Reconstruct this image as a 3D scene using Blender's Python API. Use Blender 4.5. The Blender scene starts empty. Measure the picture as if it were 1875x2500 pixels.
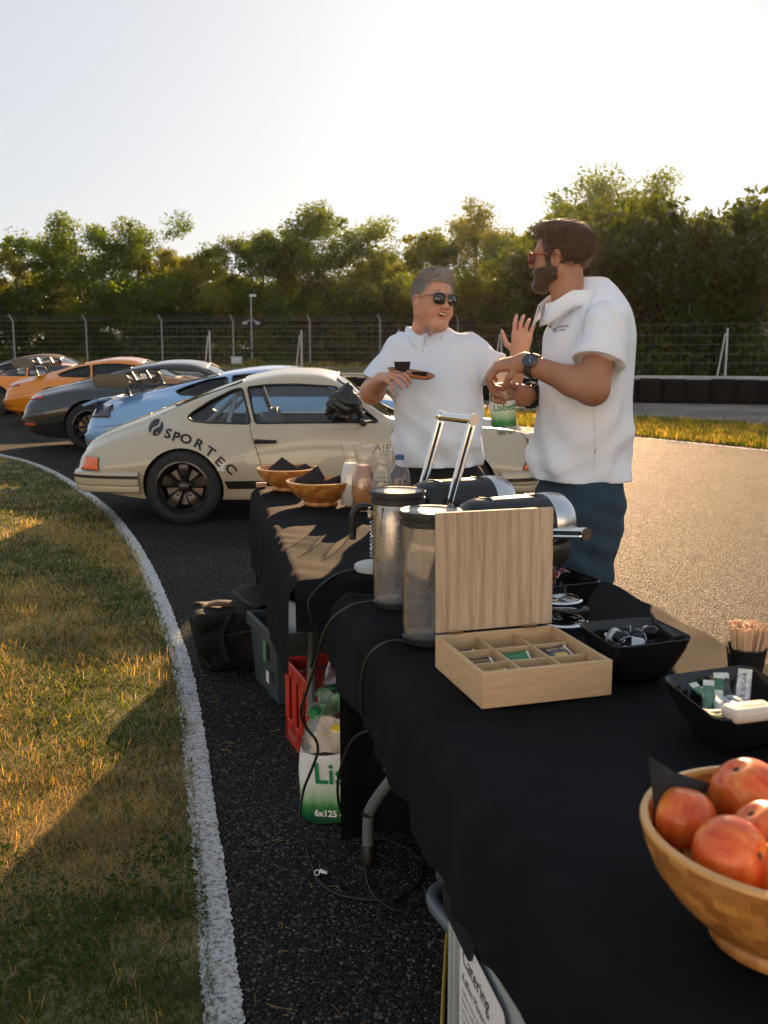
import bpy, bmesh, math, random
import numpy as np
from mathutils import Vector, Matrix
from mathutils.bvhtree import BVHTree
R = math.radians
random.seed(7); RNG = np.random.default_rng(11)
scene = bpy.context.scene
C = scene.collection

# ------------------------------------------------------------------ camera, sky, sun, exposure
CAM_H, FPX, PITCH = 1.45, 2400.0, math.atan(400/2400.0)
cd = bpy.data.cameras.new('camera'); cam = bpy.data.objects.new('camera', cd); C.objects.link(cam)
cam.location = (0, 0, CAM_H); cam.rotation_euler = (R(90) - PITCH, 0, 0)
cd.sensor_fit = 'VERTICAL'; cd.sensor_height = 36; cd.lens = FPX/2500*36; cd.clip_start = .05; cd.clip_end = 3000
cd.dof.use_dof = True; cd.dof.focus_distance = 3.4; cd.dof.aperture_fstop = 7.0
scene.camera = cam
SUN_AZ, SUN_EL = R(9.5), R(16.5)          # azimuth to the right of straight ahead (+Y)
w = bpy.data.worlds.new('World'); scene.world = w; w.use_nodes = True
nt = w.node_tree; bg = nt.nodes['Background']
sky = nt.nodes.new('ShaderNodeTexSky'); sky.sky_type = 'NISHITA'; sky.sun_disc = False
sky.sun_elevation = SUN_EL; sky.sun_rotation = SUN_AZ; sky.air_density = 1.0; sky.dust_density = 1.2; sky.ozone_density = 1.0; sky.altitude = 200
hs = nt.nodes.new('ShaderNodeHueSaturation'); hs.inputs['Saturation'].default_value = 1.0; hs.inputs['Value'].default_value = 1.05
gm = nt.nodes.new('ShaderNodeGamma'); gm.inputs[1].default_value = .24      # hazy air evens the sky out
nt.links.new(sky.outputs[0], gm.inputs[0]); nt.links.new(gm.outputs[0], hs.inputs['Color']); wb = nt.nodes.new('ShaderNodeMix'); wb.data_type = 'RGBA'; wb.blend_type = 'MULTIPLY'; wb.inputs[0].default_value = 1; wb.inputs[7].default_value = (.97, 1.0, 1.06, 1)   # cool white balance
nt.links.new(hs.outputs[0], wb.inputs[6]); nt.links.new(wb.outputs[2], bg.inputs[0]); bg.inputs[1].default_value = .15
sd = bpy.data.lights.new('sun', 'SUN'); so = bpy.data.objects.new('sun', sd); C.objects.link(so)
sd.energy = 4.6; sd.angle = R(.6); sd.color = (1, .63, .34)
sv = Vector((math.sin(SUN_AZ)*math.cos(SUN_EL), math.cos(SUN_AZ)*math.cos(SUN_EL), math.sin(SUN_EL)))
so.rotation_euler = sv.to_track_quat('Z', 'Y').to_euler(); so.location = (5, 30, 20)
vs = scene.view_settings; vs.view_transform = 'Standard'; vs.look = 'None'; vs.gamma = 1; vs.use_curve_mapping = False
vs.exposure = 1.6
scene.render.film_transparent = False
cy = scene.cycles; cy.max_bounces = 10; cy.transmission_bounces = 10; cy.transparent_max_bounces = 16; cy.caustics_refractive = False; cy.caustics_reflective = False

# ------------------------------------------------------------------ helpers
def at(px, py, Y):
    """point of the place that the photograph shows at pixel (px, py), Y metres ahead"""
    u = (px-937.5)/FPX; v = (py-1250)/FPX; c, s = math.cos(PITCH), math.sin(PITCH)
    t = Y/(c-v*s)
    return Vector((u*t, Y, CAM_H+(-s-v*c)*t))
def on(px, py, z=0.):
    """point at pixel (px, py) that lies at height z"""
    u = (px-937.5)/FPX; v = (py-1250)/FPX; c, s = math.cos(PITCH), math.sin(PITCH)
    t = (z-CAM_H)/(-s-v*c)
    return Vector((u*t, (c-v*s)*t, z))
def tag(o, label=None, cat=None, group=None, kind=None):
    if label: o['label'] = label
    if cat: o['category'] = cat
    if group: o['group'] = group
    if kind: o['kind'] = kind
    return o
def thing(name, label, cat, loc=(0, 0, 0), rz=0, group=None):
    o = bpy.data.objects.new(name, None); C.objects.link(o); o.location = loc; o.rotation_euler = (0, 0, rz); o.empty_display_size = .1
    return tag(o, label, cat, group)
def copy_tree(o, parent=None):
    c = o.copy(); C.objects.link(c); c.parent = parent
    for ch in list(o.children): copy_tree(ch, c)
    return c
def mesh_obj(name, me, mat, parent=None, smooth=40, loc=None):
    if mat is not None:
        for m_ in (mat if isinstance(mat, (list, tuple)) else [mat]): me.materials.append(m_)
    if smooth:
        me.shade_smooth(); me.set_sharp_from_angle(angle=R(smooth))
    o = bpy.data.objects.new(name, me); C.objects.link(o)
    if parent: o.parent = parent
    if loc is not None: o.location = loc
    return o
def np_mesh(name, v, f):
    """v (n,3), f (m,k) arrays -> mesh, quickly"""
    me = bpy.data.meshes.new(name); v = np.asarray(v, np.float32); f = np.asarray(f, np.int32); m, k = f.shape
    me.vertices.add(len(v)); me.vertices.foreach_set('co', v.ravel())
    me.loops.add(m*k); me.loops.foreach_set('vertex_index', f.ravel())
    me.polygons.add(m); me.polygons.foreach_set('loop_start', np.arange(0, m*k, k, dtype=np.int32))
    me.update(calc_edges=True); return me
class MB:
    def __init__(s): s.v = []; s.f = []; s.mi = []
    def add(s, vs_, fs, mi=0):
        n = len(s.v); s.v += [tuple(p) for p in vs_]; s.f += [tuple(i+n for i in f) for f in fs]; s.mi += [mi]*len(fs); return s
    def box(s, c, d, rz=0, mi=0, M=None):
        hx, hy, hz = d[0]/2, d[1]/2, d[2]/2; vs_ = []
        ca, sa = math.cos(rz), math.sin(rz)
        for z in (-hz, hz):
            for x, y in ((-hx, -hy), (hx, -hy), (hx, hy), (-hx, hy)):
                p = Vector((x*ca-y*sa, x*sa+y*ca, z))
                if M is not None: p = M @ Vector((x, y, z))
                vs_.append((p[0]+c[0], p[1]+c[1], p[2]+c[2]))
        return s.add(vs_, [(3, 2, 1, 0), (4, 5, 6, 7), (0, 1, 5, 4), (1, 2, 6, 5), (2, 3, 7, 6), (3, 0, 4, 7)], mi)
    def tube(s, pts, r, n=8, cap=True, closed=False, mi=0, flat=None):
        P = [Vector(p) for p in pts]; m = len(P); rr = r if isinstance(r, (list, tuple)) else [r]*m
        up = Vector((0, 0, 1)); vs_ = []; N = None
        for i in range(m):
            if closed: t = P[(i+1) % m]-P[i-1]
            else: t = P[min(i+1, m-1)]-P[max(i-1, 0)]
            if t.length < 1e-9: t = Vector((0, 0, 1))
            t.normalize()
            if N is None:
                N = up.cross(t) if abs(t.z) < .95 else Vector((1, 0, 0)).cross(t)
            N = N-t*N.dot(t)
            if N.length < 1e-6: N = Vector((1, 0, 0)).cross(t)
            N.normalize(); B = t.cross(N)
            for k in range(n):
                a = 2*math.pi*k/n; q = P[i]+N*(rr[i]*math.cos(a))+B*(rr[i]*math.sin(a)*(flat or 1)); vs_.append(q)
        fs = []
        for i in range(m if closed else m-1):
            j = (i+1) % m
            for k in range(n):
                k2 = (k+1) % n; fs.append((i*n+k, i*n+k2, j*n+k2, j*n+k))
        if cap and not closed:
            fs.append(tuple(range(n-1, -1, -1))); fs.append(tuple((m-1)*n+k for k in range(n)))
        return s.add(vs_, fs, mi)
    def lathe(s, prof, n=24, c=(0, 0, 0), M=None, mi=0, a0=0., a1=2*math.pi):
        full = abs(a1-a0-2*math.pi) < 1e-6; m = n if full else n+1; vs_ = []
        for r, z in prof:
            for k in range(m):
                a = a0+(a1-a0)*k/n; p = Vector((r*math.cos(a), r*math.sin(a), z))
                if M is not None: p = M @ p
                vs_.append((p[0]+c[0], p[1]+c[1], p[2]+c[2]))
        fs = []
        for i in range(len(prof)-1):
            for k in range(n):
                k2 = (k+1) % m; fs.append((i*m+k, i*m+k2, (i+1)*m+k2, (i+1)*m+k))
        return s.add(vs_, fs, mi)
    def disc(s, c, r, n=24, M=None, mi=0):
        vs_ = []
        for k in range(n):
            a = 2*math.pi*k/n; p = Vector((r*math.cos(a), r*math.sin(a), 0))
            if M is not None: p = M @ p
            vs_.append((p[0]+c[0], p[1]+c[1], p[2]+c[2]))
        return s.add(vs_, [tuple(range(n))], mi)
    def grid(s, A, mi=0, flip=False, closed_u=False):
        nu, nv = len(A), len(A[0]); vs_ = [p for row in A for p in row]; fs = []
        for i in range(nu if closed_u else nu-1):
            i2 = (i+1) % nu
            for j in range(nv-1):
                q = (i*nv+j, i2*nv+j, i2*nv+j+1, i*nv+j+1); fs.append(q[::-1] if flip else q)
        return s.add(vs_, fs, mi)
    def prism(s, poly, z0, z1, mi=0, M=None):
        n = len(poly); vs_ = [(x, y, z0) for x, y in poly]+[(x, y, z1) for x, y in poly]
        if M is not None: vs_ = [M @ Vector(p) for p in vs_]
        fs = [tuple(range(n-1, -1, -1)), tuple(range(n, 2*n))]+[(i, (i+1) % n, n+(i+1) % n, n+i) for i in range(n)]
        return s.add(vs_, fs, mi)
    def xf(s, M, i0=0):
        for i in range(i0, len(s.v)): s.v[i] = tuple(M @ Vector(s.v[i]))
        return s
    def mesh(s, name):
        me = bpy.data.meshes.new(name); me.from_pydata(s.v, [], s.f); me.update()
        if any(s.mi): me.polygons.foreach_set('material_index', s.mi)
        return me
    def build(s, name, mat, parent=None, smooth=40, loc=None, bevel=0, seg=2, sub=0, solid=0):
        o = mesh_obj(name, s.mesh(name), mat, parent, smooth, loc)
        if solid:
            md = o.modifiers.new('solid', 'SOLIDIFY'); md.thickness = solid; md.offset = 0
        if bevel:
            md = o.modifiers.new('bevel', 'BEVEL'); md.width = bevel; md.segments = seg; md.limit_method = 'ANGLE'; md.angle_limit = R(40)
        if sub:
            md = o.modifiers.new('sub', 'SUBSURF'); md.levels = sub; md.render_levels = sub
        return o
def baked(o):
    """apply an object's modifiers without operators"""
    dg = bpy.context.evaluated_depsgraph_get(); dg.update(); ev = o.evaluated_get(dg)
    me = bpy.data.meshes.new_from_object(ev); o.modifiers.clear(); old = o.data; o.data = me; bpy.data.meshes.remove(old); return o
def spline(pts, n):
    """smooth curve through points (Catmull-Rom), n samples per span"""
    P = [Vector(p) for p in pts]; out = []
    for i in range(len(P)-1):
        p0 = P[i-1] if i else P[0]*2-P[1]; p1, p2 = P[i], P[i+1]; p3 = P[i+2] if i+2 < len(P) else P[-1]*2-P[-2]
        for k in range(n):
            t = k/n; out.append(.5*((2*p1)+(p2-p0)*t+(2*p0-5*p1+4*p2-p3)*t*t+(3*p1-p0-3*p2+p3)*t**3))
    out.append(P[-1]); return out
def smoothstep(a, b, x):
    t = np.clip((x-a)/(b-a), 0, 1); return t*t*(3-2*t)
# --- smooth distance-field sculpting for organic shapes (bodies, clothes, fruit, bags)
def smin(a, b, k):
    if k <= 0: return np.minimum(a, b)
    h_ = np.maximum(k-np.abs(a-b), 0)/k
    return np.minimum(a, b)-h_*h_*k*.25
def cone(p, a, b, ra, rb):
    """round cone from a (radius ra) to b (radius rb)"""
    a = np.asarray(a, float); b = np.asarray(b, float); ba = b-a; L = np.dot(ba, ba)
    t = np.clip(((p[0]-a[0])*ba[0]+(p[1]-a[1])*ba[1]+(p[2]-a[2])*ba[2])/max(L, 1e-9), 0, 1)
    return np.sqrt((p[0]-a[0]-t*ba[0])**2+(p[1]-a[1]-t*ba[1])**2+(p[2]-a[2]-t*ba[2])**2)-(ra+(rb-ra)*t)
def ell(p, c, r, rot=None):
    q = [p[0]-c[0], p[1]-c[1], p[2]-c[2]]
    if rot is not None:
        m = np.array(rot).T; q = [m[i][0]*q[0]+m[i][1]*q[1]+m[i][2]*q[2] for i in range(3)]
    k0 = np.sqrt((q[0]/r[0])**2+(q[1]/r[1])**2+(q[2]/r[2])**2)
    k1 = np.sqrt((q[0]/r[0]**2)**2+(q[1]/r[1]**2)**2+(q[2]/r[2]**2)**2)
    return k0*(k0-1)/np.maximum(k1, 1e-9)
def surface(fn, lo, hi, h_):
    """surface nets mesh of fn < 0 inside the box lo..hi with cell size h_"""
    ax = [np.arange(lo[i], hi[i]+h_, h_, dtype=np.float32) for i in range(3)]
    val = fn(np.meshgrid(*ax, indexing='ij', sparse=False)).astype(np.float32)
    val[0], val[-1] = 1, 1; val[:, 0], val[:, -1] = 1, 1; val[:, :, 0], val[:, :, -1] = 1, 1
    s = val < 0; nx, ny, nz = val.shape
    def cr(a, o): return a[o[0]:nx-1+o[0], o[1]:ny-1+o[1], o[2]:nz-1+o[2]]
    offs = [(i, j, k) for i in (0, 1) for j in (0, 1) for k in (0, 1)]
    cnt = sum(cr(s, o).astype(np.int8) for o in offs)
    act = (cnt > 0) & (cnt < 8); I = np.argwhere(act); pos = np.zeros((len(I), 3)); num = np.zeros(len(I))
    for a in offs:
        for ax_ in range(3):
            if a[ax_]: continue
            b = list(a); b[ax_] = 1
            va = val[I[:, 0]+a[0], I[:, 1]+a[1], I[:, 2]+a[2]]; vb = val[I[:, 0]+b[0], I[:, 1]+b[1], I[:, 2]+b[2]]
            m = (va < 0) != (vb < 0); t = np.where(m, va/np.where(m, va-vb, 1), 0)
            q = np.tile(np.array(a, float), (len(I), 1)); q[:, ax_] = t
            pos += q*m[:, None]; num += m
    pos = (pos/num[:, None]+I)*h_+np.array([a[0] for a in ax])
    idx = -np.ones(act.shape, np.int64); idx[act] = np.arange(len(I)); F = []
    for ax_ in range(3):
        o1, o2 = [(1, 2), (2, 0), (0, 1)][ax_]
        sl0 = [slice(1, -1)]*3; sl1 = [slice(1, -1)]*3; sl0[ax_] = slice(0, -1); sl1[ax_] = slice(1, None)
        ch = s[tuple(sl0)] != s[tuple(sl1)]; E = np.argwhere(ch); inside = s[tuple(sl0)][ch]
        off = np.array([1, 1, 1]); off[ax_] = 0; E = E+off
        def cell(d1, d2):
            q = E.copy(); q[:, o1] += d1; q[:, o2] += d2; return idx[q[:, 0], q[:, 1], q[:, 2]]
        q = np.stack([cell(-1, -1), cell(0, -1), cell(0, 0), cell(-1, 0)], 1); q[~inside] = q[~inside][:, ::-1]; F.append(q)
    F = np.concatenate(F); return pos, F[(F >= 0).all(1)]
def fuse(name, parts):
    """several (verts, faces) into one mesh"""
    V = []; F = []; n = 0
    for v, f in parts: V.append(v); F.append(f+n); n += len(v)
    return np_mesh(name, np.concatenate(V), np.concatenate(F))

# ------------------------------------------------------------------ materials
MATS = {}
def mat(name, col=(.5, .5, .5), rough=.5, metal=0., var=0., vscale=5., bump=0., bscale=50., coat=0., trans=0., ior=1.45, spec=.5, sub=0., sheen=0., col2=None, stretch=None, alpha=1., emit=None, coord='Object', detail=4., crough=.03):
    if name in MATS: return MATS[name]
    m = bpy.data.materials.new(name); m.use_nodes = True; t = m.node_tree; b = t.nodes['Principled BSDF']; I = b.inputs
    I['Base Color'].default_value = (*col, 1); I['Roughness'].default_value = rough; I['Metallic'].default_value = metal
    I['Coat Weight'].default_value = coat; I['Coat Roughness'].default_value = crough; I['Transmission Weight'].default_value = trans; I['IOR'].default_value = ior
    I['Specular IOR Level'].default_value = spec; I['Alpha'].default_value = alpha
    if sub: I['Subsurface Weight'].default_value = sub; I['Subsurface Radius'].default_value = (.012, .005, .003); I['Subsurface Scale'].default_value = 1
    if sheen: I['Sheen Weight'].default_value = sheen; I['Sheen Roughness'].default_value = .4
    if emit: I['Emission Color'].default_value = (*emit[:3], 1); I['Emission Strength'].default_value = emit[3]
    tc = t.nodes.new('ShaderNodeTexCoord'); src = tc.outputs[coord]
    if stretch:
        mp = t.nodes.new('ShaderNodeMapping'); mp.inputs['Scale'].default_value = stretch; t.links.new(src, mp.inputs[0]); src = mp.outputs[0]
    if var or col2:
        n = t.nodes.new('ShaderNodeTexNoise'); n.inputs['Scale'].default_value = vscale; n.inputs['Detail'].default_value = detail; n.inputs['Roughness'].default_value = .6
        t.links.new(src, n.inputs['Vector']); r = t.nodes.new('ShaderNodeValToRGB'); r.color_ramp.elements[0].position = .3; r.color_ramp.elements[1].position = .7
        a = [max(0, c*(1-var)) for c in col]; c2 = col2 or [min(1, c*(1+var)) for c in col]
        r.color_ramp.elements[0].color = (*a, 1); r.color_ramp.elements[1].color = (*c2, 1)
        t.links.new(n.outputs[0], r.inputs[0]); t.links.new(r.outputs[0], I['Base Color'])
    if bump:
        n = t.nodes.new('ShaderNodeTexNoise'); n.inputs['Scale'].default_value = bscale; n.inputs['Detail'].default_value = 3
        t.links.new(src, n.inputs['Vector']); bp = t.nodes.new('ShaderNodeBump'); bp.inputs['Strength'].default_value = bump; bp.inputs['Distance'].default_value = .01
        t.links.new(n.outputs[0], bp.inputs['Height']); t.links.new(bp.outputs[0], I['Normal'])
    MATS[name] = m; return m
def leafmat(name, col, col2, trans=.5, tcol=None, scale=.8, gloss=.12):
    """thin leaf or blade: diffuse, light shining through, a little gloss; colour drifts from clump to clump"""
    m = bpy.data.materials.new(name); m.use_nodes = True; t = m.node_tree; t.nodes.clear()
    o = t.nodes.new('ShaderNodeOutputMaterial'); tc = t.nodes.new('ShaderNodeTexCoord'); n = t.nodes.new('ShaderNodeTexNoise'); n.inputs['Scale'].default_value = scale; n.inputs['Detail'].default_value = 5
    t.links.new(tc.outputs['Object'], n.inputs['Vector']); r = t.nodes.new('ShaderNodeValToRGB'); e = r.color_ramp.elements
    e[0].position = .38; e[1].position = .62; e[0].color = (*col, 1); e[1].color = (*col2, 1); t.links.new(n.outputs[0], r.inputs[0])
    d = t.nodes.new('ShaderNodeBsdfDiffuse'); tr = t.nodes.new('ShaderNodeBsdfTranslucent'); g = t.nodes.new('ShaderNodeBsdfGlossy'); g.inputs['Roughness'].default_value = .45
    t.links.new(r.outputs[0], d.inputs[0])
    mx = t.nodes.new('ShaderNodeMix'); mx.data_type = 'RGBA'; mx.blend_type = 'MULTIPLY'; mx.inputs[0].default_value = 1; mx.inputs[7].default_value = (*(tcol or (1.5, 1.35, .5)), 1)
    t.links.new(r.outputs[0], mx.inputs[6]); t.links.new(mx.outputs[2], tr.inputs[0])
    a = t.nodes.new('ShaderNodeMixShader'); a.inputs[0].default_value = trans; t.links.new(d.outputs[0], a.inputs[1]); t.links.new(tr.outputs[0], a.inputs[2])
    f = t.nodes.new('ShaderNodeFresnel'); f.inputs[0].default_value = 1.3; ml = t.nodes.new('ShaderNodeMath'); ml.operation = 'MULTIPLY'; ml.inputs[1].default_value = gloss; t.links.new(f.outputs[0], ml.inputs[0])
    b = t.nodes.new('ShaderNodeMixShader'); t.links.new(ml.outputs[0], b.inputs[0]); t.links.new(a.outputs[0], b.inputs[1]); t.links.new(g.outputs[0], b.inputs[2]); t.links.new(b.outputs[0], o.inputs[0])
    MATS[name] = m; return m
def stonemat(name, stops, scale, bump, rough, patch=.35, bdist=.006, spec=.5, pscale=.6):
    """broken stone set close together: asphalt, gravel"""
    m = bpy.data.materials.new(name); m.use_nodes = True; t = m.node_tree; b = t.nodes['Principled BSDF']; L = t.links.new
    b.inputs['Roughness'].default_value = rough; b.inputs['Specular IOR Level'].default_value = spec
    tc = t.nodes.new('ShaderNodeTexCoord'); v = t.nodes.new('ShaderNodeTexVoronoi'); v.inputs['Scale'].default_value = scale; L(tc.outputs['Object'], v.inputs['Vector'])
    sp = t.nodes.new('ShaderNodeSeparateColor'); L(v.outputs['Color'], sp.inputs[0])
    r = t.nodes.new('ShaderNodeValToRGB'); el = r.color_ramp.elements
    for i, (p, c) in enumerate(stops):
        e = el[i] if i < 2 else el.new(p); e.position = p; e.color = (*c, 1)
    L(sp.outputs[0], r.inputs[0])
    n = t.nodes.new('ShaderNodeTexNoise'); n.inputs['Scale'].default_value = pscale; n.inputs['Detail'].default_value = 8; L(tc.outputs['Object'], n.inputs['Vector'])
    mr = t.nodes.new('ShaderNodeMapRange'); mr.inputs[1].default_value = .3; mr.inputs[2].default_value = .7; mr.inputs[3].default_value = 1-patch; mr.inputs[4].default_value = 1+patch; L(n.outputs[0], mr.inputs[0])
    mx = t.nodes.new('ShaderNodeMix'); mx.data_type = 'RGBA'; mx.blend_type = 'MULTIPLY'; mx.inputs[0].default_value = 1; L(r.outputs[0], mx.inputs[6]); L(mr.outputs[0], mx.inputs[7]); L(mx.outputs[2], b.inputs['Base Color'])
    # domed stones with tilted tops
    hm = t.nodes.new('ShaderNodeMath'); hm.operation = 'MULTIPLY'; hm.inputs[1].default_value = .9; L(sp.outputs[1], hm.inputs[0])
    ad = t.nodes.new('ShaderNodeMath'); ad.operation = 'SUBTRACT'; L(hm.outputs[0], ad.inputs[0]); L(v.outputs['Distance'], ad.inputs[1])
    rg = t.nodes.new('ShaderNodeMapRange'); rg.inputs[3].default_value = rough-.22; rg.inputs[4].default_value = min(1, rough+.2); L(sp.outputs[2], rg.inputs[0]); L(rg.outputs[0], b.inputs['Roughness'])
    bp = t.nodes.new('ShaderNodeBump'); bp.inputs['Strength'].default_value = bump; bp.inputs['Distance'].default_value = bdist; L(ad.outputs[0], bp.inputs['Height']); L(bp.outputs[0], b.inputs['Normal'])
    MATS[name] = m; return m
# ------------------------------------------------------------------ ground, asphalt, line, verge, gravel
m_soil = mat('soil', (.022, .024, .009), .95, col2=(.30, .23, .10), vscale=3.5, bump=.5, bscale=30)
m_field = mat('far_grass_ground', (.10, .10, .03), .95, col2=(.20, .16, .06), vscale=.5, bump=.6, bscale=12)
m_asph = stonemat('asphalt', [(0, (.010, .010, .0105)), (.6, (.023, .023, .0225)), (.88, (.055, .05, .045)), (1, (.20, .17, .14))], 150, .9, .8, .35, .008, .09)
m_gravel = stonemat('gravel_bed', [(0, (.12, .10, .08)), (.5, (.22, .19, .15)), (1, (.36, .31, .25))], 22, 1, .9, .35, .05, .3)
def zground(x, y): return -.035+.48*float(smoothstep(44, 58, y))
def sheet(name, poly, z, material, kind='structure'):
    me = bpy.data.meshes.new(name); me.from_pydata([(x, y, z) for x, y in poly], [], [tuple(range(len(poly)))]); me.update()
    if me.polygons[0].normal.z < 0: me.flip_normals()
    return tag(mesh_obj(name, me, material, None, 0), kind=kind)
ys = [-40, -10, 20, 40]+[44+i for i in range(0, 16, 1)]+[70, 100, 160, 300, 900]; xs = [-600, -200, -80, -40, 0, 40, 80, 200, 600]
g = MB(); g.grid([[(x, y, zground(x, y)) for y in ys] for x in xs], flip=False); go = g.build('ground', m_field); tag(go, kind='structure')
# the curved white edge line, measured on the ground: left edge and right edge
LN_L = [(-16, 20.5), (-10, 17.3), (-7.2, 15.3), (-5.235, 13.345), (-4.033, 11.659), (-2.78, 9.264), (-2.111, 7.711), (-1.646, 6.45), (-1.34, 5.534), (-1.136, 4.88), (-.978, 4.359), (-.84, 3.826), (-.736, 3.405), (-.649, 3.028), (-.555, 2.641), (-.484, 2.336), (-.434, 2.106), (-.392, 1.926), (-.32, 1.5), (-.25, 1.), (-.2, .5), (-.2, -1.), (-.3, -4)]
LN_W = .088
L3 = spline([(x, y, 0) for x, y in LN_L], 6)
def offs(pts, d):
    out = []
    for i, p in enumerate(pts):
        t = pts[min(i+1, len(pts)-1)]-pts[max(i-1, 0)]; n = Vector((-t.y, t.x, 0)).normalized(); out.append(p+n*d)
    return out
LR = offs(L3, LN_W)
edge = [(p.x, p.y) for p in L3]
FAR = [(14, 1), (10, 7.2), (8, 10.3), (5.55, 14.15), (4.16, 16.33), (2.4, 18.6), (-1.5, 22), (-8, 26.5), (-22, 33), (-40, 38)]
asp = [(x, y) for x, y in edge]+[(14, -4)]+FAR[:]+[(-40, 20.5)]
sheet('asphalt', asp, 0., m_asph)
# worn paint: white with the dark stone showing through
mw = bpy.data.materials.new('worn_line_paint'); mw.use_nodes = True; t_ = mw.node_tree; b_ = t_.nodes['Principled BSDF']; tc_ = t_.nodes.new('ShaderNodeTexCoord')
n_ = t_.nodes.new('ShaderNodeTexNoise'); n_.inputs['Scale'].default_value = 75; n_.inputs['Detail'].default_value = 6; n_.inputs['Roughness'].default_value = .75
r_ = t_.nodes.new('ShaderNodeValToRGB'); r_.color_ramp.elements[0].position = .36; r_.color_ramp.elements[1].position = .53; r_.color_ramp.elements[0].color = (.05, .05, .048, 1); r_.color_ramp.elements[1].color = (.62, .61, .58, 1)
bp_ = t_.nodes.new('ShaderNodeBump'); bp_.inputs['Strength'].default_value = .8; bp_.inputs['Distance'].default_value = .006
L_ = t_.links.new; L_(tc_.outputs['Object'], n_.inputs['Vector']); L_(n_.outputs[0], r_.inputs[0]); L_(r_.outputs[0], b_.inputs['Base Color']); L_(n_.outputs[0], bp_.inputs['Height']); L_(bp_.outputs[0], b_.inputs['Normal']); b_.inputs['Roughness'].default_value = .8
def strip(name, A, B, z, m):
    g = MB(); g.grid([[(a.x, a.y, z), (b.x, b.y, z)] for a, b in zip(A, B)])
    o = g.build(name, m, None, 0); 
    if o.data.polygons[0].normal.z < 0: o.data.flip_normals()
    return tag(o, kind='structure')
# ragged outline of the paint
rr_ = random.Random(3)
LD = spline([(x, y, 0) for x, y in LN_L], 30)
A_ = [p+Vector((rr_.uniform(-.005, .006), 0, 0)) for p in offs(LD, .0)]; B_ = [p+Vector((rr_.uniform(-.005, .003), 0, 0)) for p in offs(LD, LN_W)]
strip('edge_line', A_, B_, .004, mw)
F3 = spline([(x, y, 0) for x, y in FAR], 6)
strip('far_edge_line', offs(F3, .02), offs(F3, .17), .004, mw)
# grass verge beyond the track, then the gravel trap in front of the tyre wall
V1 = offs(F3, -.01); V2 = offs(F3, -3.6); V3 = offs(F3, -3.1); V4 = [Vector((p.x+6.5, p.y+9.5, 0)) for p in F3]
rng = random.Random(5)
strip('gravel_trap', V3, V4, -.012, m_gravel)
V2 = [p+Vector((rng.uniform(-.25, .25), rng.uniform(-.25, .25), 0)) for p in V2]
strip('verge', V1, V2, -.006, m_field)
# lawn inside the curve
lawn = [(x, y) for x, y in edge]+[(-20, -4), (-40, 20.5)]
sheet('lawn', lawn, .003, m_soil)

# ------------------------------------------------------------------ grass blades
m_gr = leafmat('grass_green', (.035, .075, .008), (.10, .145, .022), .6, (1.5, 1.3, .5), 3.)
m_gd = leafmat('grass_dry', (.36, .28, .10), (.58, .47, .19), .55, (1.6, 1.2, .6), 3.)
def inside_left(x, y):
    """distance to the left of the white line (positive on the lawn)"""
    ly = np.array([p.y for p in L3])[::-1]; lx = np.array([p.x for p in L3])[::-1]
    return np.interp(y, ly, lx)-x
def blades(name, x, y, L, wdt, lean, mats, mi, z0=.0):
    n = len(x); az = RNG.uniform(0, 2*np.pi, n); px, py = np.cos(az), np.sin(az); ln = np.clip(lean, 0, 1.45)
    dirx, diry = np.cos(az+RNG.normal(np.pi/2, .4, n)), np.sin(az+RNG.normal(np.pi/2, .4, n))
    V = np.zeros((n, 5, 3)); w_ = wdt/2
    for k, (s, wf) in enumerate(((0, 1), (.55, .75))):
        th = ln*(.55+.45*s); hx = L*s*np.sin(th); hz = L*s*np.cos(th)
        for e, sg in ((0, -1), (1, 1)):
            V[:, k*2+e, 0] = x+dirx*hx+px*w_*wf*sg; V[:, k*2+e, 1] = y+diry*hx+py*w_*wf*sg; V[:, k*2+e, 2] = z0+hz
    V[:, 4, 0] = x+dirx*L*np.sin(ln); V[:, 4, 1] = y+diry*L*np.sin(ln); V[:, 4, 2] = z0+L*np.cos(np.minimum(ln*1.1, 1.5))
    b = np.arange(n)*5; F = np.concatenate([np.stack([b, b+1, b+3], 1), np.stack([b, b+3, b+2], 1), np.stack([b+2, b+3, b+4], 1)])
    me = np_mesh(name, V.reshape(-1, 3), F); me.polygons.foreach_set('material_index', np.tile(mi, 3).astype(np.int32))
    return mesh_obj(name, me, mats, None, 0)
def lawn_field(n, y0, y1, xw):
    y = y0*(y1/y0)**RNG.random(n)         # denser near by
    d = RNG.random(n)*xw*(.35+y*.16); ly = np.array([p.y for p in L3])[::-1]; lx = np.array([p.x for p in L3])[::-1]
    x = np.interp(y, ly, lx)-d+.03; return x, y, d
def patchy(x, y, s=1.0, ph=0.):
    return (np.sin(x*2.1*s+1.3*np.sin(y*1.7*s+ph))+np.sin(y*2.7*s+1.1*np.sin(x*3.1*s)+ph)+.6*np.sin(x*7.3*s+y*5.1*s))/2.6
x, y, d = lawn_field(260000, 1.55, 13, 2.9)
dry = patchy(x, y, 1., .4)+.55*np.exp(-((y-3.9)/1.5)**2)+RNG.normal(0, .5, len(x))-.46 > 0
keep = ~((d < .07) & (RNG.random(len(x)) < .4)); x, y, d, dry = x[keep], y[keep], d[keep], dry[keep]
sc = np.clip(y/3.2, .8, 2.6)
Ln = np.where(dry, RNG.uniform(.025, .075, len(x)), RNG.uniform(.012, .034, len(x)))*np.clip(sc, .8, 1.15)
lean = np.where(dry, RNG.choice([.7, 1.15, 1.35, 1.45], len(x))+RNG.normal(0, .12, len(x)), RNG.uniform(.2, 1.25, len(x)))
go = blades('grass', x, y, Ln, np.where(dry, .0019, .0026)*sc, lean, [m_gr, m_gd], dry.astype(int), .003)
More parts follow.
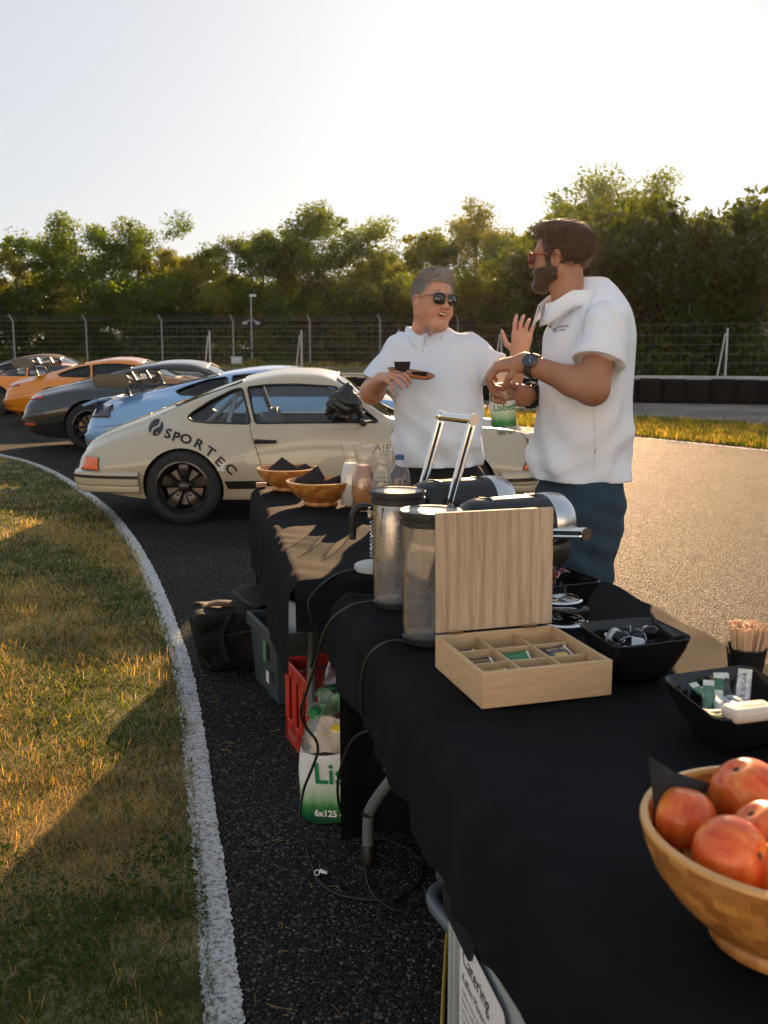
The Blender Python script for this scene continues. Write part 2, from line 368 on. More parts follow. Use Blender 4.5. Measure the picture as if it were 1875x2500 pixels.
tag(go, 'patchy lawn of green and dried straw grass inside the white curve', 'grass', kind='stuff')
# taller tufts and clover like leaves
n = 16000; x, y, d = lawn_field(n, 1.6, 9, 2.6); k = (patchy(x, y, 2.3, 2.) > .35); x, y = x[k], y[k]
go = blades('grass_tuft', x, y, RNG.uniform(.025, .06, len(x)), .0026*np.clip(y/3, .8, 2), RNG.uniform(.1, .9, len(x)), [m_gr, m_gd], (RNG.random(len(x)) < .25).astype(int), .003)
tag(go, 'taller tufts and weeds scattered through the patchy lawn', 'grass', kind='stuff')
n = 26000; x, y, d = lawn_field(n, 1.55, 6, 2.6); k = (patchy(x, y, 1.6, 4.) > .15); x, y = x[k], y[k]; n = len(x)
a = RNG.uniform(0, 6.28, n); r = RNG.uniform(.004, .009, n); z = RNG.uniform(.008, .035, n); tl = RNG.uniform(-.5, .5, (n, 2))
V = np.zeros((n, 4, 3))
for q in range(4):
    cx, cy_ = np.cos(a+q*np.pi/2)*r, np.sin(a+q*np.pi/2)*r*(.8); V[:, q] = np.stack([x+cx, y+cy_, z+cx*tl[:, 0]+cy_*tl[:, 1]], 1)
go = mesh_obj('clover', np_mesh('clover', V.reshape(-1, 3), np.arange(n*4).reshape(-1, 4)), leafmat('clover_leaf', (.03, .065, .012), (.06, .10, .02), .35), None, 0)
tag(go, 'low green clover leaves between the grass blades', 'clover', kind='stuff')
# loose straws blown on to the asphalt
g = MB(); rs = random.Random(9)
for i in range(60):
    y0 = rs.uniform(1.9, 5.2); x0 = float(np.interp(y0, [p.y for p in L3][::-1], [p.x for p in L3][::-1]))+rs.uniform(.02, .45)**1.2; a = rs.uniform(0, 6.28); l = rs.uniform(.02, .07); k = rs.uniform(-.5, .5)
    g.tube([(x0, y0, .006), (x0+l*math.cos(a)*.5, y0+l*math.sin(a)*.5, .009), (x0+l*math.cos(a+k), y0+l*math.sin(a+k), .006)], .0007, 4)
tag(g.build('straw', m_gd), 'loose dry straws scattered over the white line and asphalt', 'straw', kind='stuff')
# verge grass beyond the track
n = 60000; tpar = RNG.random(n)*(len(V1)-25)+6; i0 = tpar.astype(int); fr = tpar-i0
A1 = np.array([(p.x, p.y) for p in V1]); A2 = np.array([(p.x, p.y) for p in V2]); cr_ = RNG.random(n)[:, None]
base = (A1[i0]*(1-fr[:, None])+A1[i0+1]*fr[:, None])*(1-cr_)+(A2[i0]*(1-fr[:, None])+A2[i0+1]*fr[:, None])*cr_
m_vg = leafmat('verge_grass', (.10, .13, .02), (.22, .21, .045), .5, (1.7, 1.45, .45), 1.2)
go = blades('verge_grass', base[:, 0], base[:, 1], RNG.uniform(.04, .15, n), .02, RNG.uniform(.1, .9, n), [m_vg, m_gd], (RNG.random(n) < .2).astype(int), -.006)
tag(go, 'sunlit yellow green grass strip beyond the white track edge', 'grass', kind='stuff')
# stones of the gravel trap, nearest ones
n = 9000; tpar = RNG.random(n)*(len(V1)-40)+10; i0 = tpar.astype(int); A4 = np.array([(p.x, p.y) for p in V4]); A3 = np.array([(p.x, p.y) for p in V3]); cr_ = RNG.random(n)[:, None]
base = A3[i0]*(1-cr_)+A4[i0]*cr_; r = RNG.uniform(.02, .05, n)
oct_ = np.array([(1, 0, 0), (0, 1, 0), (-1, 0, 0), (0, -1, 0), (0, 0, .8), (0, 0, -.8)]); V = base[:, None, :].repeat(6, 1); V = np.concatenate([V, np.zeros((n, 6, 1))], 2)+oct_[None]*r[:, None, None]*RNG.uniform(.6, 1.3, (n, 6, 1)); V[:, :, 2] += -.01
fo = np.array([(0, 1, 4), (1, 2, 4), (2, 3, 4), (3, 0, 4)]); F = (np.arange(n)[:, None, None]*6+fo[None]).reshape(-1, 3)
tag(mesh_obj('gravel', np_mesh('gravel', V.reshape(-1, 3), F), mat('gravel_stone', (.20, .17, .13), .9, col2=(.33, .29, .24), vscale=9), None, 0), 'loose grey stones of the gravel trap before the tyre wall', 'gravel', kind='stuff')

# ------------------------------------------------------------------ tyre wall with concrete wall and catch fence
m_tyre = mat('tyre_rubber', (.010, .0105, .011), .85, var=.3, vscale=8, bump=.3, bscale=20, spec=.15)
m_conc = mat('concrete', (.42, .40, .37), .9, var=.15, vscale=4, bump=.3, bscale=30)
m_galv = mat('galvanised_steel', (.42, .43, .43), .45, .8, var=.15, vscale=6); m_wire = mat('dull_wire', (.22, .23, .22), .7, .3)
def wall_pt(s): # along the wall, s metres from its right end
    a = Vector((13.2, 25.2, 0)); d = Vector((-1, .29, 0)).normalized(); return a+d*s
wd = Vector((-1, .29, 0)).normalized(); wn = Vector((wd.y, -wd.x, 0)); wn = wn if wn.y > 0 else -wn
wrz = math.atan2(wd.y, wd.x)
tw = thing('tyre_wall', 'low black wall of belted tyre stacks beyond the gravel trap', 'tyre wall', wall_pt(0))
g = MB()
pr = [(.0, 0), (.31, 0), (.33, .03), (.335, .17), (.33, .22), (.336, .28), (.336, .42), (.33, .46), (.336, .52), (.335, .64), (.30, .69), (0, .70)]
g.lathe(pr, 14); sm = g.mesh('tyre_stack')
for i in range(36):
    o = mesh_obj('tyre_stack', sm if i else sm, m_tyre if i == 0 else None, tw, 40 if i == 0 else 0)
    o.location = wd*(.62*i)+Vector((0, 0, -.01)); o.rotation_euler = (0, 0, i*1.3); o.scale = (1, 1, .92+.02*math.sin(i*2.1))
g = MB(); g.box((0, 0, .35), (24, .22, .70), 0); cw = g.build('concrete_wall', m_conc, None, 30, wall_pt(11.5)+wn*.62, bevel=.02); cw.rotation_euler = (0, 0, wrz)
tag(cw, 'long pale concrete wall right behind the tyre stacks', 'wall')
cf = thing('catch_fence', 'grey mesh catch fence on frames behind the tyre wall', 'fence', wall_pt(0)+wn*.9)
for i in range(7):
    b0 = wd*(1.15+3.1*i); g = MB(); g.tube([b0+Vector((0, 0, -.03)), b0+Vector((0, 0, 2.0))], .03, 6); g.tube([b0+wn*.0+wd*.30+Vector((0, 0, -.03)), b0+wd*.05+Vector((0, 0, 1.85))], .025, 6); g.build('post', m_galv, cf)
g = MB()
for z in (1.05, 1.3, 1.55, 1.8, 2.1): g.tube([wd*0+Vector((0, 0, z)), wd*23+Vector((0, 0, z))], .004, 4)
for s in np.arange(0, 23, .18): g.tube([wd*s+Vector((0, 0, .8)), wd*s+Vector((0, 0, 2.1))], .0016, 3, False)
tag(g.build('wire_mesh', m_wire, cf), kind='stuff')

# ------------------------------------------------------------------ far perimeter fence, mast and cabinet
FY = 60.; zf = zground(0, FY)
ff = thing('perimeter_fence', 'tall wire fence with angled post tops in front of the trees', 'fence', (0, FY, zf))
g = MB(); g.tube([(0, 0, -.1), (0, 0, 2.62), (-.12, -.22, 2.95)], .05, 6); pm = g.mesh('post')
for i in range(16):
    o = mesh_obj('post', pm, m_conc if i == 0 else None, ff, 40 if i == 0 else 0); o.location = (-26.7+4.43*i+.15*math.sin(i*3.), 0, 0)
g = MB()
for k in range(9): g.tube([(-34, 0, .15+.31*k), (42, 0, .15+.31*k)], .010, 4)
for k in range(3): g.tube([(-34, -.04-.07*k, 2.68+.1*k), (42, -.04-.07*k, 2.68+.1*k)], .006, 4)
for s in np.arange(-34, 42, .3): g.tube([(s, 0, .1), (s, 0, 2.6)], .0025, 3, False)
tag(g.build('wire_mesh', m_wire, ff), kind='stuff')
mb = at(616, 885, 61); ms = thing('camera_mast', 'slim grey mast with crossarm and camera behind the cars', 'mast', (mb.x, 61, zf))
g = MB(); g.tube([(0, 0, -.1), (0, 0, 2.6), (0, 0, 4.15)], [.07, .055, .045], 8); g.build('pole', m_galv, ms)
g = MB(); g.tube([(-.42, 0, 2.55), (0, 0, 2.72), (.42, 0, 2.55)], .06, 6); g.build('crossarm', m_galv, ms)
for sx in (-1, 1):
    g = MB(); g.box((.40*sx, -.05, 2.5), (.3, .22, .14)); g.build('lamp_head', m_galv, ms, bevel=.02)
g = MB(); g.box((.12, -.05, 4.15), (.42, .16, .15)); g.build('camera', mat('white_plastic', (.75, .75, .73), .4), ms, bevel=.03)
cb = at(579, 884, 59.6); cbx = thing('utility_cabinet', 'small white utility cabinet at the foot of the fence', 'cabinet', (cb.x, 59.5, zf-.02))
g = MB(); g.box((0, 0, .24), (.62, .35, .46)); g.build('body', MATS['white_plastic'], cbx, bevel=.02)
g = MB(); g.box((0, 0, .50), (.7, .42, .05)); g.build('lid', MATS['white_plastic'], cbx, bevel=.015)
# weeds along the fence
n = 26000; x = RNG.uniform(-34, 40, n); y = 58.6+RNG.normal(0, 1.1, n); hgt = .18+.5*np.clip(patchy(x, y*.3, .6), 0, 1)**1.5
go = blades('weeds', x, y, hgt*RNG.uniform(.5, 1.2, n), .05, RNG.uniform(.1, .7, n), [m_vg, m_gd], (RNG.random(n) < .35).astype(int), zf-.06)
tag(go, 'rough weeds growing along the perimeter fence', 'weeds', kind='stuff')

# ------------------------------------------------------------------ trees
m_bark = mat('bark', (.06, .045, .03), .95, var=.35, vscale=9, bump=.6, bscale=15)
LV = [leafmat('leaf_locust', (.04, .085, .012), (.12, .165, .022), .55, (1.7, 1.65, .4), .35), leafmat('leaf_dark', (.03, .055, .010), (.075, .10, .016), .5, (1.8, 1.6, .4), .4), leafmat('leaf_yellowish', (.09, .12, .016), (.20, .20, .03), .55, (1.6, 1.5, .35), .4)]
def leaf_cloud(cs, rs_, m, size):
    n = len(cs)*m; c = np.repeat(cs, m, 0); r = np.repeat(rs_, m)
    d = RNG.normal(0, 1, (n, 3)); d /= np.linalg.norm(d, axis=1)[:, None]; p = c+d*(r*RNG.random(n)**.45)[:, None]*np.array([1, 1, .85])
    a = RNG.normal(0, 1, (n, 3)); a /= np.linalg.norm(a, axis=1)[:, None]; b = np.cross(a, RNG.normal(0, 1, (n, 3))); b /= np.linalg.norm(b, axis=1)[:, None]
    s = (size*RNG.uniform(.55, 1.25, n))[:, None]; V = np.stack([p-a*s, p+b*s*.42, p+a*s, p-b*s*.42], 1); return V.reshape(-1, 3)
def tree_meshes(seed, H_, cr, low, nl, m, size, dense=1.):
    rs = random.Random(seed); g = MB(); tops = []
    lean = Vector((rs.uniform(-.06, .06), rs.uniform(-.06, .06), 1)); tr = [Vector((0, 0, -.2))]
    for k in range(1, 8): tr.append(Vector((lean.x*k*H_/7+rs.uniform(-.12, .12), lean.y*k*H_/7+rs.uniform(-.12, .12), H_*.93*k/7)))
    rad = [.017*H_*(1-.9*k/7) for k in range(8)]; g.tube(tr, rad, 7)
    for i in range(nl):
        t = low+(1-low)*(i+.5)/nl*.97; z = t*.93*7; k = min(int(z), 6); p = tr[k].lerp(tr[k+1], z-k); az = i*2.4+rs.uniform(-.5, .5)
        prof = math.sin(math.pi*min(1, max(.05, ((t-low)/(1-low))*.82+.14)))**.7; ln = cr*prof*rs.uniform(.55, 1.15); up = ln*rs.uniform(.35, 1.25)
        mid = p+Vector((math.cos(az)*ln*.5, math.sin(az)*ln*.5, up*.35)); end = p+Vector((math.cos(az)*ln, math.sin(az)*ln, up)); r0 = rad[k]*.5
        g.tube([p, mid, end], [r0, r0*.6, .012], 5)
        tops += [(end, .30*cr*rs.uniform(.7, 1.25)), (mid.lerp(end, .5)+Vector((rs.uniform(-.4, .4), rs.uniform(-.4, .4), .2)), .30*cr*rs.uniform(.6, 1.2))]
        for j in range(3):
            a2 = az+rs.uniform(-1.2, 1.2); q = mid.lerp(end, rs.uniform(.2, .9)); e2 = q+Vector((math.cos(a2)*ln*.45, math.sin(a2)*ln*.45, rs.uniform(-.1, .6)*ln*.6)); g.tube([q, e2], [r0*.45, .01], 4); tops.append((e2, .22*cr*rs.uniform(.6, 1.3)))
    tops.append((tr[-1]+Vector((0, 0, .2)), .22*cr))
    if low < .1:
        for i in range(16): tops.append((Vector((rs.uniform(-1, 1)*cr*.9, rs.uniform(-1, 1)*cr*.9, rs.uniform(.1, .9))), .34*cr))
    cs = np.array([t[0][:] for t in tops]); rr = np.array([t[1] for t in tops])*dense*1.08
    V = leaf_cloud(cs, rr, m, size); return g.mesh('trunk'), np_mesh('crown', V, np.arange(len(V)).reshape(-1, 4))
def plant(name, label, cat, meshes, lm, loc, sc=1., rz=0, group=None, sx=1.):
    t = thing(name, label, cat, loc, rz, group); t.scale = (sc*sx, sc*sx, sc)
    for nm, me, mt in (('trunk', meshes[0], m_bark), ('crown', meshes[1], lm)):
        o = bpy.data.objects.new(nm, me); C.objects.link(o); o.parent = t
        if not me.materials: me.materials.append(mt)
        o.material_slots[0].link = 'OBJECT'; o.material_slots[0].material = mt
    return t
TM = [tree_meshes(21+i, 10., [2.7, 3.1, 2.4, 3.3, 2.8][i], [.22, .18, .25, .2, .15][i], [17, 19, 16, 20, 22][i], 125, .135) for i in range(5)]
SH = [tree_meshes(61+i, 4., [2.3, 2.6][i], .05, 18, 120, .125, 1.15) for i in range(2)]
# (pixel x of the crown, pixel y of its top, distance, mesh, leaf, label)
TREES = [(20, 600, 66, 2, 2, 'thin yellowish tree at the left edge of the picture with bare twigs beside it'),
 (110, 560, 68, 0, 0, 'slender tree left of the tall broad left tree'), (205, 522, 66, 1, 0, 'tall broad tree with twin tops above the orange car'),
 (318, 545, 67, 3, 0, 'loose tree with a forked airy top above the dark grey car'), (395, 590, 69, 2, 2, 'lower tree right of the forked one, above the dark car'),
 (470, 612, 66, 4, 2, 'shortest tree of the row, in the dip left of the mast'), (548, 560, 68, 0, 0, 'upright tree just left of the mast'), (640, 545, 66, 2, 0, 'narrow tree just right of the mast'),
 (765, 488, 67, 1, 0, 'tallest tree of the left row with a ragged pointed top'), (700, 575, 65, 4, 1, 'dark bushy tree below the tallest one, left side'), (868, 545, 66, 3, 0, 'tree right of the tallest one, left of the grey haired person'),
 (935, 600, 70, 2, 2, 'low sunlit tree in the gap above the grey haired person'), (1050, 545, 63, 4, 0, 'airy tree behind the head of the grey haired person'), (1150, 505, 62, 1, 2, 'large backlit tree between the two persons'),
 (1265, 570, 60, 3, 0, 'tree right behind the face of the bearded person'), (1350, 540, 58, 0, 0, 'tree hidden partly by the head of the bearded person'),
 (1400, 475, 66, 2, 0, 'tall thin tree with layered open crown, left of the twin top'), (1528, 418, 66, 3, 0, 'tallest tree on the right with an open layered crown'), (1790, 520, 60, 4, 2, 'sunlit tree rising behind the big dark bush on the right')]
for i, (px, py, Y, k, l, lb) in enumerate(TREES):
    top = at(px, py, Y); zg = zground(0, Y); s = (top.z-zg)/10.3
    plant('locust_tree', lb, 'tree', TM[k], LV[l], (top.x, Y, zg), s, i*1.9, 'trees beyond the fence', 1.12 if s < 1.1 else 1.)
BUSH = [(1480, 560, 44, 0), (1610, 545, 42, 1), (1735, 530, 43, 0), (1860, 560, 42, 1), (1400, 640, 47, 1)]
BL = ['dark shrub behind the back of the bearded person', 'broad dark dense shrub right of the bearded person', 'tallest dark dense shrub near the right edge', 'dark dense shrub cut by the right edge', 'lower dark shrub behind the bearded person']
for i, (px, py, Y, k) in enumerate(BUSH):
    top = at(px, py, Y); s = (top.z+.03)/4.2; plant('large_shrub', BL[i], 'shrub', SH[k], LV[1], (top.x, Y, -.03), s, i*2.2, 'dense shrubs behind the catch fence', .92)
# hedge like understorey between the trunks, behind the wire fence
k = 0
for row, Y, n in ((0, 63.5, 17), (1, 72, 15), (2, 80, 13)):
    for i in range(n):
        s = (1.0, 1.15, 1.3)[row]*(1+.18*math.sin(i*2.7+row)); X = -27+(i+.5*(row % 2))*62/n
        if Y < 70 and X > 14: continue
        k += 1; plant('understorey_shrub', ('low leafy undergrowth shrub right behind the wire fence', 'taller undergrowth shrub among the tree trunks', 'tallest undergrowth shrub behind the tree row')[row], 'shrub', SH[i % 2], LV[(i+row) % 3], (X, Y+math.sin(i*1.7), zground(0, Y)), s, i*1.3, 'undergrowth behind the wire fence', 1.)

# ------------------------------------------------------------------ unseen building added to bounce fill light, across the apron, behind the photographer: it mirrors in the car paint
pb = thing('added_bounce_building', 'long pale blue building added behind the camera to bounce fill light', 'building', (4, -21, 0))
m_bounce_wall = mat('pale_blue_bounce_wall', (.60, .74, .90), .8, var=.04, vscale=.6); m_win = mat('dark_window', (.03, .035, .04), .1, coat=.5)  # wall tinted blue so the warm sun it bounces turns neutral
g = MB(); g.box((0, -4, 3.9), (76, 8, 7.8)); g.build('wall', m_bounce_wall, pb, 0); g = MB(); g.box((0, -4, 7.95), (77, 9, .26)); g.build('roof', m_conc, pb, 0)
for i in range(13):
    g = MB(); g.box((-33.6+i*5.6, .03, 5.6), (2.6, .1, 1.3)); g.build('window', m_win, pb, 0)
    g = MB(); g.box((-33.6+i*5.6, .03, 1.6), (3.6, .1, 3.1)); g.build('garage_door', mat('garage_door', (.62, .62, .60), .5, bump=.2, bscale=4), pb, 0)
sheet('bounce_apron', [(-45, -20.9), (45, -20.9), (45, -4.05), (-45, -4.05)], -.006, mat('bounce_apron_concrete', (.32, .30, .27), .9, var=.12, vscale=.8, bump=.2, bscale=40))  # unseen pale slab, added to bounce light onto the shaded sides
# ------------------------------------------------------------------ cars
def pchip(K, x):
    """smooth monotone curve through key points [(x, v), ...]"""
    xs = np.array([k[0] for k in K], float); v = np.array([k[1] for k in K], float); h_ = np.diff(xs); d = np.diff(v)/h_; m = np.zeros(len(v))
    m[0], m[-1] = d[0], d[-1]
    for i in range(1, len(v)-1):
        if d[i-1]*d[i] > 0:
            w1, w2 = 2*h_[i]+h_[i-1], h_[i]+2*h_[i-1]; m[i] = (w1+w2)/(w1/d[i-1]+w2/d[i])
    x = np.clip(x, xs[0], xs[-1]); i = np.clip(np.searchsorted(xs, x)-1, 0, len(xs)-2); t = (x-xs[i])/h_[i]
    return (1+2*t)*(1-t)**2*v[i]+t*(1-t)**2*h_[i]*m[i]+t*t*(3-2*t)*v[i+1]+t*t*(t-1)*h_[i]*m[i+1]
def outward(bm):
    bmesh.ops.recalc_face_normals(bm, faces=bm.faces)
    if bm.calc_volume(signed=True) < 0: bmesh.ops.reverse_faces(bm, faces=bm.faces)
def car_loft(S, x0, x1, nx, na=6, dy=0., dtop=0., dbot=0.):
    """closed solid lofted through smooth cross sections"""
    xs = np.linspace(x0, x1, nx); rings = []
    # crowd the stations towards both ends, where the body turns in
    e = (1-np.cos(np.linspace(0, np.pi, nx)))/2; xs = x0+(x1-x0)*(.45*e+.55*np.linspace(0, 1, nx))
    for x in xs:
        q = {k: float(pchip(S[k], x)) for k in S}
        zb = q['zb']+(dbot(x) if callable(dbot) else dbot); zr = q['zr']-dtop
        pts = [(0, zb), (q['yl']*.6-dy, zb), (min(q['yl'], q['ys'])-.05-dy if callable(dbot) else q['yl']-.05-dy, zb+.004), (min(q['yl'], q['ys'])-dy if callable(dbot) else q['yl']-dy, zb+.05), ((q['ym'] if q['zm'] >= zb+.065 else q['ys'])-dy, max(q['zm'], zb+.065)), (q['ys']+(q['ym']-q['ys'])*.35-dy, max(q['zs']-.07, zb+.085)), (q['ys']-.02-dy, max(q['zs'], zb+.11)), (q['yr']+(q['ys']-q['yr'])*.42-dy, q['zs']+(q['ze']-dtop-q['zs'])*.55), (q['yr']-dy, q['ze']-dtop), (q['yr']*.5, zr-(zr-(q['ze']-dtop))*.28), (0, zr)]
        P = [Vector((0, y, z)) for y, z in pts]; full = [Vector((0, -P[1].y, P[1].z))]+P+[Vector((0, -P[-2].y, P[-2].z))]; half = []
        for i in range(1, len(full)-2):
            for k in range(na):
                t = k/na; p0, p1, p2, p3 = full[i-1:i+3]; half.append(.5*((2*p1)+(p2-p0)*t+(2*p0-5*p1+4*p2-p3)*t*t+(3*p1-p0-3*p2+p3)*t**3))
        half.append(P[-1]); ring = [(x, max(p.y, 0), p.z) for p in half]; ring += [(x, -p[1], p[2]) for p in ring[-2:0:-1]]; rings.append(ring)
    g = MB(); n = len(rings[0]); vs_ = [p for r in rings for p in r]; fs = []
    for i in range(len(rings)-1):
        for k in range(n): fs.append((i*n+k, i*n+(k+1) % n, (i+1)*n+(k+1) % n, (i+1)*n+k))
    # closing fans
    for i, rev in ((0, True), (len(rings)-1, False)):
        c = len(vs_); r = rings[i]; vs_.append((r[0][0], 0, sum(p[2] for p in r)/n))
        for k in range(n):
            f = (i*n+k, i*n+(k+1) % n, c); fs.append(f[::-1] if rev else f)
    g.add(vs_, fs); me = g.mesh('loft'); bm = bmesh.new(); bm.from_mesh(me); outward(bm); bm.to_mesh(me); bm.free(); return me
def tmp_obj(me, m=None):
    o = bpy.data.objects.new('cutter', me); C.objects.link(o)
    if m: me.materials.append(m)
    return o
def vol(me):
    bm = bmesh.new(); bm.from_mesh(me); v = bm.calc_volume(signed=True); bm.free(); return v
def boolean(o, cutters, op='DIFFERENCE'):
    """cut one after the other; where the solver turns a cut inside out, nudge the cutter and try again"""
    for c in cutters:
        c.parent = o.parent; src = o.data; v0 = vol(src)
        for k in range(6):
            c.location = (.0011*k, .0007*k, -.0009*k); o.data = src.copy()
            md = o.modifiers.new('cut', 'BOOLEAN'); md.operation = op; md.object = c; md.solver = 'EXACT'; md.material_mode = 'TRANSFER'
            baked(o)
            if op != 'DIFFERENCE' or v0*.35 < vol(o.data) < v0+1e-4: break
        bpy.data.objects.remove(c)
    return o
def prism_y(poly, y0, y1, m=None):
    g = MB(); n = len(poly); vs_ = [(x, y0, z) for x, z in poly]+[(x, y1, z) for x, z in poly]
    g.add(vs_, [tuple(range(n)), tuple(range(2*n-1, n-1, -1))]+[((i+1) % n, i, n+i, n+(i+1) % n) for i in range(n)])
    me = g.mesh('p'); bm = bmesh.new(); bm.from_mesh(me); outward(bm); bm.to_mesh(me); bm.free(); return tmp_obj(me, m)
def prism_z(poly, z0, z1, m=None):
    g = MB(); g.prism(poly, z0, z1); me = g.mesh('p'); bm = bmesh.new(); bm.from_mesh(me); outward(bm); bm.to_mesh(me); bm.free(); return tmp_obj(me, m)
def round_poly(pts, n=5):
    """closed smooth outline through the points"""
    P = [Vector((a, b, 0)) for a, b in pts]; m = len(P); out = []
    for i in range(m):
        p0, p1, p2, p3 = P[i-1], P[i], P[(i+1) % m], P[(i+2) % m]
        for k in range(n):
            t = k/n; q = .5*((2*p1)+(p2-p0)*t+(2*p0-5*p1+4*p2-p3)*t*t+(3*p1-p0-3*p2+p3)*t**3); out.append((q.x, q.y))
    return out
def corner_poly(pts, r=.03, n=4):
    """outline with rounded corners"""
    out = []; m = len(pts)
    for i in range(m):
        a, b, c = Vector(pts[i-1]), Vector(pts[i]), Vector(pts[(i+1) % m]); d1 = (a-b); d2 = (c-b); l = min(r, d1.length*.45, d2.length*.45); p = b+d1.normalized()*l; q = b+d2.normalized()*l
        for k in range(n+1):
            t = k/n; v = p*(1-t)**2+b*2*t*(1-t)+q*t*t; out.append((v.x, v.y))
    return out
def thinglass(name, tint=(.8, .85, .85), refl=1., rough=.0, ior=1.5, frost=0.):
    m = bpy.data.materials.new(name); m.use_nodes = True; t = m.node_tree; t.nodes.clear(); o = t.nodes.new('ShaderNodeOutputMaterial')
    tr = t.nodes.new('ShaderNodeBsdfTransparent'); tr.inputs[0].default_value = (*tint, 1); g = t.nodes.new('ShaderNodeBsdfGlossy'); g.inputs['Roughness'].default_value = rough
    # reflectance by angle, the same from both sides of the sheet
    L = t.links.new; ge = t.nodes.new('ShaderNodeNewGeometry'); dt = t.nodes.new('ShaderNodeVectorMath'); dt.operation = 'DOT_PRODUCT'; L(ge.outputs['Normal'], dt.inputs[0]); L(ge.outputs['Incoming'], dt.inputs[1])
    def M(op, a=None, b=None):
        n = t.nodes.new('ShaderNodeMath'); n.operation = op
        for i, v in enumerate((a, b)):
            if v is None: continue
            if isinstance(v, (int, float)): n.inputs[i].default_value = v
            else: L(v, n.inputs[i])
        return n.outputs[0]
    x = M('SUBTRACT', 1., M('ABSOLUTE', dt.outputs['Value'])); x = M('POWER', x, 5.); f0 = ((ior-1)/(ior+1))**2; x = M('MULTIPLY', M('ADD', M('MULTIPLY', x, 1-f0), f0), refl); x = M('MINIMUM', x, .9)
    mx = t.nodes.new('ShaderNodeMixShader'); L(x, mx.inputs[0]); base = tr.outputs[0]
    if frost:      # white scatter: condensation, plus brightness standing in for refracted sunlight
        df = t.nodes.new('ShaderNodeBsdfDiffuse'); tl = t.nodes.new('ShaderNodeBsdfTranslucent'); df.inputs[0].default_value = tl.inputs[0].default_value = (.9, .9, .9, 1); m1 = t.nodes.new('ShaderNodeMixShader'); m1.inputs[0].default_value = .6; L(df.outputs[0], m1.inputs[1]); L(tl.outputs[0], m1.inputs[2]); m2 = t.nodes.new('ShaderNodeMixShader'); m2.inputs[0].default_value = frost; L(base, m2.inputs[1]); L(m1.outputs[0], m2.inputs[2]); base = m2.outputs[0]
    L(base, mx.inputs[1]); L(g.outputs[0], mx.inputs[2]); L(mx.outputs[0], o.inputs[0]); MATS[name] = m; return m
m_carglass = thinglass('car_glass', (.86, .89, .89), 1.3); m_darkglass = thinglass('tinted_car_glass', (.32, .35, .36), 1.3)
m_blk = mat('black_trim', (.012, .012, .012), .45); m_int = mat('car_interior', (.02, .02, .02), .7); m_rub = mat('seal_rubber', (.008, .008, .008), .5)
m_tread = mat('car_tyre', (.016, .016, .017), .75, var=.3, vscale=30, bump=.2, bscale=90); m_rim = mat('black_wheel', (.018, .018, .019), .3, .3, coat=.5)
m_disc = mat('brake_disc', (.14, .135, .13), .4, 1.); m_cal = mat('orange_caliper', (.65, .10, .02), .4); m_seat = mat('seat_shell', (.10, .10, .10), .35, coat=.4)
m_amber = mat('amber_lens', (.75, .13, .012), .12, coat=.6, sub=.0); m_redl = mat('red_lens', (.45, .03, .02), .12, coat=.6); m_smoke = mat('smoked_lens', (.05, .05, .055), .1, coat=.8)
m_chr = mat('chrome', (.78, .77, .75), .08, 1.)
def wheel(parent, x, y, r, wdt, side, kind):
    """side -1: near side of the car"""
    w_ = bpy.data.objects.new('wheel', None); C.objects.link(w_); w_.parent = parent; w_.location = (x, y, r); w_.empty_display_size = .1
    M = Matrix.Rotation(R(90)*(1 if side < 0 else -1), 3, 'X')       # lathe axis z -> outward
    rr = r*.69; h_ = wdt/2
    g = MB(); g.lathe([(rr, -h_), (rr+.03, -h_-.004), (r-.03, -h_+.006), (r-.006, -h_+.03), (r, -h_*.5), (r, h_*.5), (r-.006, h_-.03), (r-.03, h_-.006), (rr+.03, h_+.004), (rr+.006, h_), (rr, h_-.012)], 40, M=M); g.build('tyre', m_tread, w_, 30)
    g = MB(); g.lathe([(rr+.008, h_+.002), (rr-.006, h_+.004), (rr-.018, h_-.015), (rr-.03, h_-.07), (rr-.035, -h_)], 40, M=M)
    g.lathe([(.0, h_-.045), (.03, h_-.045), (.045, h_-.055), (.05, h_-.09)], 20, M=M)
    zf = h_-.075
    if kind == 'petal':
        for k in range(5):
            a = k*2*math.pi/5+.3; prof = []
            for s, wd_ in ((.045, .030), (.075, .036), (.11, .050), (.145, .062), (.175, .060), (rr-.022, .040)):
                prof.append((s, wd_))
            top = []; 
            for s, wd_ in prof:
                dz = -.012+.02*math.sin((s-.04)/(rr-.04)*2.6)
                top.append([M @ Vector((s*math.cos(a)-o_*wd_*math.sin(a), s*math.sin(a)+o_*wd_*math.cos(a), zf+dz-(.022 if abs(o_) == 1 else 0))) for o_ in (-1, -.62, 0, .62, 1)])
            g.grid(top, flip=True)
            for s_ in (-1, 1):
                g.box(M @ Vector(((.085)*math.cos(a)+s_*.0, (.085)*math.sin(a), zf+.01)), (.012, .012, .012))
    else:
        nsp = 10
        for k in range(nsp):
            a = k*2*math.pi/nsp; 
            for da in (-.09, .09):
                g.tube([M @ Vector((.05*math.cos(a), .05*math.sin(a), zf+.01)), M @ Vector(((rr-.02)*math.cos(a+da), (rr-.02)*math.sin(a+da), zf+.045))], .009, 5)
    g.build('rim', m_rim, w_, 35)
    g = MB(); g.lathe([(.06, -.02), (rr*.72, -.02), (rr*.72, .0), (.06, .0)], 30, M=M); g.build('brake_disc', m_disc, w_, 30)
    g = MB(); top = []
    for k in range(9):
        a = -.15+k*.1+(0 if kind == 'petal' else 2.8); top.append([M @ Vector((q*math.cos(a), q*math.sin(a), z)) for q, z in ((rr*.5, .004), (rr*.5, .035), (rr*.74, .035), (rr*.74, .004))])
    g.grid(top); g.build('brake_caliper', m_cal if kind == 'petal' else mat('yellow_caliper', (.6, .25, .05), .4), w_, 30)
    return w_
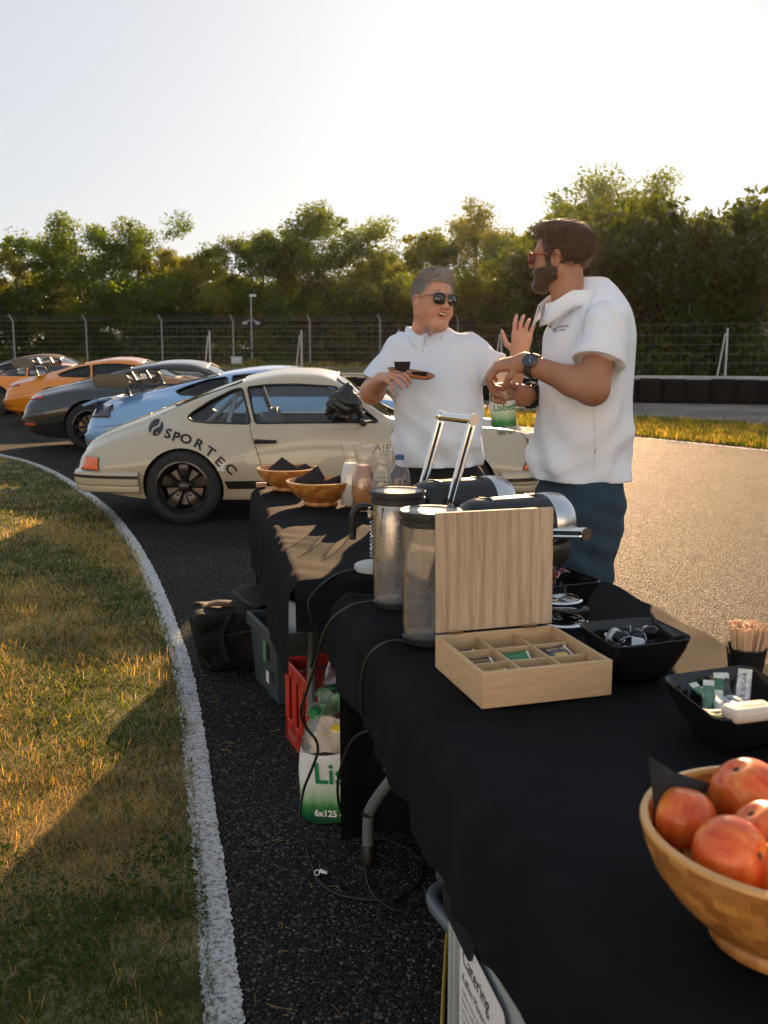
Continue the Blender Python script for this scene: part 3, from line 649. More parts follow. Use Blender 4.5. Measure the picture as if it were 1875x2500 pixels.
class Body:
    """outer skin of a car with helpers that lay things on it"""
    def __init__(s, S, x0, x1, nx=64):
        s.S, s.x0, s.x1 = S, x0, x1; s.me = car_loft(S, x0, x1, nx); bm = bmesh.new(); bm.from_mesh(s.me); s.bvh = BVHTree.FromBMesh(bm); bm.free()
    def hit(s, o, d):
        h = s.bvh.ray_cast(Vector(o), Vector(d).normalized()); return (h[0], h[1]) if h[0] is not None else (None, None)
    def side(s, x, z, sgn=-1, off=0.):
        p, n = s.hit((x, sgn*2, z), (0, -sgn, 0))
        return None if p is None else p+n*off
    def shell(s, a, b):
        """thin skin between offsets a and b below the surface"""
        me = s.me; n = len(me.vertices); V = [v.co for v in me.vertices]; N = [v.normal for v in me.vertices]; F = [tuple(p.vertices) for p in me.polygons]
        out = bpy.data.meshes.new('shell'); out.from_pydata([tuple(v-q*a) for v, q in zip(V, N)]+[tuple(v-q*b) for v, q in zip(V, N)], [], F+[tuple(i+n for i in f[::-1]) for f in F]); out.update(); return out
    def patch(s, outline, sgn=-1, off=.004, dirv=None, origin=None, nu=10, nv=6):
        """small surface that follows the skin: outline as four corner curves (x, z): bottom-left, bottom-right, top-right, top-left"""
        bl, br, tr, tl = [Vector((*q, 0)) for q in outline]; G = []
        for i in range(nu+1):
            row = []
            for j in range(nv+1):
                u, v = i/nu, j/nv; q = (bl*(1-u)+br*u)*(1-v)+(tl*(1-u)+tr*u)*v
                if dirv is None: p, n = s.hit((q.x, sgn*2, q.y), (0, -sgn, 0))
                else:
                    d = Vector(dirv); o = Vector((q.x, sgn*.6, q.y))-d*2; p, n = s.hit(o, d)
                if p is None: p, n = Vector((q.x, sgn*.5, q.y)), Vector((0, sgn, 0))
                row.append(p+n*off)
            G.append(row)
        return G
def section_walls(G):
    """patch grid -> solid with turned down rim"""
    nu, nv = len(G), len(G[0]); cen = sum((p for r in G for p in r), Vector())/(nu*nv); return cen
def wing_car(name, label, loc, S, x0, x1, wb, r, paint, glass, P, group='cars parked in a row'):
    """one parked car: P holds its own outlines and extras"""
    car = thing(name, label, 'car', loc, P.get('rz', 0), group); B = Body(S, x0, x1)
    body = mesh_obj('body', B.me.copy(), paint, car, 0)
    cut = []
    # the cabin is a void inside the solid body, raised over the rear wheels
    sx_ = P['arch'][0]+.02; rz_ = r+P['arch'][0]+.03-.20
    cv = car_loft(S, P['cab'][0], P['cab'][1], 40, 4, dy=.055, dtop=.05, dbot=lambda x: .12+(rz_-.12)*(1-float(smoothstep(sx_, sx_+.10, x))))
    sides = [corner_poly(q, P.get('rc', .03)) for q in P['side']]
    for q in sides: cut += [prism_y(q, -1.3, -.3, m_rub), prism_y(q, .3, 1.3, m_rub)]
    for q in P['plan']: cut.append(prism_z(corner_poly(q[0], .06), q[1], q[2], m_rub))
    for ax in (0, wb):
        for sg in (-1, 1):
            ra = P['arch'][0 if ax == 0 else 1]; n = 40; poly = [(ax+ra*math.cos(2*math.pi*k/n), r+P.get('archz', .01)+ra*math.sin(2*math.pi*k/n)) for k in range(n)]
            cut.append(prism_y(poly, .42*sg, 1.3*sg, m_int))
    cut.append(tmp_obj(cv, m_int)); boolean(body, cut); body.data.shade_smooth(); body.data.set_sharp_from_angle(angle=R(32))
    for q in sides:
        for sg in (-1, 1):
            pane = mesh_obj('window', B.shell(.012, .017), glass, car, 0); big = [(a, b) for a, b in q]; boolean(pane, [prism_y(big, .25*sg, 1.3*sg)], 'INTERSECT'); pane.data.shade_smooth(); pane.data.set_sharp_from_angle(angle=R(40))
            if sg < 0 or P.get('both'):
                g = MB(); pts = [B.side(a, b, sg, .001) for a, b in q]; pts = [p for p in pts if p is not None]; g.tube(pts, .0085, 6, closed=True); g.build('window_seal', m_rub, pane, 60)
    for i, q in enumerate(P['plan']):
        pane = mesh_obj(('rear_window', 'windscreen')[i], B.shell(.012, .017), glass if i == 0 else m_carglass, car, 0); boolean(pane, [prism_z(corner_poly(q[0], .06), q[1], q[2])], 'INTERSECT'); pane.data.shade_smooth(); pane.data.set_sharp_from_angle(angle=R(40))
        g = MB(); pts = []
        for a, b in corner_poly(q[0], .06):
            p, n_ = B.hit((a, b, 3), (0, 0, -1))
            if p is not None: pts.append(p+n_*.001)
        g.tube(pts, .010, 6, closed=True); g.build('window_seal', P.get('sealm', m_rub), pane, 60)
    for ax, k in ((0, 0), (wb, 1)):
        for sg in (-1, 1): wheel(car, ax, sg*(P['track'][k]), r, P['tw'][k], sg, P['wheel'])
    # cabin
    for sg in (-1, 1):
        g = MB(); xs_ = P.get('seat', .95); ring = []
        prof = [(.42, .25, .22), (.10, .20, .24), (-.02, .24, .235), (-.06, .40, .25), (-.10, .55, .255), (-.14, .68, .22), (-.17, .76, .15), (-.19, .86, .12), (-.20, .90, .08)]
        G = []
        for dx, z, hw in prof:
            row = []
            for k in range(9):
                u = -1+k/4; lift = .075*abs(u)**3; row.append((xs_+dx+lift*(1 if z > .3 else .3), sg*.36+u*hw, z+(lift if z < .3 else 0)))
            G.append(row)
        g.grid(G); g.build('seat', m_seat, car, 50, solid=.02)
    g = MB(); dx = P['cab'][1]-.30
    g.box((dx+.12, 0, .70), (.30, 1.2, .16)); g.build('dashboard', m_int, car, bevel=.04)
    g = MB(); c_ = Vector((dx-.12, .36, .74)); pts = [c_+Vector((.05*math.sin(a), .175*math.cos(a), .17*math.sin(a))) for a in np.linspace(0, 2*math.pi, 24, endpoint=False)]; g.tube(pts, .013, 6, closed=True); g.tube([c_+Vector((0, -.17, 0)), c_+Vector((.03, 0, -.01)), c_+Vector((0, .17, 0))], .012, 5); g.build('steering_wheel', m_int, car)
    return car, B
def seam(B, car, pts, name='panel_gap', r=.0035, sg=-1, n=6):
    g = MB(); q = [B.side(p.x, p.y, sg, -.0005) for p in spline([(a, b, 0) for a, b in pts], n)]; q = [p for p in q if p is not None]; g.tube(q, r, 5); return g.build(name, m_blk, car, 60)
def lens(B, car, outline, m, name, sg=-1, off=.006, dirv=None, nu=10, nv=5, rimr=.005):
    G = B.patch(outline, sg, off, dirv, nu=nu, nv=nv); g = MB(); g.grid(G); o = g.build(name, m, car, 60, solid=.010)
    rim = [r_[0] for r_ in G]+[v for v in G[-1][1:]]+[r_[-1] for r_ in G[-2::-1]]+[v for v in G[0][-2:0:-1]]
    g = MB(); g.tube(rim, rimr, 6, closed=True); g.build('surround', m_rub, o, 60); return o
def text_mesh(s, size, font_scale_x=1., spacing=1., offset=0.):
    cu = bpy.data.curves.new('t', 'FONT'); cu.body = s; cu.size = size; cu.space_character = spacing; cu.resolution_u = 3; cu.align_x = 'CENTER'; cu.offset = offset
    o = bpy.data.objects.new('t', cu); C.objects.link(o); dg = bpy.context.evaluated_depsgraph_get(); dg.update(); me = bpy.data.meshes.new_from_object(o.evaluated_get(dg))
    V = [(v.co.x*font_scale_x, v.co.y) for v in me.vertices]; F = [tuple(p.vertices) for p in me.polygons]; bpy.data.objects.remove(o); bpy.data.curves.remove(cu); bpy.data.meshes.remove(me); return V, F
def decal(B, V, F, x, z, ang, sg=-1, off=.002):
    """flat print laid on the near flank at (x, z), turned by ang"""
    ca, sa = math.cos(ang), math.sin(ang); out = []
    for a, b in V:
        p = B.side(x+(a*ca-b*sa)*(1 if sg < 0 else -1), z+a*sa+b*ca, sg, off)
        out.append(p if p is not None else Vector((x, -.8, z)))
    return out, F

# ---- beige classic coupe
SB = dict(zr=[(-.98, .46), (-.93, .60), (-.84, .70), (-.7, .77), (-.5, .85), (-.2, .968), (.1, 1.09), (.4, 1.195), (.65, 1.256), (.85, 1.282), (1.05, 1.28), (1.2, 1.255), (1.3, 1.215), (1.8, .862), (1.92, .835), (2.3, .785), (2.7, .70), (2.95, .60), (3.1, .49), (3.17, .42)],
 ze=[(-.98, .44), (-.93, .575), (-.84, .67), (-.7, .735), (-.5, .81), (-.2, .915), (.1, 1.025), (.4, 1.125), (.65, 1.182), (.85, 1.205), (1.05, 1.205), (1.2, 1.186), (1.3, 1.145), (1.76, .86), (1.9, .83), (2.3, .775), (2.7, .69), (2.95, .59), (3.1, .48), (3.17, .41)],
 yr=[(-.98, .30), (-.7, .44), (-.2, .47), (.2, .49), (.6, .525), (1.0, .545), (1.25, .55), (1.75, .60), (1.95, .52), (2.3, .42), (2.8, .38), (3.17, .2)],
 zs=[(-.98, .42), (-.92, .52), (-.84, .575), (-.7, .645), (-.5, .715), (-.2, .785), (0, .81), (.3, .825), (1.2, .83), (1.9, .825), (2.4, .805), (2.75, .772), (2.9, .725), (3.02, .62), (3.1, .52), (3.17, .43)],
 ys=[(-.98, .42), (-.9, .56), (-.7, .65), (-.3, .70), (0, .72), (.4, .725), (1.2, .72), (1.9, .715), (2.4, .67), (2.8, .62), (3.0, .54), (3.1, .42), (3.17, .25)],
 ym=[(-.98, .50), (-.93, .62), (-.85, .69), (-.7, .755), (-.35, .825), (0, .85), (.32, .835), (.6, .79), (1.2, .772), (1.8, .778), (2.27, .815), (2.6, .80), (2.85, .745), (3.0, .66), (3.1, .54), (3.17, .32)],
 zm=[(-.98, .40), (-.7, .46), (0, .52), (.6, .47), (1.8, .47), (2.27, .50), (2.8, .45), (3.17, .38)],
 yl=[(-.98, .45), (-.9, .60), (-.7, .70), (-.3, .76), (.5, .735), (1.8, .735), (2.3, .75), (2.8, .70), (3.0, .58), (3.17, .25)],
 zb=[(-.98, .30), (-.7, .25), (-.3, .20), (.4, .19), (2.0, .19), (2.7, .20), (3.0, .25), (3.17, .32)])
m_beige = mat('beige_paint', (.46, .41, .30), .28, 0., coat=.8, var=.02, vscale=2)
QW = [(.02, .88), (.06, .852), (.20, .838), (.50, .832), (.56, .835), (.475, 1.118), (.40, 1.105), (.20, 1.01), (.06, .92)]
DW = [(.60, .835), (1.62, .842), (1.575, .885), (1.26, 1.132), (.95, 1.152), (.70, 1.148), (.52, 1.126)]
beige, BB = wing_car('classic_coupe', 'beige classic rear engined coupe with black wheels and lettering, nearest of the row', (-1.665, 8.86, 0), SB, -.98, 3.17, 2.27, .312, m_beige, m_carglass,
    dict(cab=(-.15, 1.72), side=[QW, DW], plan=[([(-.12, -.42), (.46, -.46), (.46, .46), (-.12, .42)], .88, 1.6), ([(1.27, -.49), (1.70, -.575), (1.80, -.35), (1.82, 0), (1.80, .35), (1.70, .575), (1.27, .49), (1.255, 0)], .855, 1.6)], arch=(.333, .33), archz=-.004, track=(.708, .69), tw=(.245, .205), wheel='petal', seat=.80, rc=.025))
# small fixed vent window bar, roll bar
g = MB(); g.tube([BB.side(1.30, 1.085, -1, -.004), BB.side(1.40, .842, -1, -.004)], .009, 6); g.build('vent_bar', m_rub, beige)
g = MB(); g.tube([(.36, -.60, .35), (.36, -.58, .85), (.42, -.47, 1.10), (.42, .47, 1.10), (.36, .58, .85), (.36, .60, .35)], .022, 8); g.tube([(.38, -.52, 1.02), (-.05, -.50, .62)], .02, 8); g.tube([(.38, .52, 1.02), (-.05, .50, .62)], .02, 8); g.build('roll_bar', mat('grey_tube', (.25, .26, .26), .3, .4), beige)
seam(BB, beige, [(.555, .825), (.57, .74), (.62, .60), (.66, .45), (.67, .40), (.70, .385)]); seam(BB, beige, [(.70, .385), (1.2, .385), (1.70, .39), (1.735, .42), (1.74, .60), (1.73, .82)])
seam(BB, beige, [(2.80, .765), (2.87, .68), (2.90, .58), (2.905, .47)], 'fender_gap', .003)
# black flank stripe
g = MB(); g.grid(BB.patch([(.37, .295), (1.90, .30), (1.90, .365), (.345, .365)], nu=40, nv=3, off=.003)); g.build('flank_stripe', m_blk, beige, 60)
g = MB(); g.grid(BB.patch([(.36, .192), (1.90, .195), (1.90, .235), (.36, .235)], nu=30, nv=2, off=.002)); g.build('sill', m_beige, beige, 60)
# bumpers: profile swept round the plan outline
def bumper(car, plan, prof, name, m, n=8):
    P = spline([(x, y, 0) for x, y in plan], n); G = []
    for i, p in enumerate(P):
        t = P[min(i+1, len(P)-1)]-P[max(i-1, 0)]; nn = Vector((t.y, -t.x, 0)).normalized(); G.append([(p.x+nn.x*o_, p.y+nn.y*o_, z) for o_, z in prof])
    g = MB(); g.grid(G); return g.build(name, m, car, 45)
rp = [(-.355, -.828), (-.55, -.805), (-.75, -.755), (-.90, -.66), (-.955, -.48), (-.975, -.25), (-.98, 0), (-.975, .25), (-.955, .48), (-.90, .66), (-.75, .755), (-.55, .805), (-.355, .828)]
PB = [(-.14, .445), (-.01, .445), (.018, .432), (.026, .41), (.026, .345), (.020, .33), (.004, .32), (.008, .30), (.0, .275), (-.03, .26), (-.12, .258)]
rp = rp[::-1]
bo = bumper(beige, [(x, y) for x, y in rp][::-1], [(-o_, z) for o_, z in PB], 'rear_bumper', m_beige); bumper(beige, rp[::-1], [(-.024, .413), (-.031, .410), (-.031, .388), (-.024, .385)], 'bumper_strip', m_blk).parent = bo
fp = [(2.63, -.80), (2.80, -.765), (2.98, -.67), (3.12, -.48), (3.19, -.25), (3.205, 0), (3.19, .25), (3.12, .48), (2.98, .67), (2.80, .765), (2.63, .80)]
bo = bumper(beige, fp, PB, 'front_bumper', m_beige); bumper(beige, fp, [(.024, .388), (.031, .385), (.031, .36), (.024, .357)], 'bumper_strip', m_blk).parent = bo
lens(BB, beige, [(-.845, .452), (-.62, .452), (-.655, .545), (-.845, .548)], m_amber, 'rear_lamp', off=.008, dirv=(.45, .89, 0))
lens(BB, beige, [(2.75, .452), (2.98, .452), (2.98, .512), (2.785, .512)], m_redl if 0 else m_amber, 'indicator', off=.006, dirv=(-.4, .92, 0))
for sg in (-1, 1):
    M = Matrix.Rotation(R(-68), 3, 'Y').to_3x3() @ Matrix.Identity(3); M = Matrix.Rotation(R(66), 3, 'Y')
    g = MB(); g.lathe([(.118, -.06), (.122, 0), (.115, .012), (.104, .012), (.102, .0)], 30, (2.955, sg*.575, .645), M); hl = g.build('headlamp', m_beige, beige)
    g = MB(); g.lathe([(.104, .004), (.09, .02), (.05, .034), (0, .038)], 26, (2.955, sg*.575, .645), M); g.build('lens', mat('lamp_glass', (.8, .8, .8), .05, coat=1), hl)
# door handle
hd = at(612, 1075, 8.06); g = MB(); h0 = BB.side(.60, .692); h1 = BB.side(.78, .690)
g.tube([h0+Vector((0, -.018, 0)), h0+Vector((.05, -.03, 0)), h1+Vector((0, -.03, .001))], [.021, .017, .014], 8); g.build('door_handle', m_blk, beige)
g = MB(); g.lathe([(.0, .03), (.018, .03), (.024, .015), (.024, 0)], 16, h0, Matrix.Rotation(R(90), 3, 'X')); g.build('handle_button', m_chr, beige)
# printed lettering that climbs round the rear arch
LET = [('S', 406, 1056, -9), ('P', 427, 1063, -13), ('O', 452, 1068, -18), ('R', 484, 1080, -26), ('T', 512, 1098, -35), ('E', 535, 1121, -46), ('C', 561, 1140, -52)]
def flank(px, py): return ((px-441)/296., 1.45-(py-850)/296.)
for ch, px, py, an in LET:
    g = MB()
    V, F = text_mesh(ch, .10, 1.25, offset=.0035); V = [(a, b-.035) for a, b in V]; x, z = flank(px, py); g.add(*decal(BB, V, F, x, z, R(an), off=.003)); g.build('letter', m_blk, beige, 0)
# round emblem: two curved halves with a slanting gap
x, z = flank(371, 1043)
for s_ in (1, -1):
    pts = [(s_*(.013+.056*math.cos(R(a))), s_*.058*math.sin(R(a))) for a in range(-82, 99, 12)]+[(s_*(.010+.012*math.sin(math.pi*v)), s_*.05*v) for v in (.7, .35, 0, -.35, -.7)]
    n = len(pts); g = MB(); g.add(*decal(BB, [(s_*.035, 0)]+pts, [(0, 1+i, 1+(i+1) % n) for i in range(n)], x, z, R(-32), off=.003)); g.build('emblem_half', m_blk, beige, 0)
V, F = text_mesh('A|F', .085, 1.25, offset=-.001); x, z = flank(930, 1091); g = MB(); g.add(*decal(BB, V, F, x, z-.03, 0)); V, F = text_mesh('VI 25', .03, 1.2); g.add(*decal(BB, V, F, x+.01, z-.065, 0)); g.build('door_lettering', m_blk, beige, 0)
V, F = text_mesh('IF DRIVEN CORRECTLY PLEASE REPORT STOLEN', .022, 1.1); x, z = flank(437, 988); g = MB(); ca = []
for a, b in V:
    p = BB.side(x+a*.80-b*.5, z+a*.36+b*.85, -1, .002); ca.append(p if p is not None else Vector((x, -.7, z)))
g.add(ca, F); g.build('small_lettering', mat('grey_print', (.16, .14, .10), .5), beige, 0)
# small white sticker on the fender
g = MB(); x, z = flank(538, 1135); G = BB.patch([(x-.035, z-.03), (x+.02, z-.038), (x+.03, z+.028), (x-.03, z+.03)], nu=4, nv=4, off=.002); g.grid(G); g.build('sticker', mat('sticker_white', (.7, .7, .68), .4), beige, 0)

# ---- modern coupes
def modern(dz=0., w_=1.):
    S = dict(zr=[(-1.07, .50), (-1.02, .66), (-.95, .78), (-.8, .86), (-.4, .965), (0, 1.075), (.4, 1.18), (.8, 1.255), (1.1, 1.285), (1.3, 1.28), (1.5, 1.25), (1.62, 1.205), (2.2, .905), (2.35, .87), (2.8, .79), (3.1, .68), (3.3, .54), (3.42, .42)],
     ze=[(-1.07, .48), (-1.02, .64), (-.95, .755), (-.8, .835), (-.4, .93), (0, 1.03), (.4, 1.125), (.8, 1.19), (1.1, 1.215), (1.3, 1.21), (1.5, 1.18), (1.62, 1.13), (2.15, .90), (2.35, .86), (2.8, .775), (3.1, .66), (3.3, .52), (3.42, .41)],
     yr=[(-1.07, .40), (-.7, .50), (-.2, .50), (.4, .53), (1.0, .56), (1.5, .57), (2.15, .66), (2.4, .54), (2.8, .45), (3.42, .2)],
     zs=[(-1.07, .47), (-1.0, .60), (-.9, .70), (-.6, .80), (-.2, .87), (.2, .885), (.8, .875), (1.5, .88), (2.1, .895), (2.5, .86), (2.9, .76), (3.15, .63), (3.3, .52), (3.42, .42)],
     ys=[(-1.07, .56), (-.95, .68), (-.6, .77), (-.1, .80), (.5, .785), (1.5, .775), (2.2, .765), (2.6, .72), (3.0, .64), (3.25, .50), (3.42, .28)],
     ym=[(-1.07, .62), (-1.0, .74), (-.85, .83), (-.4, .905), (0, .928), (.4, .912), (.9, .875), (1.6, .868), (2.2, .885), (2.45, .905), (2.8, .88), (3.05, .80), (3.25, .65), (3.42, .35)],
     zm=[(-1.07, .44), (-.5, .55), (0, .60), (.8, .55), (1.6, .55), (2.4, .55), (3.0, .48), (3.42, .40)],
     yl=[(-1.07, .55), (-.9, .72), (-.5, .82), (.5, .83), (1.8, .83), (2.4, .83), (2.9, .76), (3.2, .55), (3.42, .25)],
     zb=[(-1.07, .30), (-.8, .22), (-.4, .17), (.5, .15), (2.2, .15), (3.0, .15), (3.42, .22)])
    for k in ('zr', 'ze'): S[k] = [(x, z+dz*max(0, (z-.85)/.4)) for x, z in S[k]]
    return S
MS = [[(.02, .955), (.10, .915), (.35, .905), (.66, .902), (.62, 1.12), (.40, 1.09), (.15, 1.01)], [(.72, .902), (1.95, .905), (1.90, .94), (1.55, 1.115), (1.2, 1.155), (.90, 1.152), (.68, 1.13)]]
MP = [([(-.25, -.44), (.50, -.50), (.50, .50), (-.25, .44)], .95, 1.6), ([(1.60, -.53), (2.06, -.62), (2.20, -.4), (2.23, 0), (2.20, .4), (2.06, .62), (1.60, .53), (1.575, 0)], .90, 1.6)]
mp = dict(cab=(-.1, 2.05), side=MS, plan=MP, arch=(.378, .37), track=(.80, .79), tw=(.27, .22), wheel='spoke', seat=1.15)
m_dark = mat('dark_grey_metallic', (.045, .046, .045), .3, .6, coat=1.); m_blue = mat('sky_blue_paint', (.21, .41, .69), .25, coat=1.); m_orange = mat('orange_paint', (.80, .26, .012), .25, coat=1.); m_silver = mat('silver_paint', (.5, .5, .49), .3, .7, coat=1.)
def lower_trim(B, car, x0, m):
    g = MB(); g.grid(B.patch([(x0+.02, .20), (-.40, .17), (-.40, .25), (x0+.05, .30)], nu=14, nv=3, off=.006, dirv=(.5, .86, 0))); g.build('rear_apron', m, car, 60)
def modern_extras(B, car, lamp, x0=-1.07):
    lens(B, car, [(-.96, .715), (-.60, .745), (-.64, .785), (-.96, .785)], lamp, 'tail_lamp', off=.004, dirv=(.35, .93, 0), nu=12); lens(B, car, [(-.93, .365), (-.70, .365), (-.70, .395), (-.93, .40)], m_amber, 'reflector', off=.004, dirv=(.45, .89, 0), rimr=.002)
    lower_trim(B, car, x0, m_blk); seam(B, car, [(.68, .90), (.70, .7), (.76, .5), (.80, .33), (1.9, .33), (1.98, .5), (2.0, .88)]); seam(B, car, [(-.42, .62), (-.60, .58), (-.9, .545)], 'bumper_gap', .003)
    g = MB(); p = B.side(.82, .70); g.tube([p+Vector((0, -.012, 0)), p+Vector((.03, -.03, 0)), p+Vector((.2, -.03, .004)), p+Vector((.23, -.012, .004))], .012, 6); g.build('door_handle', m_blk, car)
    g = MB(); p = B.side(1.92, .89); g.add(*(lambda q: (q.v, q.f))(MB().lathe([(0, -.11), (.05, -.09), (.07, 0), (.05, .09), (0, .11)], 12, (p.x, p.y-.14, p.z+.06), Matrix.Rotation(R(90), 3, 'X')))); g.tube([p, p+Vector((0, -.1, .03))], .02, 6); g.build('mirror', m_blk, car)
def rear_wing(car, x, z, hw, m):
    wg = bpy.data.objects.new('rear_wing', None); C.objects.link(wg); wg.parent = car; wg.empty_display_size = .1
    prof = [(0, 0), (.06, .022), (.16, .030), (.27, .012), (.30, -.002), (.2, .008), (.1, .004)]
    g = MB(); G = [[(x-.30+a, y, z+b-.03*(1-(y/hw)**2)) for a, b in prof+prof[:1]] for y in np.linspace(-hw, hw, 13)]; g.grid(G); g.build('wing_blade', m, wg, 50)
    for sg in (-1, 1):
        g = MB(); poly = corner_poly([(x-.36, z-.11), (x+.01, z-.115), (x+.05, z-.02), (x+.0, z+.055), (x-.34, z+.05), (x-.40, z-.02)], .06); me = [(a, b) for a, b in poly]
        g.prism(me, -.008, .008, M=Matrix.Translation((0, sg*hw, 0)) @ Matrix(((1, 0, 0, 0), (0, 0, -1, 0), (0, 1, 0, 0), (0, 0, 0, 1)))); g.build('end_plate', m, wg, 40, bevel=.004)
        g = MB(); g.tube([(x-.05, sg*.36, z-.30), (x-.11, sg*.36, z-.13), (x-.15, sg*.36, z-.06), (x-.13, sg*.36, z+.04), (x-.05, sg*.36, z+.05), (x+.0, sg*.36, z-.04)], .022, 6); g.build('upright', m, wg, 50)
    return wg
car, B = wing_car('grey_sports_coupe', 'dark grey metallic sports coupe with black spoked wheels, third in the row', (-4.17, 14.85, 0), modern(), -1.07, 3.42, 2.45, .345, m_dark, m_carglass, dict(mp, both=0)); modern_extras(B, car, m_redl)
car, B = wing_car('blue_sports_coupe', 'sky blue sports coupe with black rear wing behind the beige coupe', (-2.45, 12.15, 0), modern(-.035), -1.07, 3.42, 2.45, .345, m_blue, m_darkglass, dict(mp)); modern_extras(B, car, m_smoke)
lens(B, car, [(-.99, .655), (-.62, .665), (-.66, .80), (-.98, .80)], m_smoke, 'tail_lamp', off=.008, dirv=(.35, .93, 0), nu=12)
rear_wing(car, -.50, 1.11, .80, mat('wing_black', (.03, .028, .026), .35, coat=.3))
g = MB(); G = [[(-1.06+.16*u, y, .80+.05*u-.012*(1-u)) for u in (0, .5, 1)] for y in np.linspace(-.66, .66, 9)]; g.grid(G); g.build('tail_lip', m_blue, car, 50, solid=.03)
car, B = wing_car('orange_sports_coupe', 'bright orange sports coupe with black wing at the left edge', (-6.25, 19.6, 0), modern(), -1.07, 3.42, 2.45, .345, m_orange, m_darkglass, dict(mp)); modern_extras(B, car, m_redl); rear_wing(car, -.40, 1.20, .82, MATS['wing_black'])
car, B = wing_car('small_orange_coupe', 'low coupe with orange roof seen over the tail of the orange car', (-8.6, 22.7, -.06), modern(-.09), -1.07, 3.42, 2.45, .345, m_orange, m_carglass, dict(mp)); modern_extras(B, car, m_redl)
car, B = wing_car('soft_top_convertible', 'silver convertible with raised black soft top, farthest of the row', (-9.8, 25.6, 0), modern(.01), -1.07, 3.42, 2.45, .345, m_silver, m_darkglass, dict(mp, sealm=m_silver)); modern_extras(B, car, m_redl)
g = MB(); G = []
for x in np.linspace(.05, 1.57, 16):
    row = []
    for y in np.linspace(-.545, .545, 11):
        p, n_ = B.hit((x, y, 3), (0, 0, -1)); row.append(p+n_*.012)
    G.append(row)
g.grid(G); g.build('soft_top', mat('soft_top_cloth', (.018, .017, .016), .9, bump=.1, bscale=200), car, 50)
# ---- black cloth cover pulled over the beige car's mirror
def wrinkle(p, s, ph=0.):
    return np.sin(p[0]*s+2*np.sin(p[2]*s*.7+ph))*np.sin(p[2]*s*1.3+1.5*np.sin(p[1]*s+ph))*np.cos(p[1]*s*.8+ph)
c0 = at(842, 985, 7.96)
def fmir(p):
    q = [p[0], p[1], p[2]]; d = ell(q, (0, 0, .0), (.13, .10, .105)); d = smin(d, cone(q, (-.03, 0, .05), (.035, 0, .13), .06, .03), .05); d = smin(d, cone(q, (.05, 0, -.02), (.13, .02, -.09), .07, .025), .05); d = smin(d, cone(q, (-.10, 0, -.03), (-.12, 0, -.10), .05, .03), .05)
    return d+.012*wrinkle(q, 38)+.006*wrinkle(q, 75, 1.)
v, f_ = surface(fmir, (-.2, -.16, -.16), (.2, .16, .2), .007); mo = mesh_obj('mirror_cover', np_mesh('mirror_cover', v, f_), mat('black_satin', (.012, .012, .012), .38, coat=.3), None, 70, c0)
tag(mo, 'crumpled black cover pulled over the mirror of the beige coupe', 'cover')
g = MB(); p = BB.side(1.50, .83); g.tube([p, p+Vector((-.05, -.10, .04))], .025, 6); g.build('mirror_stalk', m_blk, beige)
# ------------------------------------------------------------------ people
def frame(yaw, pitch=0., roll=0.):
    """columns forward, left, up; yaw 0 looks along +X, positive turns to +Y"""
    return np.array((Matrix.Rotation(yaw, 3, 'Z') @ Matrix.Rotation(-pitch, 3, 'Y') @ Matrix.Rotation(roll, 3, 'X')))
def skinmat(name, col, dark):
    m = mat(name, dark, .5, 0, col2=col, vscale=9, bump=.06, bscale=260, sub=.12, spec=.4); return m
def hand_bones(w, d, n, t, curls, thumb, sc=1.):
    """cones of a hand: w wrist, d finger direction, n back of hand, t thumb side; curls per finger (three bends)"""
    w, d, n, t = [np.array(v, float) for v in (w, d, n, t)]; d /= np.linalg.norm(d); n = n-d*np.dot(n, d); n /= np.linalg.norm(n); tt = np.cross(d, n); tt = tt if np.dot(tt, t) > 0 else -tt
    palm = []; fing = []
    LN = [(.044, .026, .021), (.048, .030, .022), (.045, .028, .021), (.036, .021, .019)]
    for k in range(4):
        kn = w+d*(.088-.004*abs(k-1)-.006*(k == 3))*sc+tt*(.030-.021*k)*sc; palm.append((w+tt*(.016-.011*k)*sc, kn, .017*sc, .0125*sc))
        p = kn; a = 0; spread = (.10-.07*k)
        for j in range(3):
            a += curls[k][j]; e = d*math.cos(a)-n*math.sin(a)+tt*spread*math.cos(a); e /= np.linalg.norm(e); q = p+e*LN[k][j]*sc; r0 = (.0098, .0088, .0080)[j]*sc; fing.append((p, q, r0, r0*.88)); p = q
    palm.append((w, w+d*.06*sc, .022*sc, .020*sc))
    b = w+d*.022*sc+tt*.022*sc; e1 = d*thumb[0]+tt*thumb[1]-n*thumb[2]; e1 /= np.linalg.norm(e1); m_ = b+e1*.045*sc; e2 = d*thumb[3]+tt*thumb[4]-n*thumb[5]; e2 /= np.linalg.norm(e2); m2 = m_+e2*.032*sc
    palm.append((w+d*.012*sc+tt*.012*sc, b, .018*sc, .017*sc)); fing += [(b, m_, .0135*sc, .0108*sc), (m_, m2, .0105*sc, .0095*sc), (m2, m2+e2*.022*sc, .0098*sc, .0080*sc)]
    return palm, fing
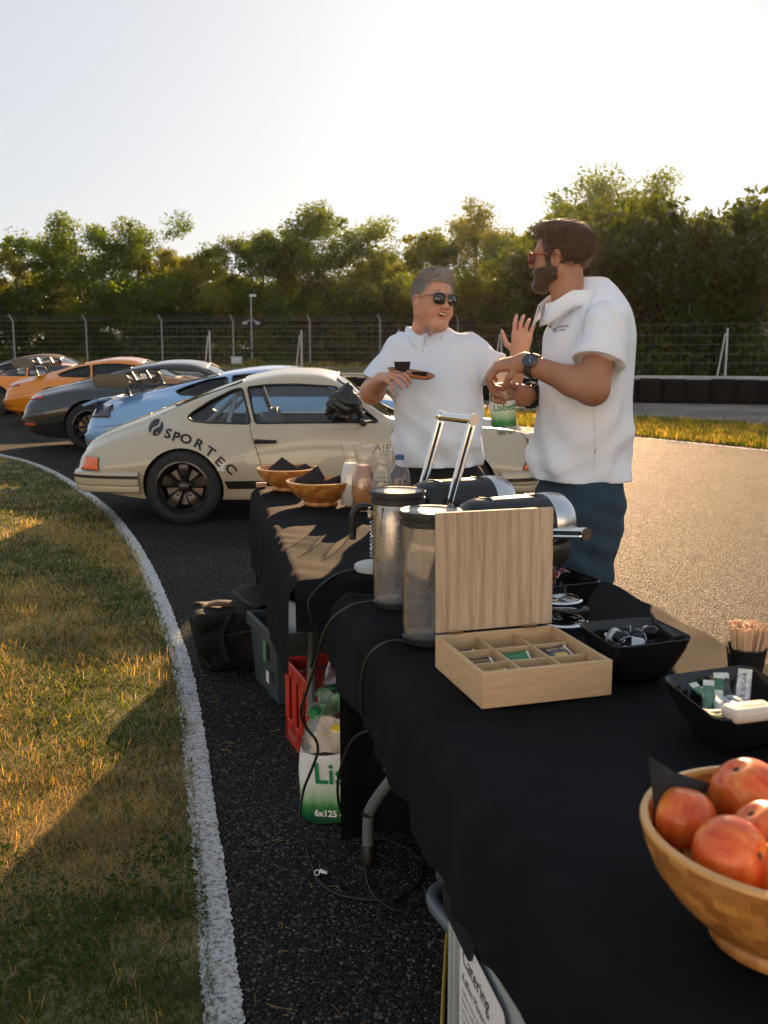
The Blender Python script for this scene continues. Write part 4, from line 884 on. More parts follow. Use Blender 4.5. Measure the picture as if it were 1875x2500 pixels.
def arm_mesh(joints, radii, hand, h_=.0062):
    """continuous arm: joints shoulder, elbow, wrist; hand from hand_bones"""
    palm, fing = hand; pts = np.array([j for j in joints]+[p for c in palm+fing for p in c[:2]]); lo = pts.min(0)-.07; hi = pts.max(0)+.07
    S, E_, W = [np.array(j, float) for j in joints]
    def fn(p):
        d = cone(p, S, E_, radii[0], radii[1]); mid = E_+(W-E_)*.28; d = smin(d, cone(p, E_, mid, radii[1], radii[2]), .03); d = smin(d, cone(p, mid, W, radii[2], radii[3]), .03)
        h2 = None
        for c in palm: x = cone(p, *c); h2 = x if h2 is None else smin(h2, x, .014)
        d = smin(d, h2, .025)
        f2 = None
        for c in fing: x = cone(p, *c); f2 = x if f2 is None else smin(f2, x, .0035)
        return smin(d, f2, .006)
    return surface(fn, lo, hi, h_)
def head_mesh(Rm, c, o, h_=.0034):
    """head and neck in its own frame (x forward, y left, z up), turned by Rm and set at c"""
    def base(p):
        q = [p[0], np.abs(p[1]), p[2]]
        d = ell(p, (-.012, 0, .038), (.100, .079, .088)); d = smin(d, ell(p, (.028, 0, -.005), (.070, .067*o.get('wide', 1), .092)), .03)
        d = smin(d, cone(q, (-.012, .056, -.048), (.060, .020, -.098), .026, .019), .03); d = smin(d, ell(p, (.072, 0, -.100), (.022, .026, .019)), .02)
        d = smin(d, ell(q, (.046, .036*o.get('wide', 1), -.040), (.036, .032, .042)), .025)
        if o.get('jowl'): d = smin(d, ell(p, (.032, 0, -.106), (.044, .046, .030)), .03)
        return d
    def fn(p):
        q = [p[0], np.abs(p[1]), p[2]]; d = base(p)
        d = smin(d, cone(q, (.088, 0, .024), (.080, .040, .022), .012, .010), .014)
        d = np.maximum(d, -ell(q, (.104, .033, .004), (.016, .019, .012)))
        d = smin(d, cone(p, (.092, 0, .014), (.112, 0, -.026), .0085, .0115), .012); d = smin(d, ell(q, (.104, .0125, -.031), (.011, .0085, .0075)), .008)
        d = smin(d, ell(p, (.093, 0, -.057), (.011, .023, .0065)), .006); d = smin(d, ell(p, (.090, 0, -.073), (.011, .020, .0065)), .006)
        if o.get('smile'): d = np.maximum(d, -ell(p, (.100, 0, -.064), (.030, .024, .0095))); d = smin(d, cone(q, (.085, .030, -.035), (.070, .045, -.050), .012, .014), .015)
        ear = ell([q[0], q[1], q[2]], (-.008, .083, -.002), (.021, .008, .033), np.array(Matrix.Rotation(R(-14), 3, 'Z')) if 0 else None); ear = np.maximum(ear, -ell(q, (-.003, .091, .002), (.011, .006, .020))); d = smin(d, ear, .008)
        d = smin(d, cone(p, (-.022, 0, -.05), (-.050, 0, -.172), o.get('neck', .058), o.get('neck', .058)+.004), .03)
        return d
    v, f = surface(fn, (-.14, -.12, -.24), (.15, .12, .15), h_); return v @ Rm.T+np.array(c), f, base
def hairline(p, lo, front, o):
    h_ = lo+(o.get('burn', -.02)-lo)*smoothstep(-.055, -.012, p[0])+(front-o.get('burn', -.02))*smoothstep(.028, .070, p[0]); return h_-p[2]
def strands(base, Rm, c, n, L, w_, o, dirfn, seed):
    """fine hair strips combed over the scalp"""
    rg = np.random.default_rng(seed); V = []; k = 0
    pts = rg.normal(0, 1, (n*5, 3)); pts /= np.linalg.norm(pts, axis=1)[:, None]; pts = np.array((-.012, 0, .038))+pts*np.array((.112, .092, .104)); pts = pts[hairline(pts.T, o['lo'], o['front'], o) < -.004][:n]
    for i in range(2):       # settle on the surface of the hair mass
        d = o['sdf']([pts[:, 0], pts[:, 1], pts[:, 2]]); g_ = np.stack([(o['sdf']([pts[:, 0]+(a == 0)*.001, pts[:, 1]+(a == 1)*.001, pts[:, 2]+(a == 2)*.001])-d)/.001 for a in range(3)], 1); g_ /= np.linalg.norm(g_, axis=1)[:, None]+1e-9; pts = pts-g_*d[:, None]
    D = dirfn(pts)+rg.normal(0, .28, pts.shape); D = D-g_*(D*g_).sum(1)[:, None]*.8; D /= np.linalg.norm(D, axis=1)[:, None]
    Ls = (L*rg.uniform(.5, 1.2, len(pts)))[:, None]; side = np.cross(D, g_); lift = rg.uniform(.1, .45, len(pts))[:, None]
    a0 = pts-g_*.002; a1 = pts+D*Ls*.55+g_*Ls*lift*.5; a2 = pts+D*Ls+g_*Ls*lift*.55
    V = np.stack([a0-side*w_, a0+side*w_, a1-side*w_*.8, a1+side*w_*.8, a2], 1); b = np.arange(len(pts))*5
    F = np.concatenate([np.stack([b, b+1, b+3], 1), np.stack([b, b+3, b+2], 1), np.stack([b+2, b+3, b+4], 1)]); return V.reshape(-1, 3) @ Rm.T+np.array(c), F
def garment(fn, lo, hi, h_, name, m, parent):
    v, f = surface(fn, lo, hi, h_); o = mesh_obj(name, np_mesh(name, v, f), m, parent, 65)
    md = o.modifiers.new('s', 'SMOOTH'); md.factor = .5; md.iterations = 2; return o
def torso_fn(prof, Rm, cen):
    """prof rows: z, half width, half depth, forward shift"""
    Z = [(r[0], r[1]) for r in prof]; Bd = [(r[0], r[2]) for r in prof]; Fs = [(r[0], r[3]) for r in prof]
    def fn(p):
        x, y, z = p[0]-cen[0], p[1]-cen[1], p[2]; fw = x*Rm[0, 0]+y*Rm[1, 0]; lf = x*Rm[0, 1]+y*Rm[1, 1]
        a = pchip(Z, z.ravel()).reshape(z.shape); b = pchip(Bd, z.ravel()).reshape(z.shape); s = pchip(Fs, z.ravel()).reshape(z.shape); fw = fw-s
        e = (np.abs(lf/a)**2.1+np.abs(fw/b)**2.1)**(1/2.1); d = (e-1)*np.minimum(a, b)*.92
        d = np.maximum(d, z-prof[-1][0]); return d, fw, lf
    return fn
def plane_cut(p, a, b, t):
    """positive beyond the point a+(b-a)*t along a->b"""
    a, b = np.array(a, float), np.array(b, float); n = b-a; L = np.linalg.norm(n); n /= L; q = a+n*L*t
    return (p[0]-q[0])*n[0]+(p[1]-q[1])*n[1]+(p[2]-q[2])*n[2]
def shirtmat(name, col):
    m = mat(name, col, .85, 0, bump=.25, bscale=420, sheen=.15, var=.03, vscale=3); return m
def glasses(Rm, c, parent, fm, lm, lens_shape, rad):
    gl = bpy.data.objects.new('sunglasses', None); C.objects.link(gl); gl.parent = parent; gl.empty_display_size = .02; X = lambda p: tuple(np.array(p) @ Rm.T+np.array(c))
    for sg in (-1, 1):
        ring = []
        for k in range(28):
            a = 2*math.pi*k/28; ca, sa = math.cos(a), math.sin(a); e = lens_shape; r_ = 1/(abs(ca)**e+abs(sa)**e)**(1/e); y = sg*.035+rad[0]*r_*ca; z = .004+rad[1]*r_*sa-(.003 if sa < 0 else 0); ring.append((.112-.55*y*y*4, y, z))
        g = MB(); g.tube([X(p) for p in ring], rad[2], 6, closed=True); g.build('rim', fm, gl)
        g = MB(); n = len(ring); g.add([X((.1135, sg*.035, .004))]+[X(p) for p in ring], [(0, 1+i, 1+(i+1) % n) for i in range(n)]); g.build('lens', lm, gl, 60, solid=.0015)
        g = MB(); g.tube([X((.100, sg*.064, .016)), X((.085, sg*.078, .014)), X((.03, sg*.084, .012)), X((-.02, sg*.088, .008)), X((-.035, sg*.087, -.012))], rad[2]*1.1, 6); g.build('temple', fm, gl)
    g = MB(); g.tube([X((.111, -.014, .013)), X((.117, 0, .015)), X((.111, .014, .013))], rad[2], 6)
    if rad[3]: g.tube([X((.110, -.02, .024)), X((.115, 0, .025)), X((.110, .02, .024))], rad[2], 6)
    g.build('bridge', fm, gl); return gl
m_denim = mat('denim', (.016, .036, .06), .9, 0, col2=(.038, .07, .10), vscale=7, bump=.3, bscale=300, stretch=(1, 1, .35)); m_blackcloth = mat('black_trousers', (.010, .011, .013), .85, bump=.2, bscale=200)
m_shoe = mat('dark_shoe', (.03, .028, .026), .6); m_white = shirtmat('white_pique', (.80, .85, .93)); m_white2 = shirtmat('pale_pique', (.66, .76, .89))
m_teeth = mat('teeth', (.75, .72, .66), .3); m_mouth = mat('mouth', (.10, .025, .02), .5)
def person(cfg):
    Y0 = cfg['Y']; b = at(cfg['px'], 900, Y0); base = Vector((b.x, Y0, 0)); A = lambda px, py, dy=0.: np.array(at(px, py, Y0+dy)-base)
    P = thing('person', cfg['label'], 'person', base); sk = cfg['skin']
    Rt = frame(cfg['tyaw']); Rh = frame(*cfg['head'])*cfg.get('hs', 1.); hc = A(*cfg['hc'])
    hv, hf, hbase = head_mesh(Rh, hc, cfg['ho'])
    parts = [(hv, hf)]
    for arm in cfg['arms']:
        J = [A(*q) for q in arm['j']]; hd_ = hand_bones(J[2]+(J[2]-J[1])*.02, *arm['hand']); parts.append(arm_mesh(J, arm['r'], hd_)); arm['J'] = J
    # trunk and legs under the clothes keep the figure whole
    S0, S1 = cfg['arms'][0]['J'][0], cfg['arms'][1]['J'][0]; hz = cfg['hip']; tc_ = np.array((cfg.get('tx', 0), cfg.get('ty', 0)))
    hipv = Rt @ np.array((0, .10, 0)); legs = [(np.array((tc_[0]+s*hipv[0], tc_[1]+s*hipv[1], hz)), np.array((tc_[0]+s*hipv[0]*1.15+cfg['knee'][0], tc_[1]+s*hipv[1]*1.15+cfg['knee'][1], .50)), np.array((tc_[0]+s*hipv[0]*1.1+cfg['foot'][0], tc_[1]+s*hipv[1]*1.1+cfg['foot'][1], .10))) for s in (-1, 1)]
    if 'vneck' in cfg:
        q_ = cfg['vneck']; vn = (hc+Rh @ np.array((-.025, 0, -.135)), np.array((tc_[0], tc_[1], 0))+Rt @ np.array(q_[0]), .050, q_[1])
    def core(p):
        d = cone(p, (tc_[0], tc_[1], hz), (tc_[0], tc_[1], S0[2]-.14), .10, .085); d = smin(d, cone(p, S0, S1, .04, .04), .04)
        d = smin(d, cone(p, (tc_[0], tc_[1], S0[2]-.14), hc+Rh @ np.array((-.05, 0, -.15)), .05, .035), .03)
        for h0, k0, f0 in legs: d = smin(d, cone(p, h0, k0, .07, .05), .03); d = smin(d, cone(p, k0, f0, .05, .04), .03)
        return d
    lo = np.array((-.55, -.45, .02)); hi = np.array((.55, .45, S0[2]+.2)); parts.append(surface(core, lo, hi, .022))
    if 'vneck' in cfg: parts.append(surface(lambda p: cone(p, *vn), np.minimum(vn[0], vn[1])-.09, np.maximum(vn[0], vn[1])+.09, .007))
    mesh_obj('body', fuse('body', parts), sk, P, 70)
    # trousers and shoes
    def trou(p):
        d = None; tf = torso_fn([(hz-.16, .15*cfg['fat'], .11*cfg['fat'], 0), (hz-.06, .160*cfg['fat'], .125*cfg['fat'], 0), (cfg['hem']+.01, .145*cfg['fat'], .115*cfg['fat'], 0), (cfg['hem']+.06, .13*cfg['fat'], .10*cfg['fat'], 0)], Rt, tc_)(p)[0]; d = np.maximum(tf, hz-.15-p[2])
        for h0, k0, f0 in legs: d = smin(d, cone(p, h0-np.array((0, 0, .03)), k0, .098*cfg['fat'], .075), .05); d = np.minimum(d, 9) if d is None else smin(d, cone(p, k0, f0, .075, .062), .03)
        d = np.maximum(d, .05-p[2]); ang = p[2]*42+3*np.sin(p[0]*14)+2*np.sin(p[1]*17)
        return d+.004*np.sin(ang)*smoothstep(hz, hz-.3, p[2])+.003*np.sin(p[2]*75+p[0]*30)
    garment(trou, (-.45, -.45, .03), (.45, .45, cfg['hem']+.10), .011, 'trousers', cfg['trm'], P)
    for h0, k0, f0 in legs:
        fw = Rt @ np.array((1, 0, 0)); v, f = surface(lambda p: np.maximum(smin(cone(p, (f0[0], f0[1], .05), (f0[0]+fw[0]*.16, f0[1]+fw[1]*.16, .035), .05, .045), cone(p, f0, (f0[0], f0[1], .05), .05, .05), .03), -p[2]+.002), (f0[0]-.26, f0[1]-.26, 0), (f0[0]+.26, f0[1]+.26, .18), .012); mesh_obj('shoe', np_mesh('shoe', v, f), m_shoe, P, 60)
    # polo shirt
    tor = torso_fn(cfg['torso'], Rt, tc_); sl = cfg['sleeve']
    def shirt(p):
        d, fw, lf = tor(p)
        for i, arm in enumerate(cfg['arms']):
            S_, E_, W_ = arm['J']; s_ = cone(p, S_+cfg.get('sin', np.zeros(3)), S_+(E_-S_)*.95, sl[i][0], sl[i][1]); s_ = np.maximum(s_, plane_cut(p, S_, E_, sl[i][2])); s_ = s_+.004*np.sin(plane_cut(p, S_, E_, 0)*60+5*np.sin(p[0]*22+p[1]*15)); d = smin(d, s_, .038)
        z = p[2]; w1 = np.sin(z*26+6*np.sin(lf*7+1)+fw*9)*np.sin(lf*13+2*np.sin(z*9)); w2 = np.sin((z*.8+lf*.9)*48+3*np.sin(fw*15)); w3 = np.sin((z*.7-fw*1.1)*34+4*np.sin(lf*11+z*6))
        low = smoothstep(cfg['hem']+.42, cfg['hem']+.05, z)
        w4 = np.sin(lf*30+2.5*np.sin(z*8+fw*10)+fw*12)
        d = d+.0085*w1*low+.004*w2*low+.0055*w3*(.4+.6*low)+.005*w4*smoothstep(cfg['hem']+.30, cfg['hem'], z)
        rid = lambda v: (1-np.abs(np.sin(v)))**3; d = d-.006*rid(z*11+lf*6+1.2*np.sin(fw*9+z*5))*low*smoothstep(0, .05, z-cfg['hem'])-.004*rid(lf*14+z*9+2*np.sin(z*7))*(1-low)
        if 'vneck' in cfg: d = np.maximum(d, -(cone(p, *vn)-.003))
        cut = cfg['hem']-z
        if 'slit' in cfg: cut = cut+np.clip(.042-2.2*np.abs(p[0]-cfg['slit']), 0, 1)*(p[1] < -.1)
        return np.maximum(d, cut)
    garment(shirt, (-.62, -.55, cfg['hem']-.03), (.62, .55, cfg['torso'][-1][0]+.06), .0078, 'polo_shirt', cfg['shm'], P)
    for i, arm in enumerate(cfg['arms']):
        S_, E_, W_ = arm['J']; ax_ = Vector(E_-S_).normalized(); tt_ = sl[i][2]; rr_ = sl[i][0]+(sl[i][1]-sl[i][0])*min(1, tt_/.95); c_ = Vector(S_+(E_-S_)*tt_)-ax_*.010; xx = ax_.orthogonal().normalized(); M = Matrix((xx, ax_.cross(xx), ax_)).transposed()
        g = MB(); g.lathe([(rr_-.006, .014), (rr_+.0035, .013), (rr_+.005, 0), (rr_+.0035, -.010), (rr_-.002, -.011)], 40, c_, M); g.build('sleeve_band', cfg['shm'], P, 50)
    # collar: a band round the neck with two pointed flaps, and the placket with buttons
    nb = hc+Rh @ np.array((-.030, 0, -.150))+np.array(cfg.get('cof', (0, 0, 0))); nk = cfg['ho'].get('neck', .058)+cfg.get('cgap', .014); G = []; up = cfg.get('cup', .0)
    for k in range(25):
        a = R(-158)+R(316)*k/24+math.pi; fwd = Rt @ np.array((math.cos(a), math.sin(a), 0)); front = max(0, math.cos(a-0.)); row = []
        op = smoothstep(.2, 1., np.array(math.cos(a))); drop = .055*float(op); fl = .023+.009*float(op)
        for r_, z_ in ((nk+.004, -.030-drop), (nk+.002, .018-drop*.8+up), (nk+.010, .022-drop*.8+up), (nk+.014+.004*float(op), .012-drop-fl*.5+up), (nk+.021+.007*float(op), -.008-drop-fl*.9+up)): row.append(tuple(nb+fwd*r_*(1+.12*float(op))+np.array((0, 0, z_))))
        G.append(row)
    g = MB(); g.grid(G); co = g.build('collar', cfg['shm'], P, 60, solid=.003)
    return P, dict(A=A, base=base, Rh=Rh, hc=hc, Rt=Rt, hbase=hbase)
def hair_on(P, D, name, col_m, o, off, extra, n, L, dirfn, seed, res=.0055):
    def sdf(p):
        d = D['hbase'](p); d = d if extra is None else smin(d, extra(p), .03); d = d-off+.003*np.sin(p[0]*120+4*np.sin(p[1]*60))*np.sin(p[1]*90+p[2]*50); return d
    def fn(p): return np.maximum(sdf(p), hairline(p, o['lo'], o['front'], o))
    v, f = surface(fn, (-.16, -.13, -.12), (.16, .13, .19), res); o2 = dict(o, sdf=sdf); sv_, sf = strands(D['hbase'], D['Rh'], D['hc'], n, L, .0007, o2, dirfn, seed)
    a = np_mesh('hair', np.concatenate([v @ D['Rh'].T+D['hc'], sv_]), np.concatenate([np.concatenate([f[:, [0, 1, 2]], f[:, [0, 2, 3]]]), sf+len(v)])); return mesh_obj(name, a, col_m, P, 70)
def hairmat(name, c1, c2, rough=.45):
    m = mat(name, c1, rough, 0, col2=c2, vscale=60, bump=.5, bscale=240, spec=.5, sheen=.25); return m
# ---- grey haired person holding the tray
pL, dL = person(dict(label='grey haired person in dark sunglasses and pale polo shirt holding a tray of cups', Y=4.25, px=1070, skin=skinmat('skin_fair', (.56, .31, .21), (.45, .22, .145)), tyaw=R(-78), head=(R(-60), R(3), R(-5)), hs=.96, hc=(1056, 738), ho=dict(jowl=1, smile=1, wide=1.03, neck=.064), fat=1.10, cof=(0, 0, .022),
  arms=[dict(j=[(980, 850, 0), (908, 958, -.03), (930, 930, -.25)], r=(.055, .047, .043, .029), hand=((.45, -.80, .22), (-.3, -.2, .95), (.8, .3, .2), [(.35, .7, .5)]*4, (.6, .6, -.1, .8, .35, .35))),
        dict(j=[(1140, 850, .0), (1242, 932, -.10), (1268, 872, -.22)], r=(.055, .047, .043, .029), hand=((.05, -.12, 1), (-.35, -.9, -.1), (-1, .1, .1), [(.25, .45, .3), (.35, .55, .35), (.4, .6, .35), (.35, .5, .3)], (.5, .9, .2, .8, .4, .1)))],
  hip=.90, hem=.955, knee=(0, -.02), foot=(0, .02), trm=m_blackcloth, shm=m_white2, sleeve=[(.066, .074, .80), (.066, .076, .66)], cgap=.016,
  torso=[(.955, .203, .172, .015), (1.05, .198, .174, .02), (1.15, .192, .168, .02), (1.28, .190, .146, .01), (1.38, .186, .126, .0), (1.44, .165, .106, -.005), (1.475, .125, .09, -.012), (1.51, .088, .072, -.018), (1.53, .055, .05, -.018)]))
m_grey = hairmat('grey_hair', (.14, .125, .11), (.40, .37, .34))
hair_on(pL, dL, 'hair', m_grey, dict(lo=-.055, front=.078, burn=.022), .0055, lambda p: ell(p, (.022, 0, .102), (.064, .060, .032)), 8000, .026, lambda q: np.stack([.5+q[:, 0]*0, .3+q[:, 1]*3, .5+q[:, 2]*2], 1), 5)
glasses(dL['Rh'], dL['hc'], pL, mat('dark_gold_frame', (.10, .075, .045), .35, .8), mat('dark_lens', (.012, .013, .012), .05, coat=1), 2.8, (.0275, .0225, .0014, 1))
X = lambda p: tuple(np.array(p) @ dL['Rh'].T+dL['hc'])
g = MB(); g.grid([[X((.089-.35*y*y*10, y, -.056)), X((.089-.35*y*y*10, y, -.0625))] for y in np.linspace(-.015, .015, 9)]); g.build('teeth', m_teeth, pL, 60, solid=.004)
g = MB(); g.grid([[X((.074, y, -.052)), X((.074, y, -.080))] for y in np.linspace(-.024, .024, 5)]); g.build('mouth', m_mouth, pL, 60)
for s_ in (-1, 1):
    g = MB(); g.tube([X((.094, s_*.014, .034)), X((.090, s_*.032, .039)), X((.074, s_*.052, .033))], [.003, .0042, .002], 6); g.build('eyebrow', m_grey, pL)
# ---- bearded person with the bottle
pR, dR = person(dict(label='person with brown hair and beard in white polo shirt and jeans opening a bottle', Y=3.35, px=1425, skin=skinmat('skin_tanned', (.42, .215, .13), (.33, .155, .09)), tyaw=R(192), head=(R(153), R(2), R(0)), hs=.87, hc=(1368, 632), ho=dict(wide=1.02, neck=.064), fat=1.08,
  arms=[dict(j=[(1482, 792, -.19), (1447, 950, -.27), (1283, 886, -.14)], r=(.058, .047, .044, .030), hand=((-.95, .10, -.12), (.12, -.30, .95), (-.2, -.9, -.3), [(.75, .7, .5), (.85, .8, .5), (.8, .8, .5), (.7, .8, .5)], (.55, .35, .55, .5, -.2, .8))),
        dict(j=[(1440, 790, .20), (1392, 960, .16), (1277, 966, .02)], r=(.056, .047, .043, .030), hand=((-.92, -.25, .05), (-.35, .92, .15), (.0, .1, 1), [(.75, .9, .6), (.8, 1.0, .6), (.85, 1.0, .6), (.9, 1.0, .6)], (.55, .35, .6, .75, .1, .6)))],
  hip=.97, hem=1.012, knee=(-.02, 0), foot=(.03, .02), trm=m_denim, shm=m_white, sleeve=[(.074, .084, .58), (.07, .08, .60)], cof=(.012, 0, -.006), cgap=.016, tx=.0, ty=0., cup=.008,
  torso=[(1.012, .186, .172, .0), (1.12, .183, .162, .0), (1.25, .185, .150, -.005), (1.38, .198, .142, -.008), (1.48, .205, .138, -.012), (1.54, .180, .124, -.022), (1.60, .132, .096, -.034), (1.65, .085, .068, -.030), (1.68, .05, .045, -.025)]))
m_brown = hairmat('brown_hair', (.045, .024, .012), (.15, .078, .036)); m_beard = hairmat('brown_beard', (.038, .022, .013), (.11, .055, .028))
hair_on(pR, dR, 'hair', m_brown, dict(lo=-.075, front=.080, burn=-.030), .0045, lambda p: smin(ell(p, (.050, 0, .108), (.060, .054, .029)), ell(p, (-.020, 0, .088), (.078, .066, .038)), .03), 9000, .028, lambda q: np.stack([-.9+q[:, 0]*6, q[:, 1]*3, -q[:, 2]*4+.35], 1), 8)
def beard(p):
    q = [p[0], np.abs(p[1]), p[2]]; d = dR['hbase'](p)-.008; d = smin(d, ell(p, (.070, 0, -.104), (.030, .034, .022)), .02)+.0012*np.sin(p[0]*260)*np.sin(p[2]*230+p[1]*190)
    reg = np.maximum(p[2]-(-.034-.25*np.clip(p[0]-.045, 0, 1)), -.018-p[0]); lipz = np.maximum(np.abs(p[2]+.067)-.012, np.abs(p[1])-.024); lip = np.maximum(lipz, .088-p[0]); d = np.maximum(d, reg); d = np.maximum(d, -lip)
    mous = np.maximum(ell(p, (.096, 0, -.048), (.014, .030, .0085)), -1); side = np.maximum(np.maximum(dR['hbase'](p)-.0045, np.maximum(p[2]-.004, -.045-p[2])), np.maximum(np.abs(p[0]-.012)-.020, .05-np.abs(p[1]))); return np.minimum(smin(d, mous, .006), side)
v, f = surface(beard, (-.06, -.11, -.16), (.14, .11, .03), .0034); mesh_obj('beard', np_mesh('beard', v @ dR['Rh'].T+dR['hc'], f), m_beard, pR, 70)
glasses(dR['Rh'], dR['hc'], pR, mat('tortoise_frame', (.28, .06, .015), .25, coat=.6), mat('amber_glass', (.45, .09, .015), .08, coat=1, trans=.5), 2.3, (.0265, .0235, .0026, 0))
A = dR['A']
# wrist watch and bracelet
def band(P, name, c, axis, r, w_, m, n=24, flat=1.): 
    z = Vector(axis).normalized(); x = z.orthogonal().normalized(); y = z.cross(x); M = Matrix((x, y, z)).transposed(); g = MB(); g.lathe([(r, -w_/2), (r+.003, -w_/2), (r+.004, 0), (r+.003, w_/2), (r, w_/2)], n, c, M); return g.build(name, m, P)
m_strap = mat('watch_strap', (.05, .045, .03), .6)
W0, W1 = A(1283, 886, -.14), A(1447, 950, -.27); ax = (W1-W0)/np.linalg.norm(W1-W0); wc = W0+ax*.028; wt = bpy.data.objects.new('wrist_watch', None); C.objects.link(wt); wt.parent = pR; wt.empty_display_size = .02
band(wt, 'strap', wc, ax, .0355, .024, m_strap)
fz = Vector((-.15, -.95, .30)); fz = (fz-Vector(ax)*fz.dot(Vector(ax))).normalized(); fx = Vector(ax); fy = fz.cross(fx); M = Matrix((fx, fy, fz)).transposed(); fc = Vector(wc)+fz*.036
g = MB(); g.lathe([(0, .0), (.023, 0), (.024, .008), (.020, .011), (.019, .009)], 28, fc, M); g.build('case', mat('gunmetal', (.10, .10, .10), .3, .9), wt)
g = MB(); g.disc(fc+fz*.0092, .0192, 28, M); g.build('dial', mat('watch_dial', (.02, .03, .045), .2, coat=1), wt)
g = MB(); g.tube([fc+fz*.0098, fc+fz*.0098+fy*.013], .0007, 4); g.tube([fc+fz*.0098, fc+fz*.0098+fx*.009-fy*.004], .0008, 4)
for k in range(12): g.box(fc+fz*.0097+fx*(.0165*math.cos(k*R(30)))+fy*(.0165*math.sin(k*R(30))), (.0016, .0016, .0006))
g.build('hands', mat('pale_mark', (.6, .6, .58), .4), wt)
B0, B1 = A(1277, 966, .02), A(1392, 960, .16); ax = (B1-B0)/np.linalg.norm(B1-B0); bc = B0+ax*.035; x_ = Vector(ax).orthogonal().normalized(); y_ = Vector(ax).cross(x_); br_ = bpy.data.objects.new('bracelet', None); C.objects.link(br_); br_.parent = pR; br_.empty_display_size = .02
for row in range(2):
    for k in range(18):
        a = 2*math.pi*k/18+row*.17; p = Vector(bc)+Vector(ax)*(row*.013-.006)+(x_*math.cos(a)+y_*math.sin(a))*.0405; g = MB(); g.lathe([(0, -.0068), (.0048, -.0048), (.0068, 0), (.0048, .0048), (0, .0068)], 8, p); g.build('bead', mat('black_bead', (.015, .015, .015), .35), br_)
# print on the chest, button, side label
def on_shirt(px, py, Yoff, V, F, P, m, name, thick=.0):
    dg = bpy.context.evaluated_depsgraph_get(); dg.update(); so_ = [c for c in P.children if c.name.startswith('polo_shirt')][0]; ev = so_.evaluated_get(dg); cpos = Vector((0, 0, CAM_H))-P.location; out = []
    bv = BVHTree.FromObject(ev, dg)
    for a, b in V:
        t = at(px+a, py-b, 4.0)-P.location; h = bv.ray_cast(cpos, (t-cpos).normalized()); q = h[0]+h[1]*(.0015 if h[1].dot(t-cpos) < 0 else -.0015) if h[0] is not None else t; out.append(q)
    g = MB(); g.add(out, F); return g.build(name, m, P, 0)
m_print = mat('grey_logo_print', (.12, .12, .13), .6)
V, F = text_mesh('SPORTEC', 7.5, 1.05, offset=.1); on_shirt(1375, 800, 0, [(a*.95, b+a*.12) for a, b in V], F, pR, m_print, 'chest_print')
V, F = text_mesh('OFFICE', 6., 1.05, offset=.1); on_shirt(1373, 808, 0, [(a*.9, b+a*.1) for a, b in V], F, pR, m_print, 'chest_print')
circ = [(5*math.cos(k*R(24)), 5*math.sin(k*R(24))) for k in range(15)]; cin = [(2.6*math.cos(k*R(24)), 2.6*math.sin(k*R(24))) for k in range(15)]
on_shirt(1355, 806, 0, circ+cin, [(i, (i+1) % 15, 15+(i+1) % 15, 15+i) for i in range(15)], pR, m_print, 'chest_emblem')
on_shirt(1344, 797, 0, [(3.4*math.cos(k*R(30)), 4*math.sin(k*R(30))) for k in range(12)], [tuple(range(12))], pR, mat('dark_button', (.06, .05, .05), .4), 'button')
on_shirt(1354, 748, 0, [(1.8*math.cos(k*R(30)), 2.*math.sin(k*R(30))) for k in range(12)], [tuple(range(12))], pR, MATS['dark_button'], 'button')
on_shirt(1452, 1101, 0, [(-2, -6), (2, -6), (2.2, 6), (-2, 6)], [(0, 1, 2, 3)], pR, mat('label_grey', (.35, .35, .35), .6), 'side_label')
on_shirt(1050, 812, 0, [(-17, 12), (-8, -2), (0, -12), (10, 0), (17, 9), (0, 14)], [(0, 1, 2, 3, 4, 5)], pL, MATS['skin_fair'], 'open_neck')
def seam_line(P, pts, wd_, name='stitching'):
    V = []; F = []; q = [v for v in spline([(a, b, 0) for a, b in pts], 6)]
    for i, v in enumerate(q):
        V += [(v.x-q[0].x-wd_, -(v.y-q[0].y)), (v.x-q[0].x+wd_, -(v.y-q[0].y)+wd_*.4)]
        if i: F.append((2*i-2, 2*i-1, 2*i+1, 2*i))
    on_shirt(q[0].x, q[0].y, 0, V, F, P, mat('shirt_stitching', (.64, .65, .67), .9), name)
seam_line(pR, [(1449, 985), (1452, 1060), (1450, 1145)], .9); seam_line(pR, [(1462, 700), (1440, 745), (1424, 800), (1420, 850)], .8); seam_line(pR, [(1345, 1143), (1400, 1152), (1470, 1152), (1530, 1150)], .7); seam_line(pL, [(960, 1112), (1040, 1118), (1120, 1116)], .7)
# placket and small embroidered rider stand-in on the pale shirt
on_shirt(1050, 842, 0, [(-6, -20), (6, -21), (7, 18), (-8, 17)], [(0, 1, 2, 3)], pL, mat('placket', (.62, .69, .80), .85), 'placket')
on_shirt(1110, 852, 0, [(-2.5, -5), (0, -2), (2.2, -5), (2.6, 1), (1, 5), (-1.5, 4)], [(0, 1, 2, 3, 4, 5)], pL, mat('embroidery', (.85, .85, .86), .8), 'chest_emblem')
